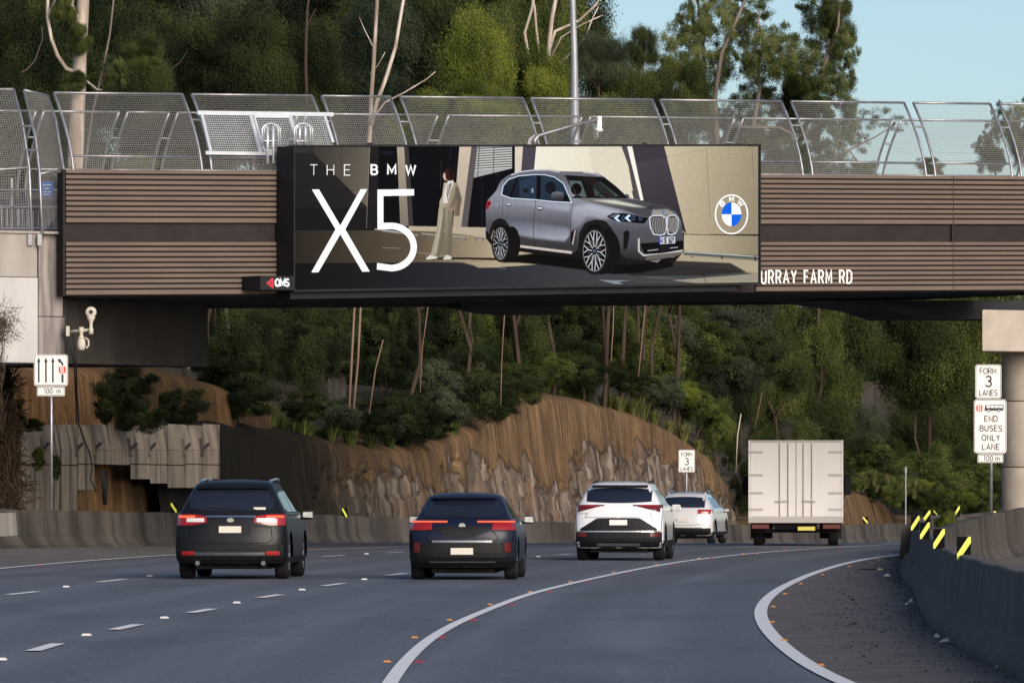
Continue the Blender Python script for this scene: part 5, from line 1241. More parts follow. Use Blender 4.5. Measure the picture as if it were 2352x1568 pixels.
# two grey concrete boxes among the trees
def cbox(x0, x1, y0, y1, D, label):
    a, b_ = P(x0, y1, D), P(x1, y0, D); r_ = empty('concrete_wall', (0, 0, 0), 0, label, 'wall'); n_ = 3; w_ = (b_.x - a.x) / n_
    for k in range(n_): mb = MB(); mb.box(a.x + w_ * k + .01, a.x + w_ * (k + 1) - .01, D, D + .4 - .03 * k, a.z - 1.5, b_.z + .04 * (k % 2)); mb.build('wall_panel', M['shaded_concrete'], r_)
cbox(752, 795, 830, 935, 226, 'narrow grey concrete panel wall half hidden among the dark trees under the bridge')
cbox(1978, 2071, 876, 962, 402, 'low grey concrete wall showing among the trees right of the truck')
# ------------------------------------------------------------- vehicles
def cr(tab, z):                  # smooth interpolation in a table of rows (z, a, b, ...)
    zs = [r[0] for r in tab]; z = min(max(z, zs[0]), zs[-1]); i = min(max(int(np.searchsorted(zs, z)) - 1, 0), len(zs) - 2)
    p0, p1, p2, p3 = tab[max(i - 1, 0)], tab[i], tab[i + 1], tab[min(i + 2, len(tab) - 1)]; h = p2[0] - p1[0]; t = (z - p1[0]) / h
    out = []
    for k in range(1, len(p1)):
        s = (p2[k] - p1[k]) / h
        m1 = s if i == 0 else .5 * (s + (p1[k] - p0[k]) / (p1[0] - p0[0])); m2 = s if i == len(zs) - 2 else .5 * (s + (p3[k] - p2[k]) / (p3[0] - p2[0]))
        if i > 0 and s * (p1[k] - p0[k]) <= 0: m1 = 0
        if i < len(zs) - 2 and s * (p3[k] - p2[k]) <= 0: m2 = 0
        t2, t3 = t * t, t * t * t
        out.append(p1[k] * (2 * t3 - 3 * t2 + 1) + h * m1 * (t3 - 2 * t2 + t) + p2[k] * (-2 * t3 + 3 * t2) + h * m2 * (t3 - t2))
    return out
class Car:
    def __init__(s, tab, paint, n=2.6): s.tab = tab; s.n = n; s.paint = paint
    def row(s, z): return cr(s.tab, z)      # yr, yf, w, Lr, Lf
    def yrear(s, x, z):
        yr, yf, w_, Lr, Lf = s.row(z); t = min(abs(x) / w_, .9999); return yr + Lr * (1 - (1 - t ** s.n) ** (1 / s.n))
    def xside(s, y, z):
        yr, yf, w_, Lr, Lf = s.row(z)
        if y < yr + Lr: t = max(1 - (y - yr) / Lr, 0); t = min(t, 1); return w_ * (1 - t ** s.n) ** (1 / s.n)
        if y > yf - Lf: t = min(max(1 - (yf - y) / Lf, 0), 1); return w_ * (1 - t ** s.n) ** (1 / s.n)
        return w_
    def ring(s, z, NA=12, NS=44):
        yr, yf, w_, Lr, Lf = s.row(z); h = []
        for i in range(NA):
            a = math.pi / 2 * i / NA; h.append((w_ * math.sin(a) ** (2 / s.n), yr + Lr * (1 - math.cos(a) ** (2 / s.n))))
        for i in range(NS + 1): h.append((w_, yr + Lr + (yf - Lf - yr - Lr) * i / NS))
        for i in range(1, NA + 1):
            a = math.pi / 2 * (1 - i / NA); h.append((w_ * max(math.sin(a), 0) ** (2 / s.n), yf - Lf * (1 - max(math.cos(a), 0) ** (2 / s.n))))
        return [(x, y, z) for x, y in h] + [(-x, y, z) for x, y in h[-2:0:-1]]
    def body(s, root, wheels, wr, n_lev=54):
        z0, z1 = s.tab[0][0], s.tab[-1][0]; mb = MB(); rows = []
        for i in range(n_lev + 1): rows.append(s.ring(z0 + (z1 - z0) * i / n_lev))
        n_ = len(rows[0]); mb.v = [p for r in rows for p in r]
        for i in range(n_lev):
            for k in range(n_):
                k2 = (k + 1) % n_; q = [rows[i][k], rows[i][k2], rows[i + 1][k2], rows[i + 1][k]]
                cy_ = sum(p[1] for p in q) / 4; cz_ = sum(p[2] for p in q) / 4; cx_ = sum(abs(p[0]) for p in q) / 4
                if cx_ > .5 and any((cy_ - wy) ** 2 + (cz_ - wr) ** 2 < (wr + .075) ** 2 for wy in wheels): continue
                mb.f.append((i * n_ + k, i * n_ + k2, (i + 1) * n_ + k2, (i + 1) * n_ + k))
        # crowned roof cap
        top = rows[-1]; b = len(mb.v); cy_ = (top[0][1] + max(p[1] for p in top)) / 2; prev = [n_lev * n_ + k for k in range(n_)]
        for t, dz in ((.80, .018), (.5, .032), (.2, .038)):
            cur = []
            for p in top: mb.v.append((p[0] * t, cy_ + (p[1] - cy_) * t, p[2] + dz)); cur.append(len(mb.v) - 1)
            for k in range(n_): k2 = (k + 1) % n_; mb.f.append((prev[k], prev[k2], cur[k2], cur[k]))
            prev = cur
        mb.f.append(tuple(prev))
        o = mb.build('body', M[s.paint], root, smooth=True); 
        # dark floor pan, extended down to block light under the car, and wheel wells
        mb = MB(); yr, yf, w_, _, _ = s.row(z0); mb.box(-w_ + .28, w_ - .28, yr + .12, yf - .2, z0 - .09, .75); mb.build('underbody', M['under_black'], root)
        for wy in wheels:
            for sx in (-1, 1):
                mb = MB(); pts = [(sx * (w_ - .02), wy + (wr + .07) * math.cos(R(a)), wr + (wr + .07) * math.sin(R(a))) for a in range(-20, 201, 20)]; pin = [(sx * (w_ - .30), p[1], p[2]) for p in pts]; mb.grid([pts, pin]); mb.build('wheel_well', M['under_black'], root, fix=False)
        return o
    def rear(s, root, name, m, xs, lo, hi, off=.012, nz=5, parent=None):
        """patch of the rear face: xs list, lo/hi functions or numbers of x"""
        f = lambda v, x: v(x) if callable(v) else v
        rows = []; 
        for x in xs:
            a, b_ = f(lo, x), f(hi, x); rows.append([(x, s.yrear(x, a + (b_ - a) * j / nz) - off, a + (b_ - a) * j / nz) for j in range(nz + 1)])
        mb = MB(); mb.grid(rows)
        rim = rows[0] + [r[-1] for r in rows[1:]] + rows[-1][-2::-1] + [r[0] for r in rows[-2:0:-1]]
        mb.grid([rim + [rim[0]], [(p[0], p[1] + off + .03, p[2]) for p in rim + [rim[0]]]])
        return mb.build(name, M[m], parent or root, smooth=False)
    def side(s, root, name, m, sx, ys_, lo, hi, off=.006, nz=5):
        f = lambda v, x: v(x) if callable(v) else v; rows = []
        for y in ys_:
            a, b_ = f(lo, y), f(hi, y); rows.append([(sx * (s.xside(y, a + (b_ - a) * j / nz) + off), y, a + (b_ - a) * j / nz) for j in range(nz + 1)])
        mb = MB(); mb.grid(rows); return mb.build(name, M[m], root, smooth=True)
def wheels_for(root, wy_list, r_, track, w_=.23):
    prof_t = [(r_ * .66, -w_ / 2), (r_ * .93, -w_ / 2), (r_ * .985, -w_ / 2 + .03), (r_, -w_ / 2 + .06), (r_, w_ / 2 - .06), (r_ * .985, w_ / 2 - .03), (r_ * .93, w_ / 2), (r_ * .66, w_ / 2)]
    mt = MB().lathe(prof_t, axis='x', n=28).mesh('tyre', True); mt.materials.append(M['tyre'])
    mb = MB(); mb.lathe([(r_ * .66, -w_ / 2 + .01), (r_ * .67, w_ / 2 - .01), (r_ * .62, w_ / 2 - .02), (r_ * .60, w_ / 2 - .06), (.001, w_ / 2 - .07)], axis='x', n=28)
    for k in range(5):
        a = 2 * math.pi * k / 5; mb.beam((w_ / 2 - .035, 0, 0), (w_ / 2 - .02, r_ * .62 * math.cos(a), r_ * .62 * math.sin(a)), .07, .03, up=(1, 0, 0))
    mr_ = mb.mesh('rim'); mr_.materials.append(M['rim'])
    for wy in wy_list:
        for sx in (-1, 1):
            w = empty('wheel', (sx * track, wy, r_), 0); w.parent = root
            if sx < 0: w.rotation_euler.z = math.pi
            link('tyre', mt, w); link('rim', mr_, w)
def mirror(root, x, y, z, m, size=(.20, .12, .14)):
    mb = MB(); a, b_, c = size
    mb.hexa([(x, y - b_ / 2 * .6, z - c / 2), (x + a * np.sign(x), y - b_ / 2, z - c / 2), (x + a * np.sign(x), y + b_ / 2, z - c / 2), (x, y + b_ / 2, z - c / 2), (x, y - b_ / 2, z + c / 2), (x + a * .9 * np.sign(x), y - b_ / 2, z + c / 2), (x + a * .9 * np.sign(x), y + b_ / 2, z + c / 2), (x, y + b_ / 2, z + c / 2)])
    o = mb.build('side_mirror', m, root, bevel=.03)
    mb = MB(); mb.quad(*[(x + dx * np.sign(x), y - b_ / 2 - .004, z + dz) for dx, dz in ((.02, -.04), (a - .02, -.05), (a - .03, .05), (.02, .045))]); mb.build('mirror_glass', M['chrome'], o, fix=False)
    mb = MB(); mb.beam((x - .10 * np.sign(x), y + .03, z - c / 2), (x + .03 * np.sign(x), y + .01, z - c / 2 + .02), .05, .03); mb.build('mirror_stalk', M['trim_black'], o)
def lin(a, b_, n_=9): return [a + (b_ - a) * i / (n_ - 1) for i in range(n_)]
def shut(c, root, pts, w_=.010):
    """thin dark panel gap following the rear face through (x, z) points, on both sides"""
    for sx in (-1, 1):
        mb = MB(); a = []; b_ = []
        for (x0, z0), (x1, z1) in zip(pts, pts[1:]):
            for k in range(6):
                t = k / 5; x, z = sx * (x0 + (x1 - x0) * t), z0 + (z1 - z0) * t; dx, dz = (z1 - z0), -(x1 - x0); L_ = math.hypot(dx, dz); dx, dz = sx * dx / L_ * w_ / 2, dz / L_ * w_ / 2
                a.append((x + dx, c.yrear(x + dx, z + dz) - .005, z + dz)); b_.append((x - dx, c.yrear(x - dx, z - dz) - .005, z - dz))
        mb.grid([a, b_]); mb.build('panel_gap', M['under_black'], root, fix=False)
def plate(c, root, x0, x1, z0, z1, m='plate'):
    y = min(c.yrear((x0 + x1) / 2, z0), c.yrear((x0 + x1) / 2, z1)) - .03; mb = MB(); mb.box(x0, x1, y, y + .05, z0, z1); mb.build('number_plate', M[m], root)
def emblem(c, root, x, z, w_, h, m='chrome'):
    mb = MB(); y = c.yrear(x, z) - .02; mb.prism([(x + w_ * math.cos(R(a)), z + h * math.sin(R(a))) for a in range(0, 360, 24)], lambda u, v, e: (u, y + e, v), .015); mb.build('badge', M[m], root)
def put(root, x, y, heading, D):
    q = G(x, y); q = Vector(((x - 1176) / F * D, D, g(D))); root.location = q; root.rotation_euler = (0, 0, -heading); return q

# ---- SUV table builder: (z, yr, yf, w, Lr, Lf)
def suv_tab(L_, W_, H_, belt, rake=.0, hoodz=1.0, win_in=.16, roofw=.60):
    w_ = W_ / 2
    return [(.26, .16, L_ - .18, w_ - .06, .30, .5), (.36, .05, L_ - .04, w_ - .01, .34, .55), (.50, .01, L_, w_, .36, .6), (.68, .02, L_ - .02, w_ + .0, .34, .6), (belt - .10, .09, L_ - .10, w_ - .02, .32, .6),
            (belt, .13, L_ - .42, w_ - .035, .30, .6), (belt + .06, .17, L_ - 1.15, w_ - .07, .30, .45), (belt + .30, .33 + rake, L_ - 1.75, w_ - .19, .30, .40), (H_ - .14, .50 + rake, L_ - 2.12, w_ - .27, .30, .38), (H_ - .06, .64 + rake, L_ - 2.3, w_ - .33, .32, .4), (H_ - .035, .74 + rake, L_ - 2.42, w_ - .40, .34, .42)]
# ============ black SUV
L_ = 4.80; c = Car(suv_tab(L_, 1.88, 1.66, 1.06), 'paint_black'); W2_ = .94
v1 = empty('car', (0, 0, 0), 0, 'black SUV at the left with silver roof rails and red and white tail lights', 'SUV')
c.body(v1, (.98, L_ - .95), .365); wheels_for(v1, (.98, L_ - .95), .365, .80)
c.rear(v1, 'rear_window', 'car_glass', lin(-.70, .70, 15), lambda x: 1.13 + .05 * (abs(x) / .7) ** 2, lambda x: 1.50 - .03 * (abs(x) / .7) ** 2, .008, 8)
c.rear(v1, 'spoiler', 'paint_black', lin(-.60, .60, 9), 1.515, 1.575, .10, 3)
for sx in (-1, 1):
    a = [sx * v for v in lin(.40, .905, 9)]; a.sort()
    c.rear(v1, 'tail_light', 'lamp_red', a, lambda x: .90 + .05 * max(0, (.66 - abs(x)) / .3), lambda x: 1.085 - .05 * max(0, (.62 - abs(x)) / .3), .02, 5)
    a = [sx * v for v in lin(.44, .74, 6)]; a.sort(); c.rear(v1, 'reverse_light', 'lamp_clear', a, .955, 1.02, .028, 3)
    c.rear(v1, 'tail_light_glow', 'lamp_lit', sorted([sx * v for v in lin(.60, .88, 6)]), 1.03, 1.06, .030, 2)
    c.rear(v1, 'bumper_reflector', 'lamp_red', sorted([sx * v for v in lin(.60, .82, 6)]), .40, .47, .022, 2)
    for (y0, y1) in ((.98, 2.05), (2.12, 3.15)): c.side(v1, 'side_window', 'car_glass', sx, lin(y0, y1, 8), 1.12, lambda y: 1.47 - .02 * abs(y - 2), .006)
    c.side(v1, 'side_window', 'car_glass', sx, lin(.70, .93, 4), 1.16, 1.42, .006)
    c.side(v1, 'door_trim', 'chrome', sx, lin(.7, 3.6, 12), 1.085, 1.10, .008, 1)
    mb = MB(); mb.tube([(sx * .57, .85, 1.57), (sx * .58, 1.1, 1.64), (sx * .60, 2.2, 1.675), (sx * .58, 2.75, 1.65), (sx * .56, 2.9, 1.58)], .022, 8); mb.build('roof_rail', M['chrome'], v1, smooth=True)
    mirror(v1, sx * .93, 3.35, 1.06, M['paint_black'], (.21, .13, .16))
    c.side(v1, 'sill_trim', 'trim_black', sx, lin(.1, L_ - .3, 40), .262, .36, .012, 2)
c.rear(v1, 'garnish', 'chrome', lin(-.42, .42, 9), 1.035, 1.062, .022, 2)
c.rear(v1, 'plate_recess', 'trim_black', lin(-.34, .34, 7), .74, .93, .004, 2)
plate(c, v1, -.185, .185, .775, .885); emblem(c, v1, 0, .985, .06, .035)
c.rear(v1, 'lower_bumper', 'trim_black', lin(-.88, .88, 19), .275, .58, .014, 5)
c.rear(v1, 'bumper_strip', 'chrome', lin(-.60, .58, 11), .395, .45, .024, 2)
for x in (-.55, .55): mb = MB(); mb.tube([(x, .08, .27), (x, .45, .29)], .04, 10); mb.build('exhaust', M['chrome'], v1)
mb = MB(); mb.beam((.15, c.yrear(.1, 1.15) - .02, 1.15), (-.35, c.yrear(-.3, 1.20) - .02, 1.20), .018, .012); mb.build('rear_wiper', M['trim_black'], v1)
mb = MB(); mb.box(.38, .58, c.yrear(.45, 1.17) - .016, c.yrear(.45, 1.17) - .012, 1.16, 1.20); mb.build('window_sticker', M['plate'], v1)
shut(c, v1, [(.40, .895), (.68, .86), (.70, .66), (.60, .60), (.02, .60)]); shut(c, v1, [(.86, .60), (.915, .88)])
put(v1, 528, 1322, .050, 108.7)
# ============ navy hatchback
L_ = 4.37; H_ = 1.44
tab = [(.20, .20, L_ - .2, .80, .34, .5), (.30, .06, L_ - .05, .875, .38, .6), (.45, .0, L_, .895, .40, .65), (.66, .0, L_ - .03, .90, .38, .65), (.84, .04, L_ - .2, .885, .34, .6), (.93, .10, L_ - .7, .86, .33, .5), (1.00, .20, L_ - 1.25, .80, .32, .42), (1.15, .42, L_ - 1.65, .72, .30, .4), (1.30, .62, L_ - 2.0, .645, .30, .38), (1.385, .76, L_ - 2.2, .59, .32, .38), (1.41, .86, L_ - 2.35, .53, .34, .4)]
c = Car(tab, 'paint_navy'); v2 = empty('car', (0, 0, 0), 0, 'dark navy hatchback in the middle lane with thin red light strips', 'hatchback')
c.body(v2, (.86, L_ - .88), .325); wheels_for(v2, (.86, L_ - .88), .325, .775, .215)
c.rear(v2, 'rear_window', 'car_glass', lin(-.66, .66, 15), lambda x: 1.03 + .03 * (abs(x) / .66) ** 2, lambda x: 1.335 - .04 * (abs(x) / .6) ** 2, .008, 8)
c.rear(v2, 'spoiler', 'paint_navy', lin(-.54, .54, 9), 1.345, 1.385, .14, 3)
for sx in (-1, 1):
    c.rear(v2, 'tail_light', 'lamp_red', sorted([sx * v for v in lin(.50, .87, 8)]), lambda x: .82 + .02 * (1 - abs(x)), .955, .02, 4)
    c.rear(v2, 'light_strip', 'lamp_lit', sorted([sx * v for v in lin(.25, .86, 10)]), .955, .978, .026, 2)
    for (y0, y1) in ((1.15, 1.95), (2.0, 2.85)): c.side(v2, 'side_window', 'car_glass', sx, lin(y0, y1, 8), 1.02, lambda y: 1.32 - .02 * abs(y - 2), .006)
    mirror(v2, sx * .885, 2.95, .985, M['paint_navy'], (.19, .12, .14))
    c.side(v2, 'sill_trim', 'trim_black', sx, lin(.1, L_ - .3, 40), .205, .30, .012, 2)
    c.rear(v2, 'bumper_reflector', 'lamp_dark_red', sorted([sx * v for v in lin(.70, .80, 3)]), .46, .62, .026, 2)
c.rear(v2, 'garnish', 'trim_black', lin(-.45, .45, 9), lambda x: .70 + .12 * (abs(x) / .45) ** 2, lambda x: .88, .012, 4)
emblem(c, v2, 0, .90, .055, .04); c.rear(v2, 'bumper_strip', 'rim', lin(-.50, .50, 9), .62, .655, .02, 2)
c.rear(v2, 'lower_bumper', 'trim_black', lin(-.84, .84, 19), .215, .615, .012, 5); plate(c, v2, -.185, .185, .42, .53)
c.rear(v2, 'lower_trim', 'rim', lin(-.55, .55, 9), .285, .305, .022, 2)
mb = MB(); mb.box(-.012, .012, 1.35, 1.45, 1.42, 1.50); mb.build('antenna', M['trim_black'], v2)
mb = MB(); mb.beam((.10, c.yrear(.1, 1.04) - .02, 1.045), (-.36, c.yrear(-.3, 1.08) - .02, 1.085), .016, .012); mb.build('rear_wiper', M['trim_black'], v2)
shut(c, v2, [(.50, .815), (.60, .70), (.56, .635), (.02, .63)]); shut(c, v2, [(.82, .62), (.875, .80)])
put(v2, 1061, 1332, .048, 108.0)
# ============ white SUV
L_ = 4.66; c = Car(suv_tab(L_, 1.87, 1.66, 1.10), 'paint_white_car')
v3 = empty('car', (0, 0, 0), 0, 'white SUV ahead of the navy hatchback with dark lower bumper and wide dark red lights', 'SUV')
c.body(v3, (.93, L_ - .95), .365); wheels_for(v3, (.93, L_ - .95), .365, .80)
c.rear(v3, 'rear_window', 'car_glass', lin(-.68, .68, 15), lambda x: 1.20 + .03 * (abs(x) / .68) ** 2, lambda x: 1.52 - .04 * (abs(x) / .68) ** 2, .008, 8)
c.rear(v3, 'spoiler', 'trim_black', lin(-.58, .58, 9), 1.53, 1.575, .12, 3)
for sx in (-1, 1):
    c.rear(v3, 'tail_light', 'lamp_dark_red', sorted([sx * v for v in lin(.30, .91, 10)]), lambda x: 1.145 - .13 * min(1, max(0, (abs(x) - .35) / .5)), 1.165, .02, 4)
    c.rear(v3, 'tail_light_glow', 'lamp_red', sorted([sx * v for v in lin(.45, .88, 8)]), 1.125, 1.15, .026, 2)
    c.rear(v3, 'light_lens', 'lamp_clear', sorted([sx * v for v in lin(.66, .84, 5)]), .985, 1.015, .022, 2)
    for (y0, y1) in ((.98, 1.95), (2.0, 2.95)): c.side(v3, 'side_window', 'car_glass', sx, lin(y0, y1, 8), 1.15, lambda y: 1.49 - .02 * abs(y - 2), .006)
    mb = MB(); mb.tube([(sx * .56, .9, 1.57), (sx * .58, 1.1, 1.635), (sx * .59, 2.2, 1.665), (sx * .56, 2.7, 1.59)], .02, 8); mb.build('roof_rail', M['trim_black'], v3, smooth=True)
    mirror(v3, sx * .925, 3.2, 1.09, M['paint_white_car']); c.side(v3, 'sill_trim', 'trim_black', sx, lin(.1, L_ - .3, 40), .262, .42, .012, 2)
    c.rear(v3, 'bumper_reflector', 'lamp_dark_red', sorted([sx * v for v in lin(.66, .86, 5)]), .50, .58, .024, 2)
c.rear(v3, 'garnish', 'trim_black', lin(-.80, .80, 15), .62, lambda x: .885 - .22 * max(0, (abs(x) - .45) / .35), .012, 4)
plate(c, v3, -.185, .185, .74, .85, 'sign_white'); c.rear(v3, 'bumper_strip', 'chrome', lin(-.86, .86, 15), .60, .62, .02, 2)
c.rear(v3, 'lower_bumper', 'trim_black', lin(-.90, .90, 19), .275, .595, .014, 5); c.rear(v3, 'skid_plate', 'rim', lin(-.45, .45, 7), .30, .36, .024, 2)
shut(c, v3, [(.64, 1.01), (.70, .90), (.02, .895)]); shut(c, v3, [(.88, .60), (.905, .98)])
put(v3, 1420, 1282, .085, 136)
# ============ far white car
L_ = 4.60; c = Car(suv_tab(L_, 1.84, 1.62, 1.06), 'paint_silver_white')
v4 = empty('car', (0, 0, 0), 0, 'farther pale SUV half hidden behind the white SUV, below the distant lane sign', 'SUV')
c.body(v4, (.93, L_ - .93), .36); wheels_for(v4, (.93, L_ - .93), .36, .79)
c.rear(v4, 'rear_window', 'car_glass', lin(-.66, .66, 13), 1.14, lambda x: 1.48 - .04 * (abs(x) / .66) ** 2, .008, 6)
for sx in (-1, 1):
    c.rear(v4, 'tail_light', 'lamp_red', sorted([sx * v for v in lin(.46, .90, 8)]), .95, 1.08, .02, 4)
    for (y0, y1) in ((.98, 1.9), (1.95, 2.9)): c.side(v4, 'side_window', 'car_glass', sx, lin(y0, y1, 8), 1.12, 1.46, .006)
    mirror(v4, sx * .91, 3.15, 1.05, M['trim_black']); c.side(v4, 'sill_trim', 'trim_black', sx, lin(.1, L_ - .3, 40), .262, .38, .012, 2)
    mb = MB(); mb.tube([(sx * .58, 1.0, 1.57), (sx * .59, 1.1, 1.635), (sx * .59, 2.2, 1.65), (sx * .56, 2.7, 1.58)], .02, 8); mb.build('roof_rail', M['chrome'], v4, smooth=True)
c.rear(v4, 'lower_bumper', 'trim_black', lin(-.86, .86, 15), .275, .50, .014, 4); c.rear(v4, 'bumper_strip', 'chrome', lin(-.6, .6, 9), .505, .525, .02, 2); plate(c, v4, -.185, .185, .70, .81)
shut(c, v4, [(.60, .94), (.62, .62), (.02, .58)])
put(v4, 1568, 1253, .155, 204)
# ============ box truck
v5 = empty('truck', (0, 0, 0), 0, 'white box truck under the right half of the bridge with closed rear doors', 'truck')
Wd = 1.24; z0_, z1_ = .66, 2.76; Lb = 5.2
mb = MB(); mb.box(-Wd, Wd, .03, Lb, z0_, z1_); mb.build('cargo_box', M['truck_white'], v5, bevel=.02)
for sx in (-1, 1):
    mb = MB(); x0, x1 = sorted((sx * .012, sx * (Wd - .06))); mb.box(x0, x1, -.012, .028, z0_ + .10, z1_ - .06); d_ = mb.build('rear_door', M['truck_white'], v5, bevel=.008)
    for zc in (.95, 1.38, 1.85, 2.45):
        mb = MB(); xa, xb = sorted((sx * (Wd - .02), sx * (Wd - .38))); mb.box(xa, xb, -.035, -.013, zc - .03, zc + .03); mb.build('hinge', M['truck_trim'], d_)
    for xx in (.20, .42): mb = MB(); mb.tube([(sx * xx, -.035, z0_ + .12), (sx * xx, -.035, z1_ - .08)], .016, 8); mb.build('lock_rod', M['truck_trim'], d_)
    mb = MB(); mb.beam((sx * .18, -.06, 1.18), (sx * .52, -.06, 1.16), .05, .03); mb.build('door_handle', M['truck_trim'], d_)
    mb = MB(); x0, x1 = sorted((sx * Wd, sx * (Wd - .055))); mb.box(x0, x1, -.02, .025, z0_, z1_ + .0); mb.build('corner_post', M['truck_white'], v5)
    mb = MB(); x0, x1 = sorted((sx * .70, sx * 1.16)); mb.box(x0, x1, -.02, .04, .44, .56); mb.build('tail_light', M['lamp_dark_red'], v5, bevel=.01)
    mb = MB(); x0, x1 = sorted((sx * .62, sx * 1.20)); mb.box(x0, x1, 1.55, 1.58, .18, .62); mb.build('mud_flap', M['trim_black'], v5)
    mb = MB(); x0, x1 = sorted((sx * 1.06, sx * 1.10)); mb.box(x0, x1, 2.2, 3.6, .30, .60); mb.build('side_guard', M['trim_black'], v5)
mb = MB(); mb.box(-Wd + .06, Wd - .06, -.02, .027, z1_ - .055, z1_); mb.build('header_rail', M['truck_trim'], v5)
mb = MB(); mb.box(-Wd, Wd, -.03, .029, z0_ - .06, z0_ + .08); mb.build('rear_sill', M['truck_trim'], v5)
mb = MB(); mb.box(-.55, .55, .1, 6.2, .42, .66); mb.box(-1.15, 1.15, .25, .35, .34, .44); mb.build('chassis', M['under_black'], v5)
mb = MB(); mb.box(.05, .50, -.03, .0, .40, .50); mb.build('number_plate', M['plate_yellow'], v5)
wheels_for(v5, (1.15, 5.35), .37, .98, .26)
mb = MB(); mb.hexa([(-.98, Lb + .12, .45), (.98, Lb + .12, .45), (.98, Lb + 1.55, .45), (-.98, Lb + 1.55, .45), (-.95, Lb + .12, 2.18), (.95, Lb + .12, 2.18), (.90, Lb + 1.15, 2.18), (-.90, Lb + 1.15, 2.18)]); mb.build('cab', M['truck_white'], v5, bevel=.06)
for sx in (-1, 1):
    mb = MB(); mb.tube([(sx * .96, Lb + 1.15, 1.15), (sx * 1.28, Lb + 1.15, 1.22), (sx * 1.30, Lb + 1.15, 1.95), (sx * .94, Lb + 1.1, 2.0)], .015, 6); mb.build('mirror_arm', M['trim_black'], v5)
    mb = MB(); xm = sx * 1.38; mb.box(xm - .09, xm + .09, Lb + 1.08, Lb + 1.16, 1.32, 1.82); mb.build('side_mirror', M['trim_black'], v5, bevel=.02)
put(v5, 1828, 1248, .047, 171)
# ------------------------------------------------------------- foliage
def leafmat(name, a, b_, c, trans=.25, hue=.5):
    m = bpy.data.materials.new(name); m.use_nodes = True; n = m.node_tree.nodes; l = m.node_tree.links; p = n['Principled BSDF']
    at = n.new('ShaderNodeAttribute'); at.attribute_name = 'tint'; oi = n.new('ShaderNodeObjectInfo')
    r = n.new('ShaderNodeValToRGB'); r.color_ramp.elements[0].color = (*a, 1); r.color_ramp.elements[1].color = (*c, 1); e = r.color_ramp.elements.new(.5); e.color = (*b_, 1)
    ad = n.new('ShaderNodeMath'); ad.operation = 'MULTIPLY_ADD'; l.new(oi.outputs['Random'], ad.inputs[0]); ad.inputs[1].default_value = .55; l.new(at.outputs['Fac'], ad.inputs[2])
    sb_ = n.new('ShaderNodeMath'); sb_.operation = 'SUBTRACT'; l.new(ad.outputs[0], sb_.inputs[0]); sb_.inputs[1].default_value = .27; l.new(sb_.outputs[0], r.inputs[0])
    l.new(r.outputs[0], p.inputs['Base Color']); p.inputs['Roughness'].default_value = .65; p.inputs['Specular IOR Level'].default_value = .12
    tr = n.new('ShaderNodeBsdfTranslucent'); l.new(r.outputs[0], tr.inputs[0]); mxs = n.new('ShaderNodeMixShader'); mxs.inputs[0].default_value = trans
    l.new(p.outputs[0], mxs.inputs[1]); l.new(tr.outputs[0], mxs.inputs[2]); l.new(mxs.outputs[0], n['Material Output'].inputs[0]); M[name] = m
leafmat('leaf_dark', (.009, .014, .006), (.024, .034, .012), (.068, .084, .026))
leafmat('leaf_olive', (.016, .024, .008), (.048, .065, .018), (.13, .155, .040))
leafmat('leaf_yellow', (.026, .040, .009), (.090, .118, .020), (.23, .25, .042))
leafmat('leaf_gum', (.036, .050, .017), (.095, .118, .038), (.19, .215, .080))
leafmat('leaf_bluish', (.015, .023, .014), (.038, .052, .030), (.095, .115, .060))
leafmat('grass_blade', (.050, .065, .020), (.12, .135, .040), (.24, .22, .09))
leafmat('dry_twig', (.05, .034, .024), (.09, .06, .04), (.14, .10, .07))
mat('bark_pale', (.38, .325, .27), .8, var=(.25, .185, .14), vscale=1.2, stretch=(1, 1, .25), bump=.3, bscale=8, col3=(.55, .48, .42), s3=2, st3=(1, 1, .2), lo3=.5, hi3=.6)
mat('bark_brown', (.045, .031, .023), .9, var=(.075, .055, .042), vscale=2, stretch=(1, 1, .2), bump=.4, bscale=8)
mat('bark_grey', (.22, .19, .165), .9, var=(.13, .10, .085), vscale=2, stretch=(1, 1, .2), bump=.4, bscale=8)
def leaves(centres, spread, n_per, length, width, droop, rng, tint_c, nrm=None):
    """centres (K,3), spread (K,3) -> leaf quads"""
    K = len(centres); N = K * n_per
    c = np.repeat(centres, n_per, 0) + rng.normal(0, 1, (N, 3)) * np.repeat(spread, n_per, 0)
    a = rng.normal(0, 1, (N, 3)); a[:, 2] = a[:, 2] * .6 - droop; a /= np.linalg.norm(a, axis=1, keepdims=True)
    nn = rng.normal(0, 1, (N, 3)) * (.75 if nrm is not None else 1)
    if nrm is not None: nn = nn + np.repeat(nrm, n_per, 0) * 1.1
    b_ = np.cross(a, nn); b_ /= np.linalg.norm(b_, axis=1, keepdims=True) + 1e-9
    L_ = (length * rng.uniform(.6, 1.4, (N, 1))) / 2; W_ = (width * rng.uniform(.6, 1.4, (N, 1))) / 2
    v = np.stack([c - a * L_, c + b_ * W_ - a * L_ * .1, c + a * L_, c - b_ * W_ - a * L_ * .1], 1).reshape(-1, 3)
    t = np.repeat(tint_c, n_per) + rng.normal(0, .12, N); return v, np.clip(t, 0, 1)
def leaf_mesh(name, v, t, m):
    n_ = len(v) // 4; me = bpy.data.meshes.new(name); me.vertices.add(n_ * 4); me.vertices.foreach_set('co', v.astype(np.float32).ravel())
    me.loops.add(n_ * 4); me.loops.foreach_set('vertex_index', np.arange(n_ * 4, dtype=np.int32)); me.polygons.add(n_); me.polygons.foreach_set('loop_start', np.arange(0, n_ * 4, 4, dtype=np.int32))
    at = me.attributes.new('tint', 'FLOAT', 'FACE'); at.data.foreach_set('value', t.astype(np.float32)); me.materials.append(m); me.update(); return me
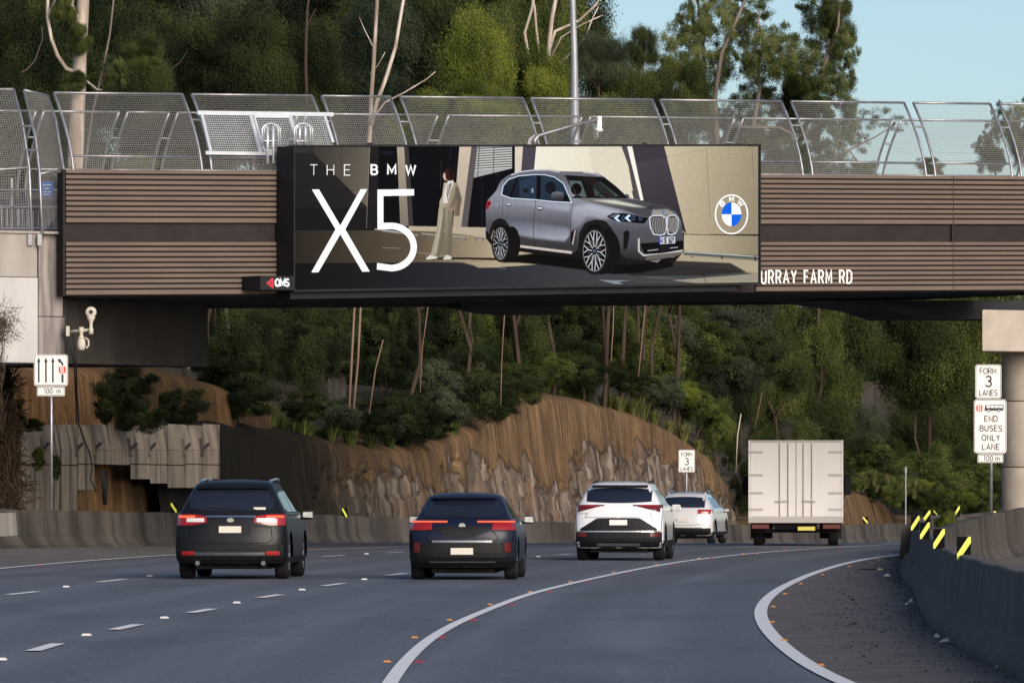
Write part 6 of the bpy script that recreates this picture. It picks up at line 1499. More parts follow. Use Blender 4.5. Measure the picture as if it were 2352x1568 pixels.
def crown(seed, m, kind='gum', lobes=14, clumps=22, n_per=44, length=.20, width=.065, droop=.8, shape=(.5, .5, .5), lobe_r=.24, dens_in=.35, gap=0):
    """unit crown (about 1 wide, 1 tall; leaf sizes given in the final scale are divided by 8)"""
    rng = np.random.default_rng(seed); cs = []; sp = []; tn = []; nr_ = []
    k = 0
    while k < lobes:
        d = rng.normal(0, 1, 3); d /= np.linalg.norm(d); r_ = rng.uniform(.35, 1.) ** .6
        p = d * np.array(shape) * r_ * (1 - lobe_r * .9)
        if kind == 'bush' and p[2] < -.35: continue
        k += 1; lr = lobe_r * rng.uniform(.65, 1.25); tone = rng.uniform(.15, .85)
        for j in range(clumps):
            e = rng.normal(0, 1, 3); e /= np.linalg.norm(e); e[2] = e[2] * .8
            rr = lr * rng.uniform(.45, 1.0); q = p + e * rr * np.array([1, 1, .85]); cs.append(q); s_ = lr * .20; sp.append((s_, s_, s_ * (1.3 if droop > .5 else .8))); nr_.append(e + .5 * d); tn.append(tone + .22 * e[2] + rng.normal(0, .10))  # tint rises towards lobe tops: top light painted into the leaf colour
    cs = np.array(cs); sp = np.array(sp); v, t = leaves(cs, sp, n_per, length / 8, width / 8, droop, rng, np.array(tn), np.array(nr_)); return leaf_mesh('crown', v, t, m)
CR = {}
for nm, m in (('dark', 'leaf_dark'), ('olive', 'leaf_olive'), ('yellow', 'leaf_yellow'), ('bluish', 'leaf_bluish')):
    for k in range(2):
        CR[(nm, k)] = crown(10 * k + len(nm), M[m], lobes=18, clumps=26, n_per=190, length=.17, width=.055, droop=1.1, lobe_r=.20)
    CR[(nm, 'bush')] = crown(77 + len(nm), M[m], 'bush', lobes=22, clumps=16, n_per=100, length=.28, width=.085, droop=.1, lobe_r=.19)
CR['open'] = crown(5, M['leaf_gum'], lobes=34, clumps=12, n_per=60, length=.20, width=.065, droop=.7, lobe_r=.12, shape=(.56, .5, .54))
CR['open2'] = crown(8, M['leaf_bluish'], lobes=16, clumps=12, n_per=26, length=.24, width=.09, droop=.7, lobe_r=.15)
def limb_path(a, b_, n_=6, wob=.25, rng=random):
    a = Vector(a); b_ = Vector(b_); L_ = (b_ - a).length; out = []
    for i in range(n_):
        t = i / (n_ - 1); w_ = math.sin(t * math.pi) * wob * L_ * .1; out.append(a.lerp(b_, t) + Vector((rng.uniform(-w_, w_), rng.uniform(-w_, w_), 0)))
    return out
def trunk_mesh(h_trunk, h_top, r0, seed, spread=.25, nl=6):
    rng = random.Random(seed); mb = MB(); top = Vector((rng.uniform(-.4, .4), rng.uniform(-.4, .4), h_top)); ax = limb_path((0, 0, -.8), top, 8, .6, rng)
    mb.tube(ax, [r0 * (1 - .8 * i / 7) for i in range(8)], 8)
    for k in range(nl):
        t = .45 + .5 * k / nl; i = int(t * 7); s_ = ax[i]; a = rng.uniform(0, 6.28); L_ = spread * h_top * (1.1 - t * .6); e = s_ + Vector((math.cos(a) * L_, math.sin(a) * L_, L_ * rng.uniform(.5, 1.1))); p_ = limb_path(s_, e, 5, .9, rng); mb.tube(p_, [r0 * (.45 - .09 * q) * (1.1 - t * .5) for q in range(5)], 6)
    return mb.mesh('trunk', True)
TR = {}
for b_ in ('bark_pale', 'bark_brown', 'bark_grey'):
    for k in range(2):
        me = trunk_mesh(6, 10, .11, k * 3 + len(b_)); me.materials.append(M[b_]); TR[(b_, k)] = me
mat('bark_red', (.17, .10, .072), .9, var=(.24, .17, .13), vscale=2, stretch=(1, 1, .2))
NPL = [0]
def where(x, y):
    a = [(160, 'at the far left edge'), (440, 'behind the left end of the bridge fence'), (760, 'behind the galvanised access gate'), (1000, 'left of the twin leaning trunks'), (1230, 'above the billboard woman'), (1400, 'beside the lamp post'), (1600, 'right of the lamp post'), (1800, 'behind the open crowned gum'), (1990, 'right of the open crowned gum'), (2180, 'left of the pier'), (9999, 'at the right edge')] if y < 500 else \
        [(300, 'behind the lane arrow sign'), (620, 'in the shade behind the black SUV'), (860, 'above the gap between black SUV and hatchback'), (1100, 'above the navy hatchback'), (1330, 'on the low dip of the cliff'), (1560, 'on the hump of the brown cliff'), (1720, 'on the right slope of the brown cliff'), (1960, 'behind the box truck'), (2120, 'between truck and pier'), (9999, 'beside the round pier')]
    for lim, s in a:
        if x < lim: return s
def tree(x, y, wpx, hpx, D, tone='dark', k=0, bark='bark_brown', name='tree', label=None, cat='tree', crownkey=None, rot=None, ground=None):
    """crown centred at photo (x, y) with pixel size wpx x hpx at distance D; trunk down to the hill"""
    D = max(D, Dl(x) + 5.5 + wpx * .008); c = P(x, y, D); w_ = wpx / F * D; h = hpx / F * D; gz = hz(c.x, c.y) if ground is None else ground; NPL[0] += 1
    siz = 'tall' if h > 8 else ('mid-sized' if h > 4.5 else 'small'); col = {'dark': 'dark green', 'olive': 'olive green', 'yellow': 'yellowish green', 'bluish': 'bluish green'}[tone]
    depth = 'near' if D < 225 else ('middle-distance' if D < 290 else 'far')
    root = empty(name, (c.x, c.y, gz), 0, label or f'{siz} {col} {depth} tree {where(x, y)}', cat, 'trees on the cutting')
    cm = CR[crownkey] if crownkey else CR[(tone, k % 2)]
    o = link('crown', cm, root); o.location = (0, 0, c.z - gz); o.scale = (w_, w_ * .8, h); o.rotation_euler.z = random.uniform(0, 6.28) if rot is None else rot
    ht = max(c.z - gz + h * .35, 1.5); t = link('trunk', TR[(bark, k % 2)], root); s_ = ht / 10; t.scale = (min(max(s_, .6), .9),) * 2 + (s_,); t.rotation_euler.z = random.uniform(0, 6.28)
    return root
def bush(x, y, wpx, hpx, D, tone='dark', label=None, ground=None):
    c = P(x, y, D); w_ = wpx / F * D; h = hpx / F * D
    gz = hz(c.x, c.y) if ground is None else ground
    NPL[0] += 1; col = {'dark': 'dark green', 'olive': 'olive green', 'yellow': 'yellowish green', 'bluish': 'grey green'}[tone]
    root = empty('bush', (c.x, c.y, min(gz, c.z - h * .4)), 0, label or f'{"broad" if w_ > 3 else "small"} {col} {"near" if D < 240 else "far"} bush {where(x, y)}', 'bush', 'bushes on the cutting')
    o = link('foliage', CR[(tone, 'bush')], root); o.location = (0, 0, c.z - root.location.z); o.scale = (w_, w_ * .8, h * 1.15); o.rotation_euler.z = random.uniform(0, 6.28)
    return root
rr = random.Random(4)
# --- forest behind, back to front
for row, (D, ytop, ys_, n_, wp) in enumerate([(345, None, None, 15, 260), (300, None, None, 16, 250), (262, None, None, 17, 230)]):
    for i in range(n_):
        x = -60 + (1330 + row * -10) / (n_ - 1) * i + rr.uniform(-30, 30); y = 90 + rr.uniform(-50, 60) + 60 * row
        tone = rr.choice(['dark', 'dark', 'dark', 'dark', 'olive', 'bluish'] if x < 950 else ['olive', 'dark', 'bluish', 'olive'])
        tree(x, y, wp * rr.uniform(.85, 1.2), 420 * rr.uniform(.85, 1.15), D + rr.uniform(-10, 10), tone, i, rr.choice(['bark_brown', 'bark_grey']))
# lower storey of the forest, seen through and under the bridge
for row, (D, y0, n_, hp) in enumerate([(352, 640, 17, 420), (318, 740, 15, 360), (285, 830, 14, 300)]):
    for i in range(n_):
        x = -40 + (2440 if row < 1 else 2120 if row == 1 else 1800) / (n_ - 1) * i + rr.uniform(-35, 35); dd_ = D + (60 if x > 1900 else 0) + rr.uniform(-8, 8)
        if x > 1760 and row == 2: continue
        y = y0 + (60 if x > 1700 else 0) + rr.uniform(-40, 40)
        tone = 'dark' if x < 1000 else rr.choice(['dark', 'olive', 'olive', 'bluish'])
        tree(x, y, 250 * rr.uniform(.8, 1.15), hp * rr.uniform(.85, 1.1), dd_, tone, i, 'bark_brown', ground=(2.0 if x > 2000 else None))
# right-hand greenery beyond the road (px 1900-2352)
for x, y, w_, h, D, tone in [(1880, 860, 200, 300, 345, 'olive'), (1800, 980, 170, 240, 330, 'olive'), (2010, 820, 190, 240, 420, 'olive'), (2130, 850, 200, 300, 425, 'olive'), (2240, 880, 200, 330, 420, 'olive'), (2180, 960, 210, 260, 400, 'dark'), (2290, 1020, 190, 260, 390, 'olive'), (2080, 1010, 190, 200, 395, 'dark'), (1980, 1020, 170, 170, 370, 'bluish'), (1760, 1060, 110, 170, 300, 'dark'), (2330, 800, 180, 300, 430, 'dark'), (2180, 1080, 170, 160, 372, 'olive'), (1900, 1000, 160, 220, 352, 'dark'), (2000, 960, 200, 240, 412, 'dark'), (2110, 760, 220, 200, 440, 'bluish'), (1940, 740, 220, 200, 440, 'olive')]:
    tree(x, y, w_, h, D, tone, int(x), 'bark_brown', ground=1.0)
# brighter round crowns just behind the bridge fence
for x, y, w_, h, D, tone, k in [(1100, 175, 210, 300, 236, 'yellow', 0), (1060, 262, 240, 190, 222, 'yellow', 1), (1205, 210, 210, 260, 232, 'yellow', 1), (1265, 250, 150, 190, 226, 'olive', 0), (1420, 230, 180, 220, 238, 'olive', 1), (1385, 300, 220, 200, 226, 'olive', 0), (1500, 270, 200, 230, 232, 'dark', 1), (1560, 210, 150, 190, 244, 'olive', 0), (1385, 130, 150, 150, 252, 'bluish', 1), (1560, 300, 170, 200, 262, 'olive', 1), (1470, 110, 110, 130, 268, 'dark', 0), (600, 150, 240, 300, 228, 'dark', 0), (480, 180, 260, 260, 234, 'dark', 1), (720, 180, 230, 280, 230, 'dark', 1), (330, 170, 200, 260, 226, 'dark', 0), (880, 130, 230, 300, 246, 'bluish', 0), (60, 160, 230, 330, 230, 'dark', 1),
        (700, 330, 300, 200, 214, 'dark', 0), (400, 360, 320, 220, 212, 'dark', 1), (950, 350, 300, 200, 216, 'olive', 0), (1200, 380, 300, 180, 218, 'olive', 1), (1480, 380, 260, 200, 224, 'dark', 0), (150, 380, 260, 240, 206, 'dark', 1), (-30, 330, 240, 300, 190, 'dark', 0), (40, 440, 260, 200, 192, 'dark', 1), (290, 440, 260, 200, 200, 'olive', 0)]:
    tree(x, y, w_, h, D, tone, k, 'bark_brown')
# under-bridge front trees and shrubs on the cliff edge
for x, y, w_, h, D, tone, k in [(690, 780, 190, 240, 214, 'dark', 0), (900, 790, 200, 220, 236, 'dark', 1), (1050, 800, 180, 220, 240, 'olive', 0), (1180, 790, 190, 230, 246, 'dark', 1), (1330, 790, 190, 200, 262, 'dark', 0), (1480, 800, 190, 220, 272, 'bluish', 1), (1600, 830, 190, 260, 284, 'olive', 0), (1540, 760, 170, 180, 276, 'olive', 1), (1700, 870, 190, 280, 300, 'dark', 0), (1640, 930, 150, 220, 296, 'dark', 1), (560, 800, 200, 260, 206, 'dark', 0)]:
    tree(x, y, w_, h, D, tone, k, 'bark_brown')
for x, y, w_, h, D, tone in [(560, 905, 180, 110, 199, 'dark'), (700, 930, 130, 80, 207, 'dark'), (770, 945, 130, 80, 212, 'bluish'), (860, 955, 150, 100, 218, 'dark'), (940, 955, 170, 120, 222, 'dark'), (1020, 940, 150, 110, 227, 'bluish'), (1100, 905, 170, 130, 232, 'dark'), (1190, 880, 150, 110, 238, 'dark'), (1000, 880, 180, 130, 231, 'bluish'), (1270, 850, 130, 80, 246, 'olive'), (1340, 850, 140, 80, 250, 'dark'), (1430, 860, 150, 80, 256, 'dark'), (1520, 900, 120, 90, 262, 'bluish'), (1590, 930, 120, 100, 268, 'olive'), (1650, 985, 90, 110, 274, 'olive'), (1560, 905, 130, 70, 266, 'yellow'), (1625, 950, 90, 80, 271, 'yellow'), (1680, 1040, 60, 90, 278, 'olive'), (1480, 880, 120, 50, 262, 'olive'), (1140, 940, 110, 50, 236, 'dark'), (980, 985, 130, 50, 224, 'dark'), (880, 985, 120, 50, 219, 'bluish'), (790, 965, 110, 50, 214, 'dark'), (1720, 1110, 90, 140, 283, 'dark'), (1790, 1120, 130, 140, 292, 'olive'), (1880, 1090, 160, 130, 315, 'dark'),
        (2000, 1060, 180, 110, 338, 'olive'), (2090, 1095, 150, 110, 352, 'olive'), (2160, 1120, 170, 130, 356, 'olive'), (2240, 1130, 160, 130, 352, 'olive'), (2120, 1150, 130, 80, 350, 'yellow'), (2290, 1150, 120, 120, 345, 'dark'), (2060, 1120, 100, 70, 345, 'yellow'), (2230, 1170, 130, 60, 340, 'olive')]:
    bush(x, y, w_, h, D, tone)
for i in range(34):
    x = 520 + 1230 * i / 33 + rr.uniform(-15, 15); y = 780 + rr.uniform(-60, 60) + (40 if x > 1500 else 0)
    bush(x, y, rr.uniform(130, 200), rr.uniform(110, 170), Dl(x) + rr.uniform(9, 16), 'dark' if x < 950 else rr.choice(['dark', 'olive', 'bluish']))
# leafy shrubs and creepers round the retaining wall
for x, y, w_, h, D, tone in [(88, 1055, 42, 56, 164.2, 'olive'), (30, 960, 70, 110, 163.5, 'dark'), (75, 975, 60, 34, 166, 'dark'), (262, 920, 120, 120, 176, 'dark'), (320, 950, 130, 90, 180, 'dark'), (300, 870, 130, 90, 178, 'dark'), (420, 930, 150, 90, 190, 'dark'), (128, 1075, 26, 60, 165.6, 'olive'), (12, 880, 50, 80, 161, 'dark')]:
    bush(x, y, w_, h, D, tone, {88: 'bright leafy green shrub left of the lane sign pole'}.get(x), ground=EYE + (HZ - y) / F * D - h / F * D * .45)
bush(2180, 1225, 84, 120, 112, 'yellow', 'spindly flowering weed bush growing between the two right barriers', ground=.1)
# young weed by the right pier
# --- open crowned gum on the right: explicit limbs
def limbs(root, m, D, paths, name='limb', k=.78):
    for pts, r0, r1 in paths:
        q = [P(x, y, D + dz) for x, y, dz in pts]; q = dense(q, 1.0) if len(q) > 2 else q; n_ = len(q)
        mb = MB(); mb.tube(q, [(r0 + (r1 - r0) * i / (n_ - 1)) * k for i in range(n_)], 8); mb.build(name, m, root, smooth=True)
def clump(root, x, y, wpx, hpx, D, key, nm='crown'):
    c = P(x, y, D); o = link(nm, CR[key], root); o.location = c; o.scale = (wpx / F * D, wpx / F * D * .8, hpx / F * D); o.rotation_euler.z = rr.uniform(0, 6)
gum = empty('gum_tree', (0, 0, 0), 0, 'tall open crowned gum tree with forked limbs against the sky', 'tree')
Dg = 285
limbs(gum, M['bark_grey'], Dg, [(a_, b_ * 1.25, c_ * 1.25) for a_, b_, c_ in [([(1650, 620, 0), (1640, 420, 0), (1648, 345, 0)], .34, .26), ([(1648, 345, 0), (1630, 290, .3), (1608, 240, .5), (1603, 150, .8), (1594, 60, 1), (1580, -30, 1.2)], .19, .08), ([(1612, 250, .5), (1618, 150, .2), (1610, 60, 0), (1600, -20, 0)], .12, .06), ([(1648, 345, 0), (1642, 220, -.5), (1658, 120, -.8), (1690, 50, -1), (1720, -20, -1)], .15, .06), ([(1650, 330, 0), (1690, 205 + 85, -.5), (1730, 175 + 118, -1), (1790, 293, -1.2), (1835, 315, -1.5), (1880, 285, -1.6), (1920, 265, -1.6)], .10, .035), ([(1730, 293, -1), (1745, 200, -.6), (1735, 110, -.3), (1745, 20, 0)], .12, .04), ([(1810, 400, .5), (1835, 330, .5), (1860, 270, .6), (1880, 190, .6), (1925, 60, .8), (1930, -20, .8)], .13, .045), ([(1880, 190, .6), (1905, 90, .9)], .06, .03), ([(1700, 430, 0), (1800, 395, .5), (1900, 370, 1), (1960, 340, 1)], .08, .02)]])
for x, y, w_, h in [(1590, 60, 110, 130), (1560, 130, 120, 120), (1650, 40, 110, 130), (1720, 30, 110, 100), (1700, 120, 130, 130), (1640, 160, 90, 110), (1760, 130, 130, 120), (1810, 130, 140, 130), (1780, 200, 150, 110), (1860, 170, 130, 120), (1900, 90, 120, 140), (1925, 50, 90, 110), (1880, 10, 120, 100), (1940, 120, 70, 90), (1850, 230, 140, 110), (1920, 230, 110, 130), (1770, 290, 150, 100), (1830, 330, 150, 110), (1740, 360, 150, 120), (1900, 320, 110, 110), (1700, 260, 120, 110), (1950, 290, 50, 90), (1690, 380, 130, 130), (1860, 400, 140, 100), (1935, 180, 70, 80), (1600, 220, 90, 100), (1990, 395, 80, 50), (1660, 300, 90, 90), (1800, 400, 170, 110)]:
    clump(gum, x, y, w_ * 1.3, h * 1.2, Dg + rr.uniform(-2.5, 3), rr.choice([('olive', 0), 'open', 'open', 'open', 'open']))
side = empty('gum_tree', (0, 0, 0), 0, 'thin grey limb with sparse leaves reaching out to the right behind the bridge fence', 'tree')
limbs(side, M['bark_grey'], 330, [([(1840, 480, 0), (1880, 400, 0), (1950, 345, 0), (2010, 315, 0), (2050, 290, 0)], .10, .03), ([(1950, 345, 0), (1990, 400, 0)], .05, .02), ([(1990, 330, 0), (1975, 290, .5), (1985, 265, .5)], .03, .015)])
for x, y, w_, h in [(1985, 275, 70, 60), (2030, 270, 80, 60), (2065, 285, 60, 50), (1960, 310, 60, 60), (1930, 300, 60, 60), (1985, 330, 60, 60), (1950, 390, 90, 70)]: clump(side, x, y, w_, h, 330, 'open2')
for x, y, w_, h, D, lab in [(2135, 385, 90, 60, 385, 'small rounded tree top just above the parapet near the right'), (2275, 360, 110, 110, 400, 'mid-sized tree crown behind the right end of the bridge fence'), (2330, 320, 130, 180, 395, 'tall tree crown cut off by the right edge of the picture'), (1880, 385, 160, 90, 372, 'dense tree crown behind the fence below the open gum')]:
    r_ = empty('tree', (0, 0, 0), 0, lab, 'tree'); c = P(x, y, D)
    mb = MB(); ox = {2275: 2.4, 2330: 1.6}.get(x, 0); mb.tube([Vector((c.x + ox, c.y, -1)), Vector((c.x + ox, c.y, c.z * .6)), Vector((c.x + ox * .4, c.y, c.z * .85)), c], [.12, .10, .08, .05], 8); mb.build('trunk', M['bark_brown'], r_, smooth=True)
    for k in range(4): clump(r_, x + rr.uniform(-.25, .25) * w_, y + rr.uniform(-.25, .25) * h, w_ * .62, h * .62, D + rr.uniform(-1, 1), rr.choice([('olive', 0), 'open', 'open2']))
# --- named trunks
def bare(label, D, paths, m='bark_pale', clumps=(), name='gum_tree'):
    r_ = empty(name, (0, 0, 0), 0, label, 'tree')
    limbs(r_, M[m], D, paths[:1], 'trunk', .66); limbs(r_, M[m], D, paths[1:], k=.7)
    for x, y, w_, h, key in clumps: clump(r_, x, y, w_, h, D - .6, key)
bare('big pale trunked gum tree with a crooked bare branch at the upper left', 196, [([(165, 620, 0), (170, 420, 0), (176, 280, 0), (184, 120, 0), (191, 0, 0), (196, -120, 0)], .44, .26),
   ([(172, 165, 0), (152, 158, -.2), (132, 128, -.3), (118, 90, -.3), (109, 40, -.3), (110, -20, -.3)], .10, .07), ([(186, 50, 0), (172, 30, -.2), (165, 10, -.2), (168, -20, -.2)], .09, .07), ([(109, 40, -.3), (118, 22, -.3), (128, 0, -.3), (132, -25, -.3)], .07, .09), ([(190, 180, 0), (210, 195, 0), (222, 205, 0), (235, 207, 0)], .05, .03)],
   clumps=[(185, 90, 80, 90, ('olive', 0)), (175, 190, 60, 60, ('olive', 1)), (150, 20, 60, 80, ('olive', 0)), (330, 130, 110, 90, ('olive', 1)), (270, 170, 90, 90, 'open')])
bare('slender leaning sapling just right of the big pale gum trunk', 198, [([(193, 400, 0), (212, 260, 0), (236, 160, 0), (252, 80, 0), (262, -10, 0)], .06, .045), ([(226, 200, 0), (250, 165, 0), (268, 140, 0)], .035, .02)], 'bark_grey', [(255, 150, 60, 60, 'open2')])
bare('thin twisted bare branch hanging in the dark at the upper left edge', 197, [([(96, 60, 0), (98, 90, 0), (80, 140, 0), (62, 160, 0), (45, 168, 0)], .03, .015)], 'bark_grey')
bare('straight pale trunk, left one of the pair rising behind the bridge fence', 222, [([(845, 420, 0), (852, 230, 0), (858, 150, 0), (862, 80, 0), (868, -30, 0)], .13, .09), ([(858, 110, 0), (838, 70, 0), (825, 40, 0)], .03, .015), ([(850, 170, 0), (868, 150, 0), (885, 120, 0)], .03, .02)], 'bark_pale')
bare('leaning pale trunk, right one of the pair rising behind the bridge fence', 221, [([(852, 290, 0), (865, 235, 0), (888, 175, 0), (908, 110, 0), (918, 50, 0), (930, -20, 0)], .12, .08)], 'bark_pale')
bare('low bare branch sloping up to the right above the billboard heading', 220, [([(850, 280, 0), (885, 235, 0), (930, 212, 0), (980, 182, 0), (1000, 165, 0)], .06, .025)], 'bark_pale')
bare('spreading bare gum limbs above the yellow green crowns at the top centre', 258, [([(1250, 330, 0), (1262, 90, 0), (1268, 40, 0), (1282, -30, 0)], .16, .12), ([(1245, 250, 0), (1205, 75, 0), (1222, 20, 0), (1228, -30, 0)], .10, .08), ([(1250, 200, 0), (1232, 70, 0), (1228, 20, 0), (1216, -30, 0)], .08, .07), ([(1258, 130, 0), (1275, 72, 0), (1330, 48, 0), (1370, 10, 0), (1385, -20, 0)], .10, .06), ([(1262, 140, 0), (1290, 85, 0), (1340, 55, 0), (1385, 35, 0)], .05, .03), ([(1262, 170, 0), (1345, 85, 0), (1362, 40, 0), (1375, 15, 0)], .05, .03)], 'bark_pale')
bare('reddish trunk with a dead side spur among dark leaves right of the gate', 224, [([(705, 260, 0), (702, 150, 0), (703, 80, 0), (706, 20, 0), (712, -20, 0)], .10, .06), ([(703, 70, 0), (712, 45, 0), (725, 20, 0)], .04, .02)], 'bark_brown')
for lab, pts, r_ in [('left one of two close reddish trunks under the bridge', [(802, 935), (808, 820), (815, 690)], .09), ('right one of two close reddish trunks under the bridge', [(812, 938), (822, 830), (829, 690)], .085), ('thin forked trunk right of the two reddish trunks under the bridge', [(848, 950), (862, 850), (880, 780)], .05),
        ('thin straight trunk above the hump of the brown cliff', [(1403, 830), (1408, 760), (1410, 690)], .05), ('reddish thin trunk right above the hump of the brown cliff', [(1466, 865), (1474, 790), (1483, 690)], .055), ('bare white stem beside the truck, above the end of the cliff', [(1690, 1085), (1694, 1000), (1702, 950)], .05), ('slim grey stem behind the top left corner of the truck', [(1733, 985), (1745, 930), (1750, 900)], .035), ('thin dark trunk left of the concrete bump under the bridge', [(1150, 930), (1152, 840), (1160, 700)], .04), ('slim trunk above the navy hatchback under the bridge', [(965, 900), (970, 800), (985, 690)], .04)]:
    Dt = 209 if pts[0][0] < 900 else (255 if pts[0][0] > 1300 else 224)
    if pts[0][0] > 1600: Dt = 276
    bare(lab, Dt, [([(x, y, 0) for x, y in pts], r_ * .75, r_ * .6)], 'bark_pale' if 'white' in lab else 'bark_red', name='tree')
# --- grass tussocks
def tuss(seed, m):
    rng = np.random.default_rng(seed); V = []; T = []
    for k in range(150):
        a = rng.uniform(0, 6.28); l_ = rng.uniform(.5, 1.); lean_ = rng.uniform(.1, .9); d = np.array([math.cos(a), math.sin(a), 0]); s_ = np.array([-d[1], d[0], 0]) * .012; b0 = d * rng.uniform(0, .12)
        p1 = b0 + d * lean_ * l_ * .4 + np.array([0, 0, l_ * .75]); p2 = b0 + d * lean_ * l_ + np.array([0, 0, l_ * (1 - .45 * lean_)]); t = rng.uniform(.2, .9)
        V += [b0 - s_, b0 + s_, p1 + s_, p1 - s_, p1 - s_, p1 + s_, p2 + s_ * .2, p2 - s_ * .2]; T += [t, t]
    return leaf_mesh('grass', np.array(V), np.array(T), m)
TU = [tuss(k, M['grass_blade']) for k in range(3)]; TD = [tuss(k, M['leaf_olive']) for k in range(3)]  # TD: tussocks of the low dip, shade put into a darker blade colour
def tussock(x, y, D, s_, lab):
    c = P(x, y, D); o = link('grass_tussock', TU[rr.randrange(3)]); o.location = c; o.scale = (s_ * 1.3, s_ * 1.3, s_ * .9); o.rotation_euler.z = rr.uniform(0, 6); tag(o, lab, 'grass', 'grass tussocks on the cutting')
for i in range(150):
    x = rr.uniform(690, 1700); col = c_main[min(int((x - 380) / 3), len(c_main) - 1)]; j = rr.choice([54, 56, 58, 60, 62, 64]); p = col[j]
    if x > 1180 and x < 1480 and j < 60: continue
    o = link('grass_tussock', (TD if x < 1180 else TU)[rr.randrange(3)]); o.location = (p[0], p[1], p[2] - .1); s_ = rr.uniform(.5, 1.2) * (1.15 if x > 1500 else 1); o.scale = (s_, s_, s_ * .9); o.rotation_euler.z = rr.uniform(0, 6)
    tag(o, ('long grass tussock hanging over the right slope of the brown cliff' if x > 1480 else 'dry grass tussock on the hump of the brown cliff' if x > 1180 else 'dark grass tussock on the low dip of the cliff edge'), 'grass', 'grass on the right cliff slope' if x > 1480 else 'grass on the hump' if x > 1180 else 'grass on the low dip')
for i in range(26):
    x = 1935 + 385 * i / 25 + rr.uniform(-8, 8); y = 1105 + (x - 1940) * .17 + rr.uniform(-22, 22)
    bush(x, y, rr.uniform(55, 95), rr.uniform(40, 70), 322 + (x - 1940) * .06 + rr.uniform(-5, 5), rr.choice(['yellow', 'olive', 'olive', 'yellow']))
for i in range(50):
    x = rr.uniform(1940, 2310); y = 1110 + (x - 1940) * .16 + rr.uniform(-20, 25); D = 318 + (x - 1940) * .08 + rr.uniform(-3, 3)
    tussock(x, y, D, rr.uniform(.5, 1.0), 'long pale grass tussock on the far bank right of the truck')
# dry vines on the left bank
V = []; T = []; rng = np.random.default_rng(3)
for k in range(2600):
    x = rng.uniform(-40, 52); y = rng.uniform(840, 1195); xm = 20 + (y - 830) * .10
    if x > xm: continue
    D = 161.5 + (1195 - y) / 355 * 2.0; c = np.array(P(x, y, D)); d = rng.normal(0, 1, 3) * np.array([.6, .4, 1]); d /= np.linalg.norm(d); L_ = rng.uniform(.2, .6); s_ = np.cross(d, [0, 1, 0]) * .012
    V += [c - s_, c + s_, c + d * L_ + s_, c + d * L_ - s_]; T.append(rng.uniform(0, 1))
o = link('dry_vines', leaf_mesh('dry_vines', np.array(V), np.array(T), M['dry_twig'])); tag(o, 'tangle of dry brown vines covering the left bank behind the barrier', 'vines', kind='stuff')
V = []; T = []
for k in range(500):      # twiggy bush in front of the abutment
    a = rng.uniform(0, 6.28); c = np.array(P(8, 745, 147)); r_ = rng.uniform(0, .35); st_ = c + np.array([math.cos(a) * r_, rng.uniform(-.2, .2), math.sin(a) * r_ * 1.4]); d = rng.normal(0, 1, 3); d /= np.linalg.norm(d); s_ = np.cross(d, [0, 1, 0]) * .004; L_ = rng.uniform(.08, .3)
    V += [st_ - s_, st_ + s_, st_ + d * L_ + s_, st_ + d * L_ - s_]; T.append(rng.uniform(0, .5))
for k in range(300):
    q = np.array(P(rng.uniform(-30, 6), rng.uniform(760, 1000), 147)); d = np.array([rng.normal(0, .2), 0, 1.]); d /= np.linalg.norm(d); s_ = np.cross(d, [0, 1, 0]) * .004
    V += [q - s_, q + s_, q + d * .5 + s_, q + d * .5 - s_]; T.append(.2)
o = link('twiggy_bush', leaf_mesh('twiggy_bush', np.array(V), np.array(T), M['dry_twig'])); tag(o, 'bare twiggy bush against the pale abutment at the left edge', 'bush')
V = []; T = []
for k in range(900):      # grit scattered over the shoulder
    y = rng.uniform(50, 140); xa_, xb_ = xat(edgep, y) + .15, xat(rbp, y); x = xa_ + (xb_ - xa_) * rng.uniform(0, 1) ** .6; s_ = rng.uniform(.006, .022); u = np.array([s_, 0, 0]); w_ = np.array([0, s_ * 1.5, s_ * .5]); c = np.array([x, y, g(y) + .018])
    V += [c - u, c + w_, c + u, c - w_ + np.array([0, 0, s_])]; T.append(rng.uniform(0, 1))
mat('grit', (.34, .31, .28), .9, var=(.05, .045, .04), vscale=1.5, lo=.45, hi=.55)
o = link('grit', leaf_mesh('grit', np.array(V), np.array(T), M['grit'])); tag(o, 'small stones and grit scattered over the dirty right shoulder', 'grit', kind='stuff')
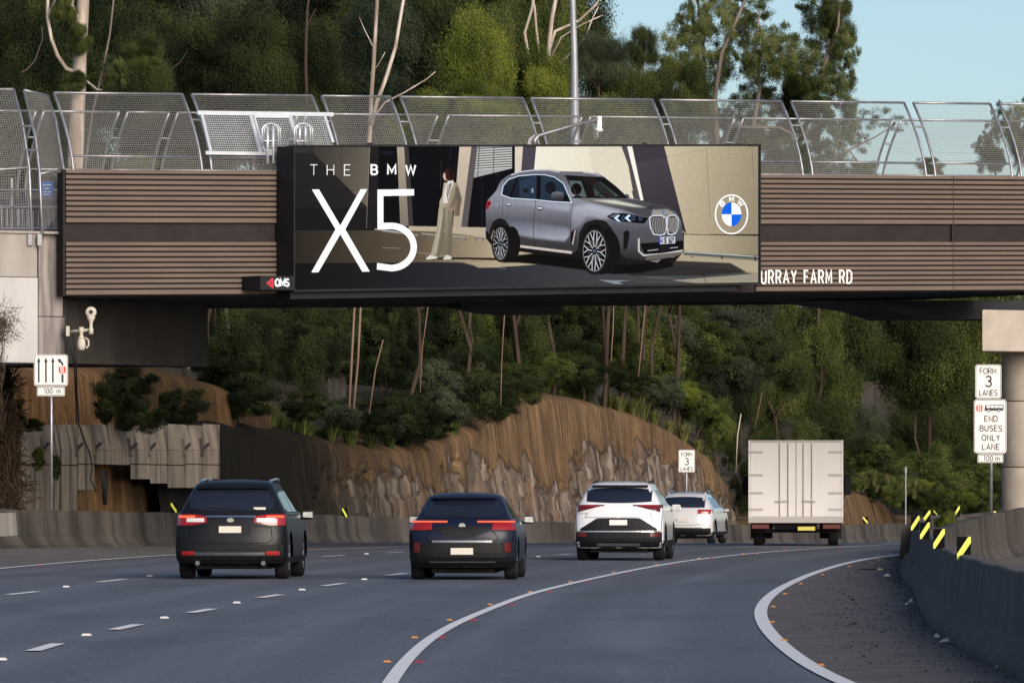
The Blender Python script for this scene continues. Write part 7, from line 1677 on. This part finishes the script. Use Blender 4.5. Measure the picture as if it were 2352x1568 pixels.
# --- debris along the right barrier
V = []; T = []
for k in range(1500):
    y = rng.uniform(50, 135); x0 = xat(rbp, y); x = x0 - abs(rng.normal(0, .14)) + .03; s_ = rng.uniform(.006, .03); a = rng.uniform(0, 6.28); u = np.array([math.cos(a), math.sin(a), rng.uniform(-.2, .3)]) * s_; w_ = np.array([-math.sin(a), math.cos(a), rng.uniform(-.2, .3)]) * s_ * .6; c = np.array([x, y, g(y) + .025])
    V += [c - u, c + w_, c + u, c - w_]; T.append(rng.uniform(0, 1))
o = link('leaf_litter', leaf_mesh('leaf_litter', np.array(V), np.array(T), M['dry_twig'])); tag(o, 'dead leaves and grit drifted along the foot of the near barrier', 'leaf litter', kind='stuff')
def scrap(x, y, w_, h, m, lab, cat='litter'):
    c = G(x, y, .012); mb = MB(); k = PXM(c.y); W_ = w_ / k / 2; D_ = max(W_ * .5, .04); n_ = 7
    pts = [(math.cos(6.28 * i / n_) * W_ * rng.uniform(.7, 1.1), math.sin(6.28 * i / n_) * D_ * rng.uniform(.7, 1.1)) for i in range(n_)]
    top = [(a * .55, b_ * .55, h / k * rng.uniform(.5, 1.)) for a, b_ in pts]
    mb.add([(a, b_, 0) for a, b_ in pts] + top, [tuple(range(n_, 2 * n_))] + [(i, (i + 1) % n_, (i + 1) % n_ + n_, i + n_) for i in range(n_)])
    o = mb.build('litter', M[m], None); o.location = c; tag(o, lab, cat)
scrap(2038, 1324, 22, 6, 'litter_white', 'flattened white scrap near the far end of the dirty shoulder'); scrap(2020, 1310, 18, 5, 'litter_green', 'pale greenish scrap beside a dark strip on the shoulder')
scrap(2093, 1385, 14, 10, 'litter_white', 'white crumpled paper at the foot of the barrier, farther one'); scrap(2083, 1390, 10, 6, 'litter_white', 'small white fragment beside the farther crumpled paper')
scrap(2172, 1476, 34, 9, 'litter_white', 'long torn white plastic at the foot of the barrier'); scrap(2152, 1466, 20, 9, 'litter_white', 'crumpled pale paper just left of the torn white plastic')
scrap(2254, 1512 + 3, 14, 4, 'litter_white', 'thin white scrap near the barrier at the lower right'); scrap(2290, 1535, 10, 5, 'litter_white', 'tiny white scrap nearest the lower right corner')
scrap(1961, 1397 + 38, 18, 4, 'litter_dark', 'dark green flattened can on the dirty shoulder', 'litter'); scrap(1950, 1393 - 21, 12, 4, 'litter_dark', 'dark clod in the middle of the dirty shoulder'); scrap(2000, 1309, 80, 3, 'litter_dark', 'long dark strip lying across the shoulder'); scrap(1958, 1379, 9, 5, 'litter_dark', 'small dark lump right of the clod on the shoulder'); scrap(2345, 1550, 24, 30, 'litter_dark', 'black lump at the foot of the barrier in the lower right corner')
print('plants', NPL[0])
# ------------------------------------------------------------- labels of look-alikes, told apart by their place
_ord = ['first', 'second', 'third', 'fourth', 'fifth', 'sixth', 'seventh', 'eighth', 'ninth', 'tenth']
_by = {}
for o in SC.objects:
    if o.parent is None and 'label' in o and o.name.split('.')[0] in ('tree', 'bush'): _by.setdefault(o['label'], []).append(o)
for lab, lst in _by.items():
    if len(lst) > 1:
        lst.sort(key=lambda o: o.location.x / o.location.y)
        for i, o in enumerate(lst): o['label'] = lab + (', left one' if i == 0 and len(lst) == 2 else ', right one' if len(lst) == 2 else f', {_ord[min(i, 9)]} from left')
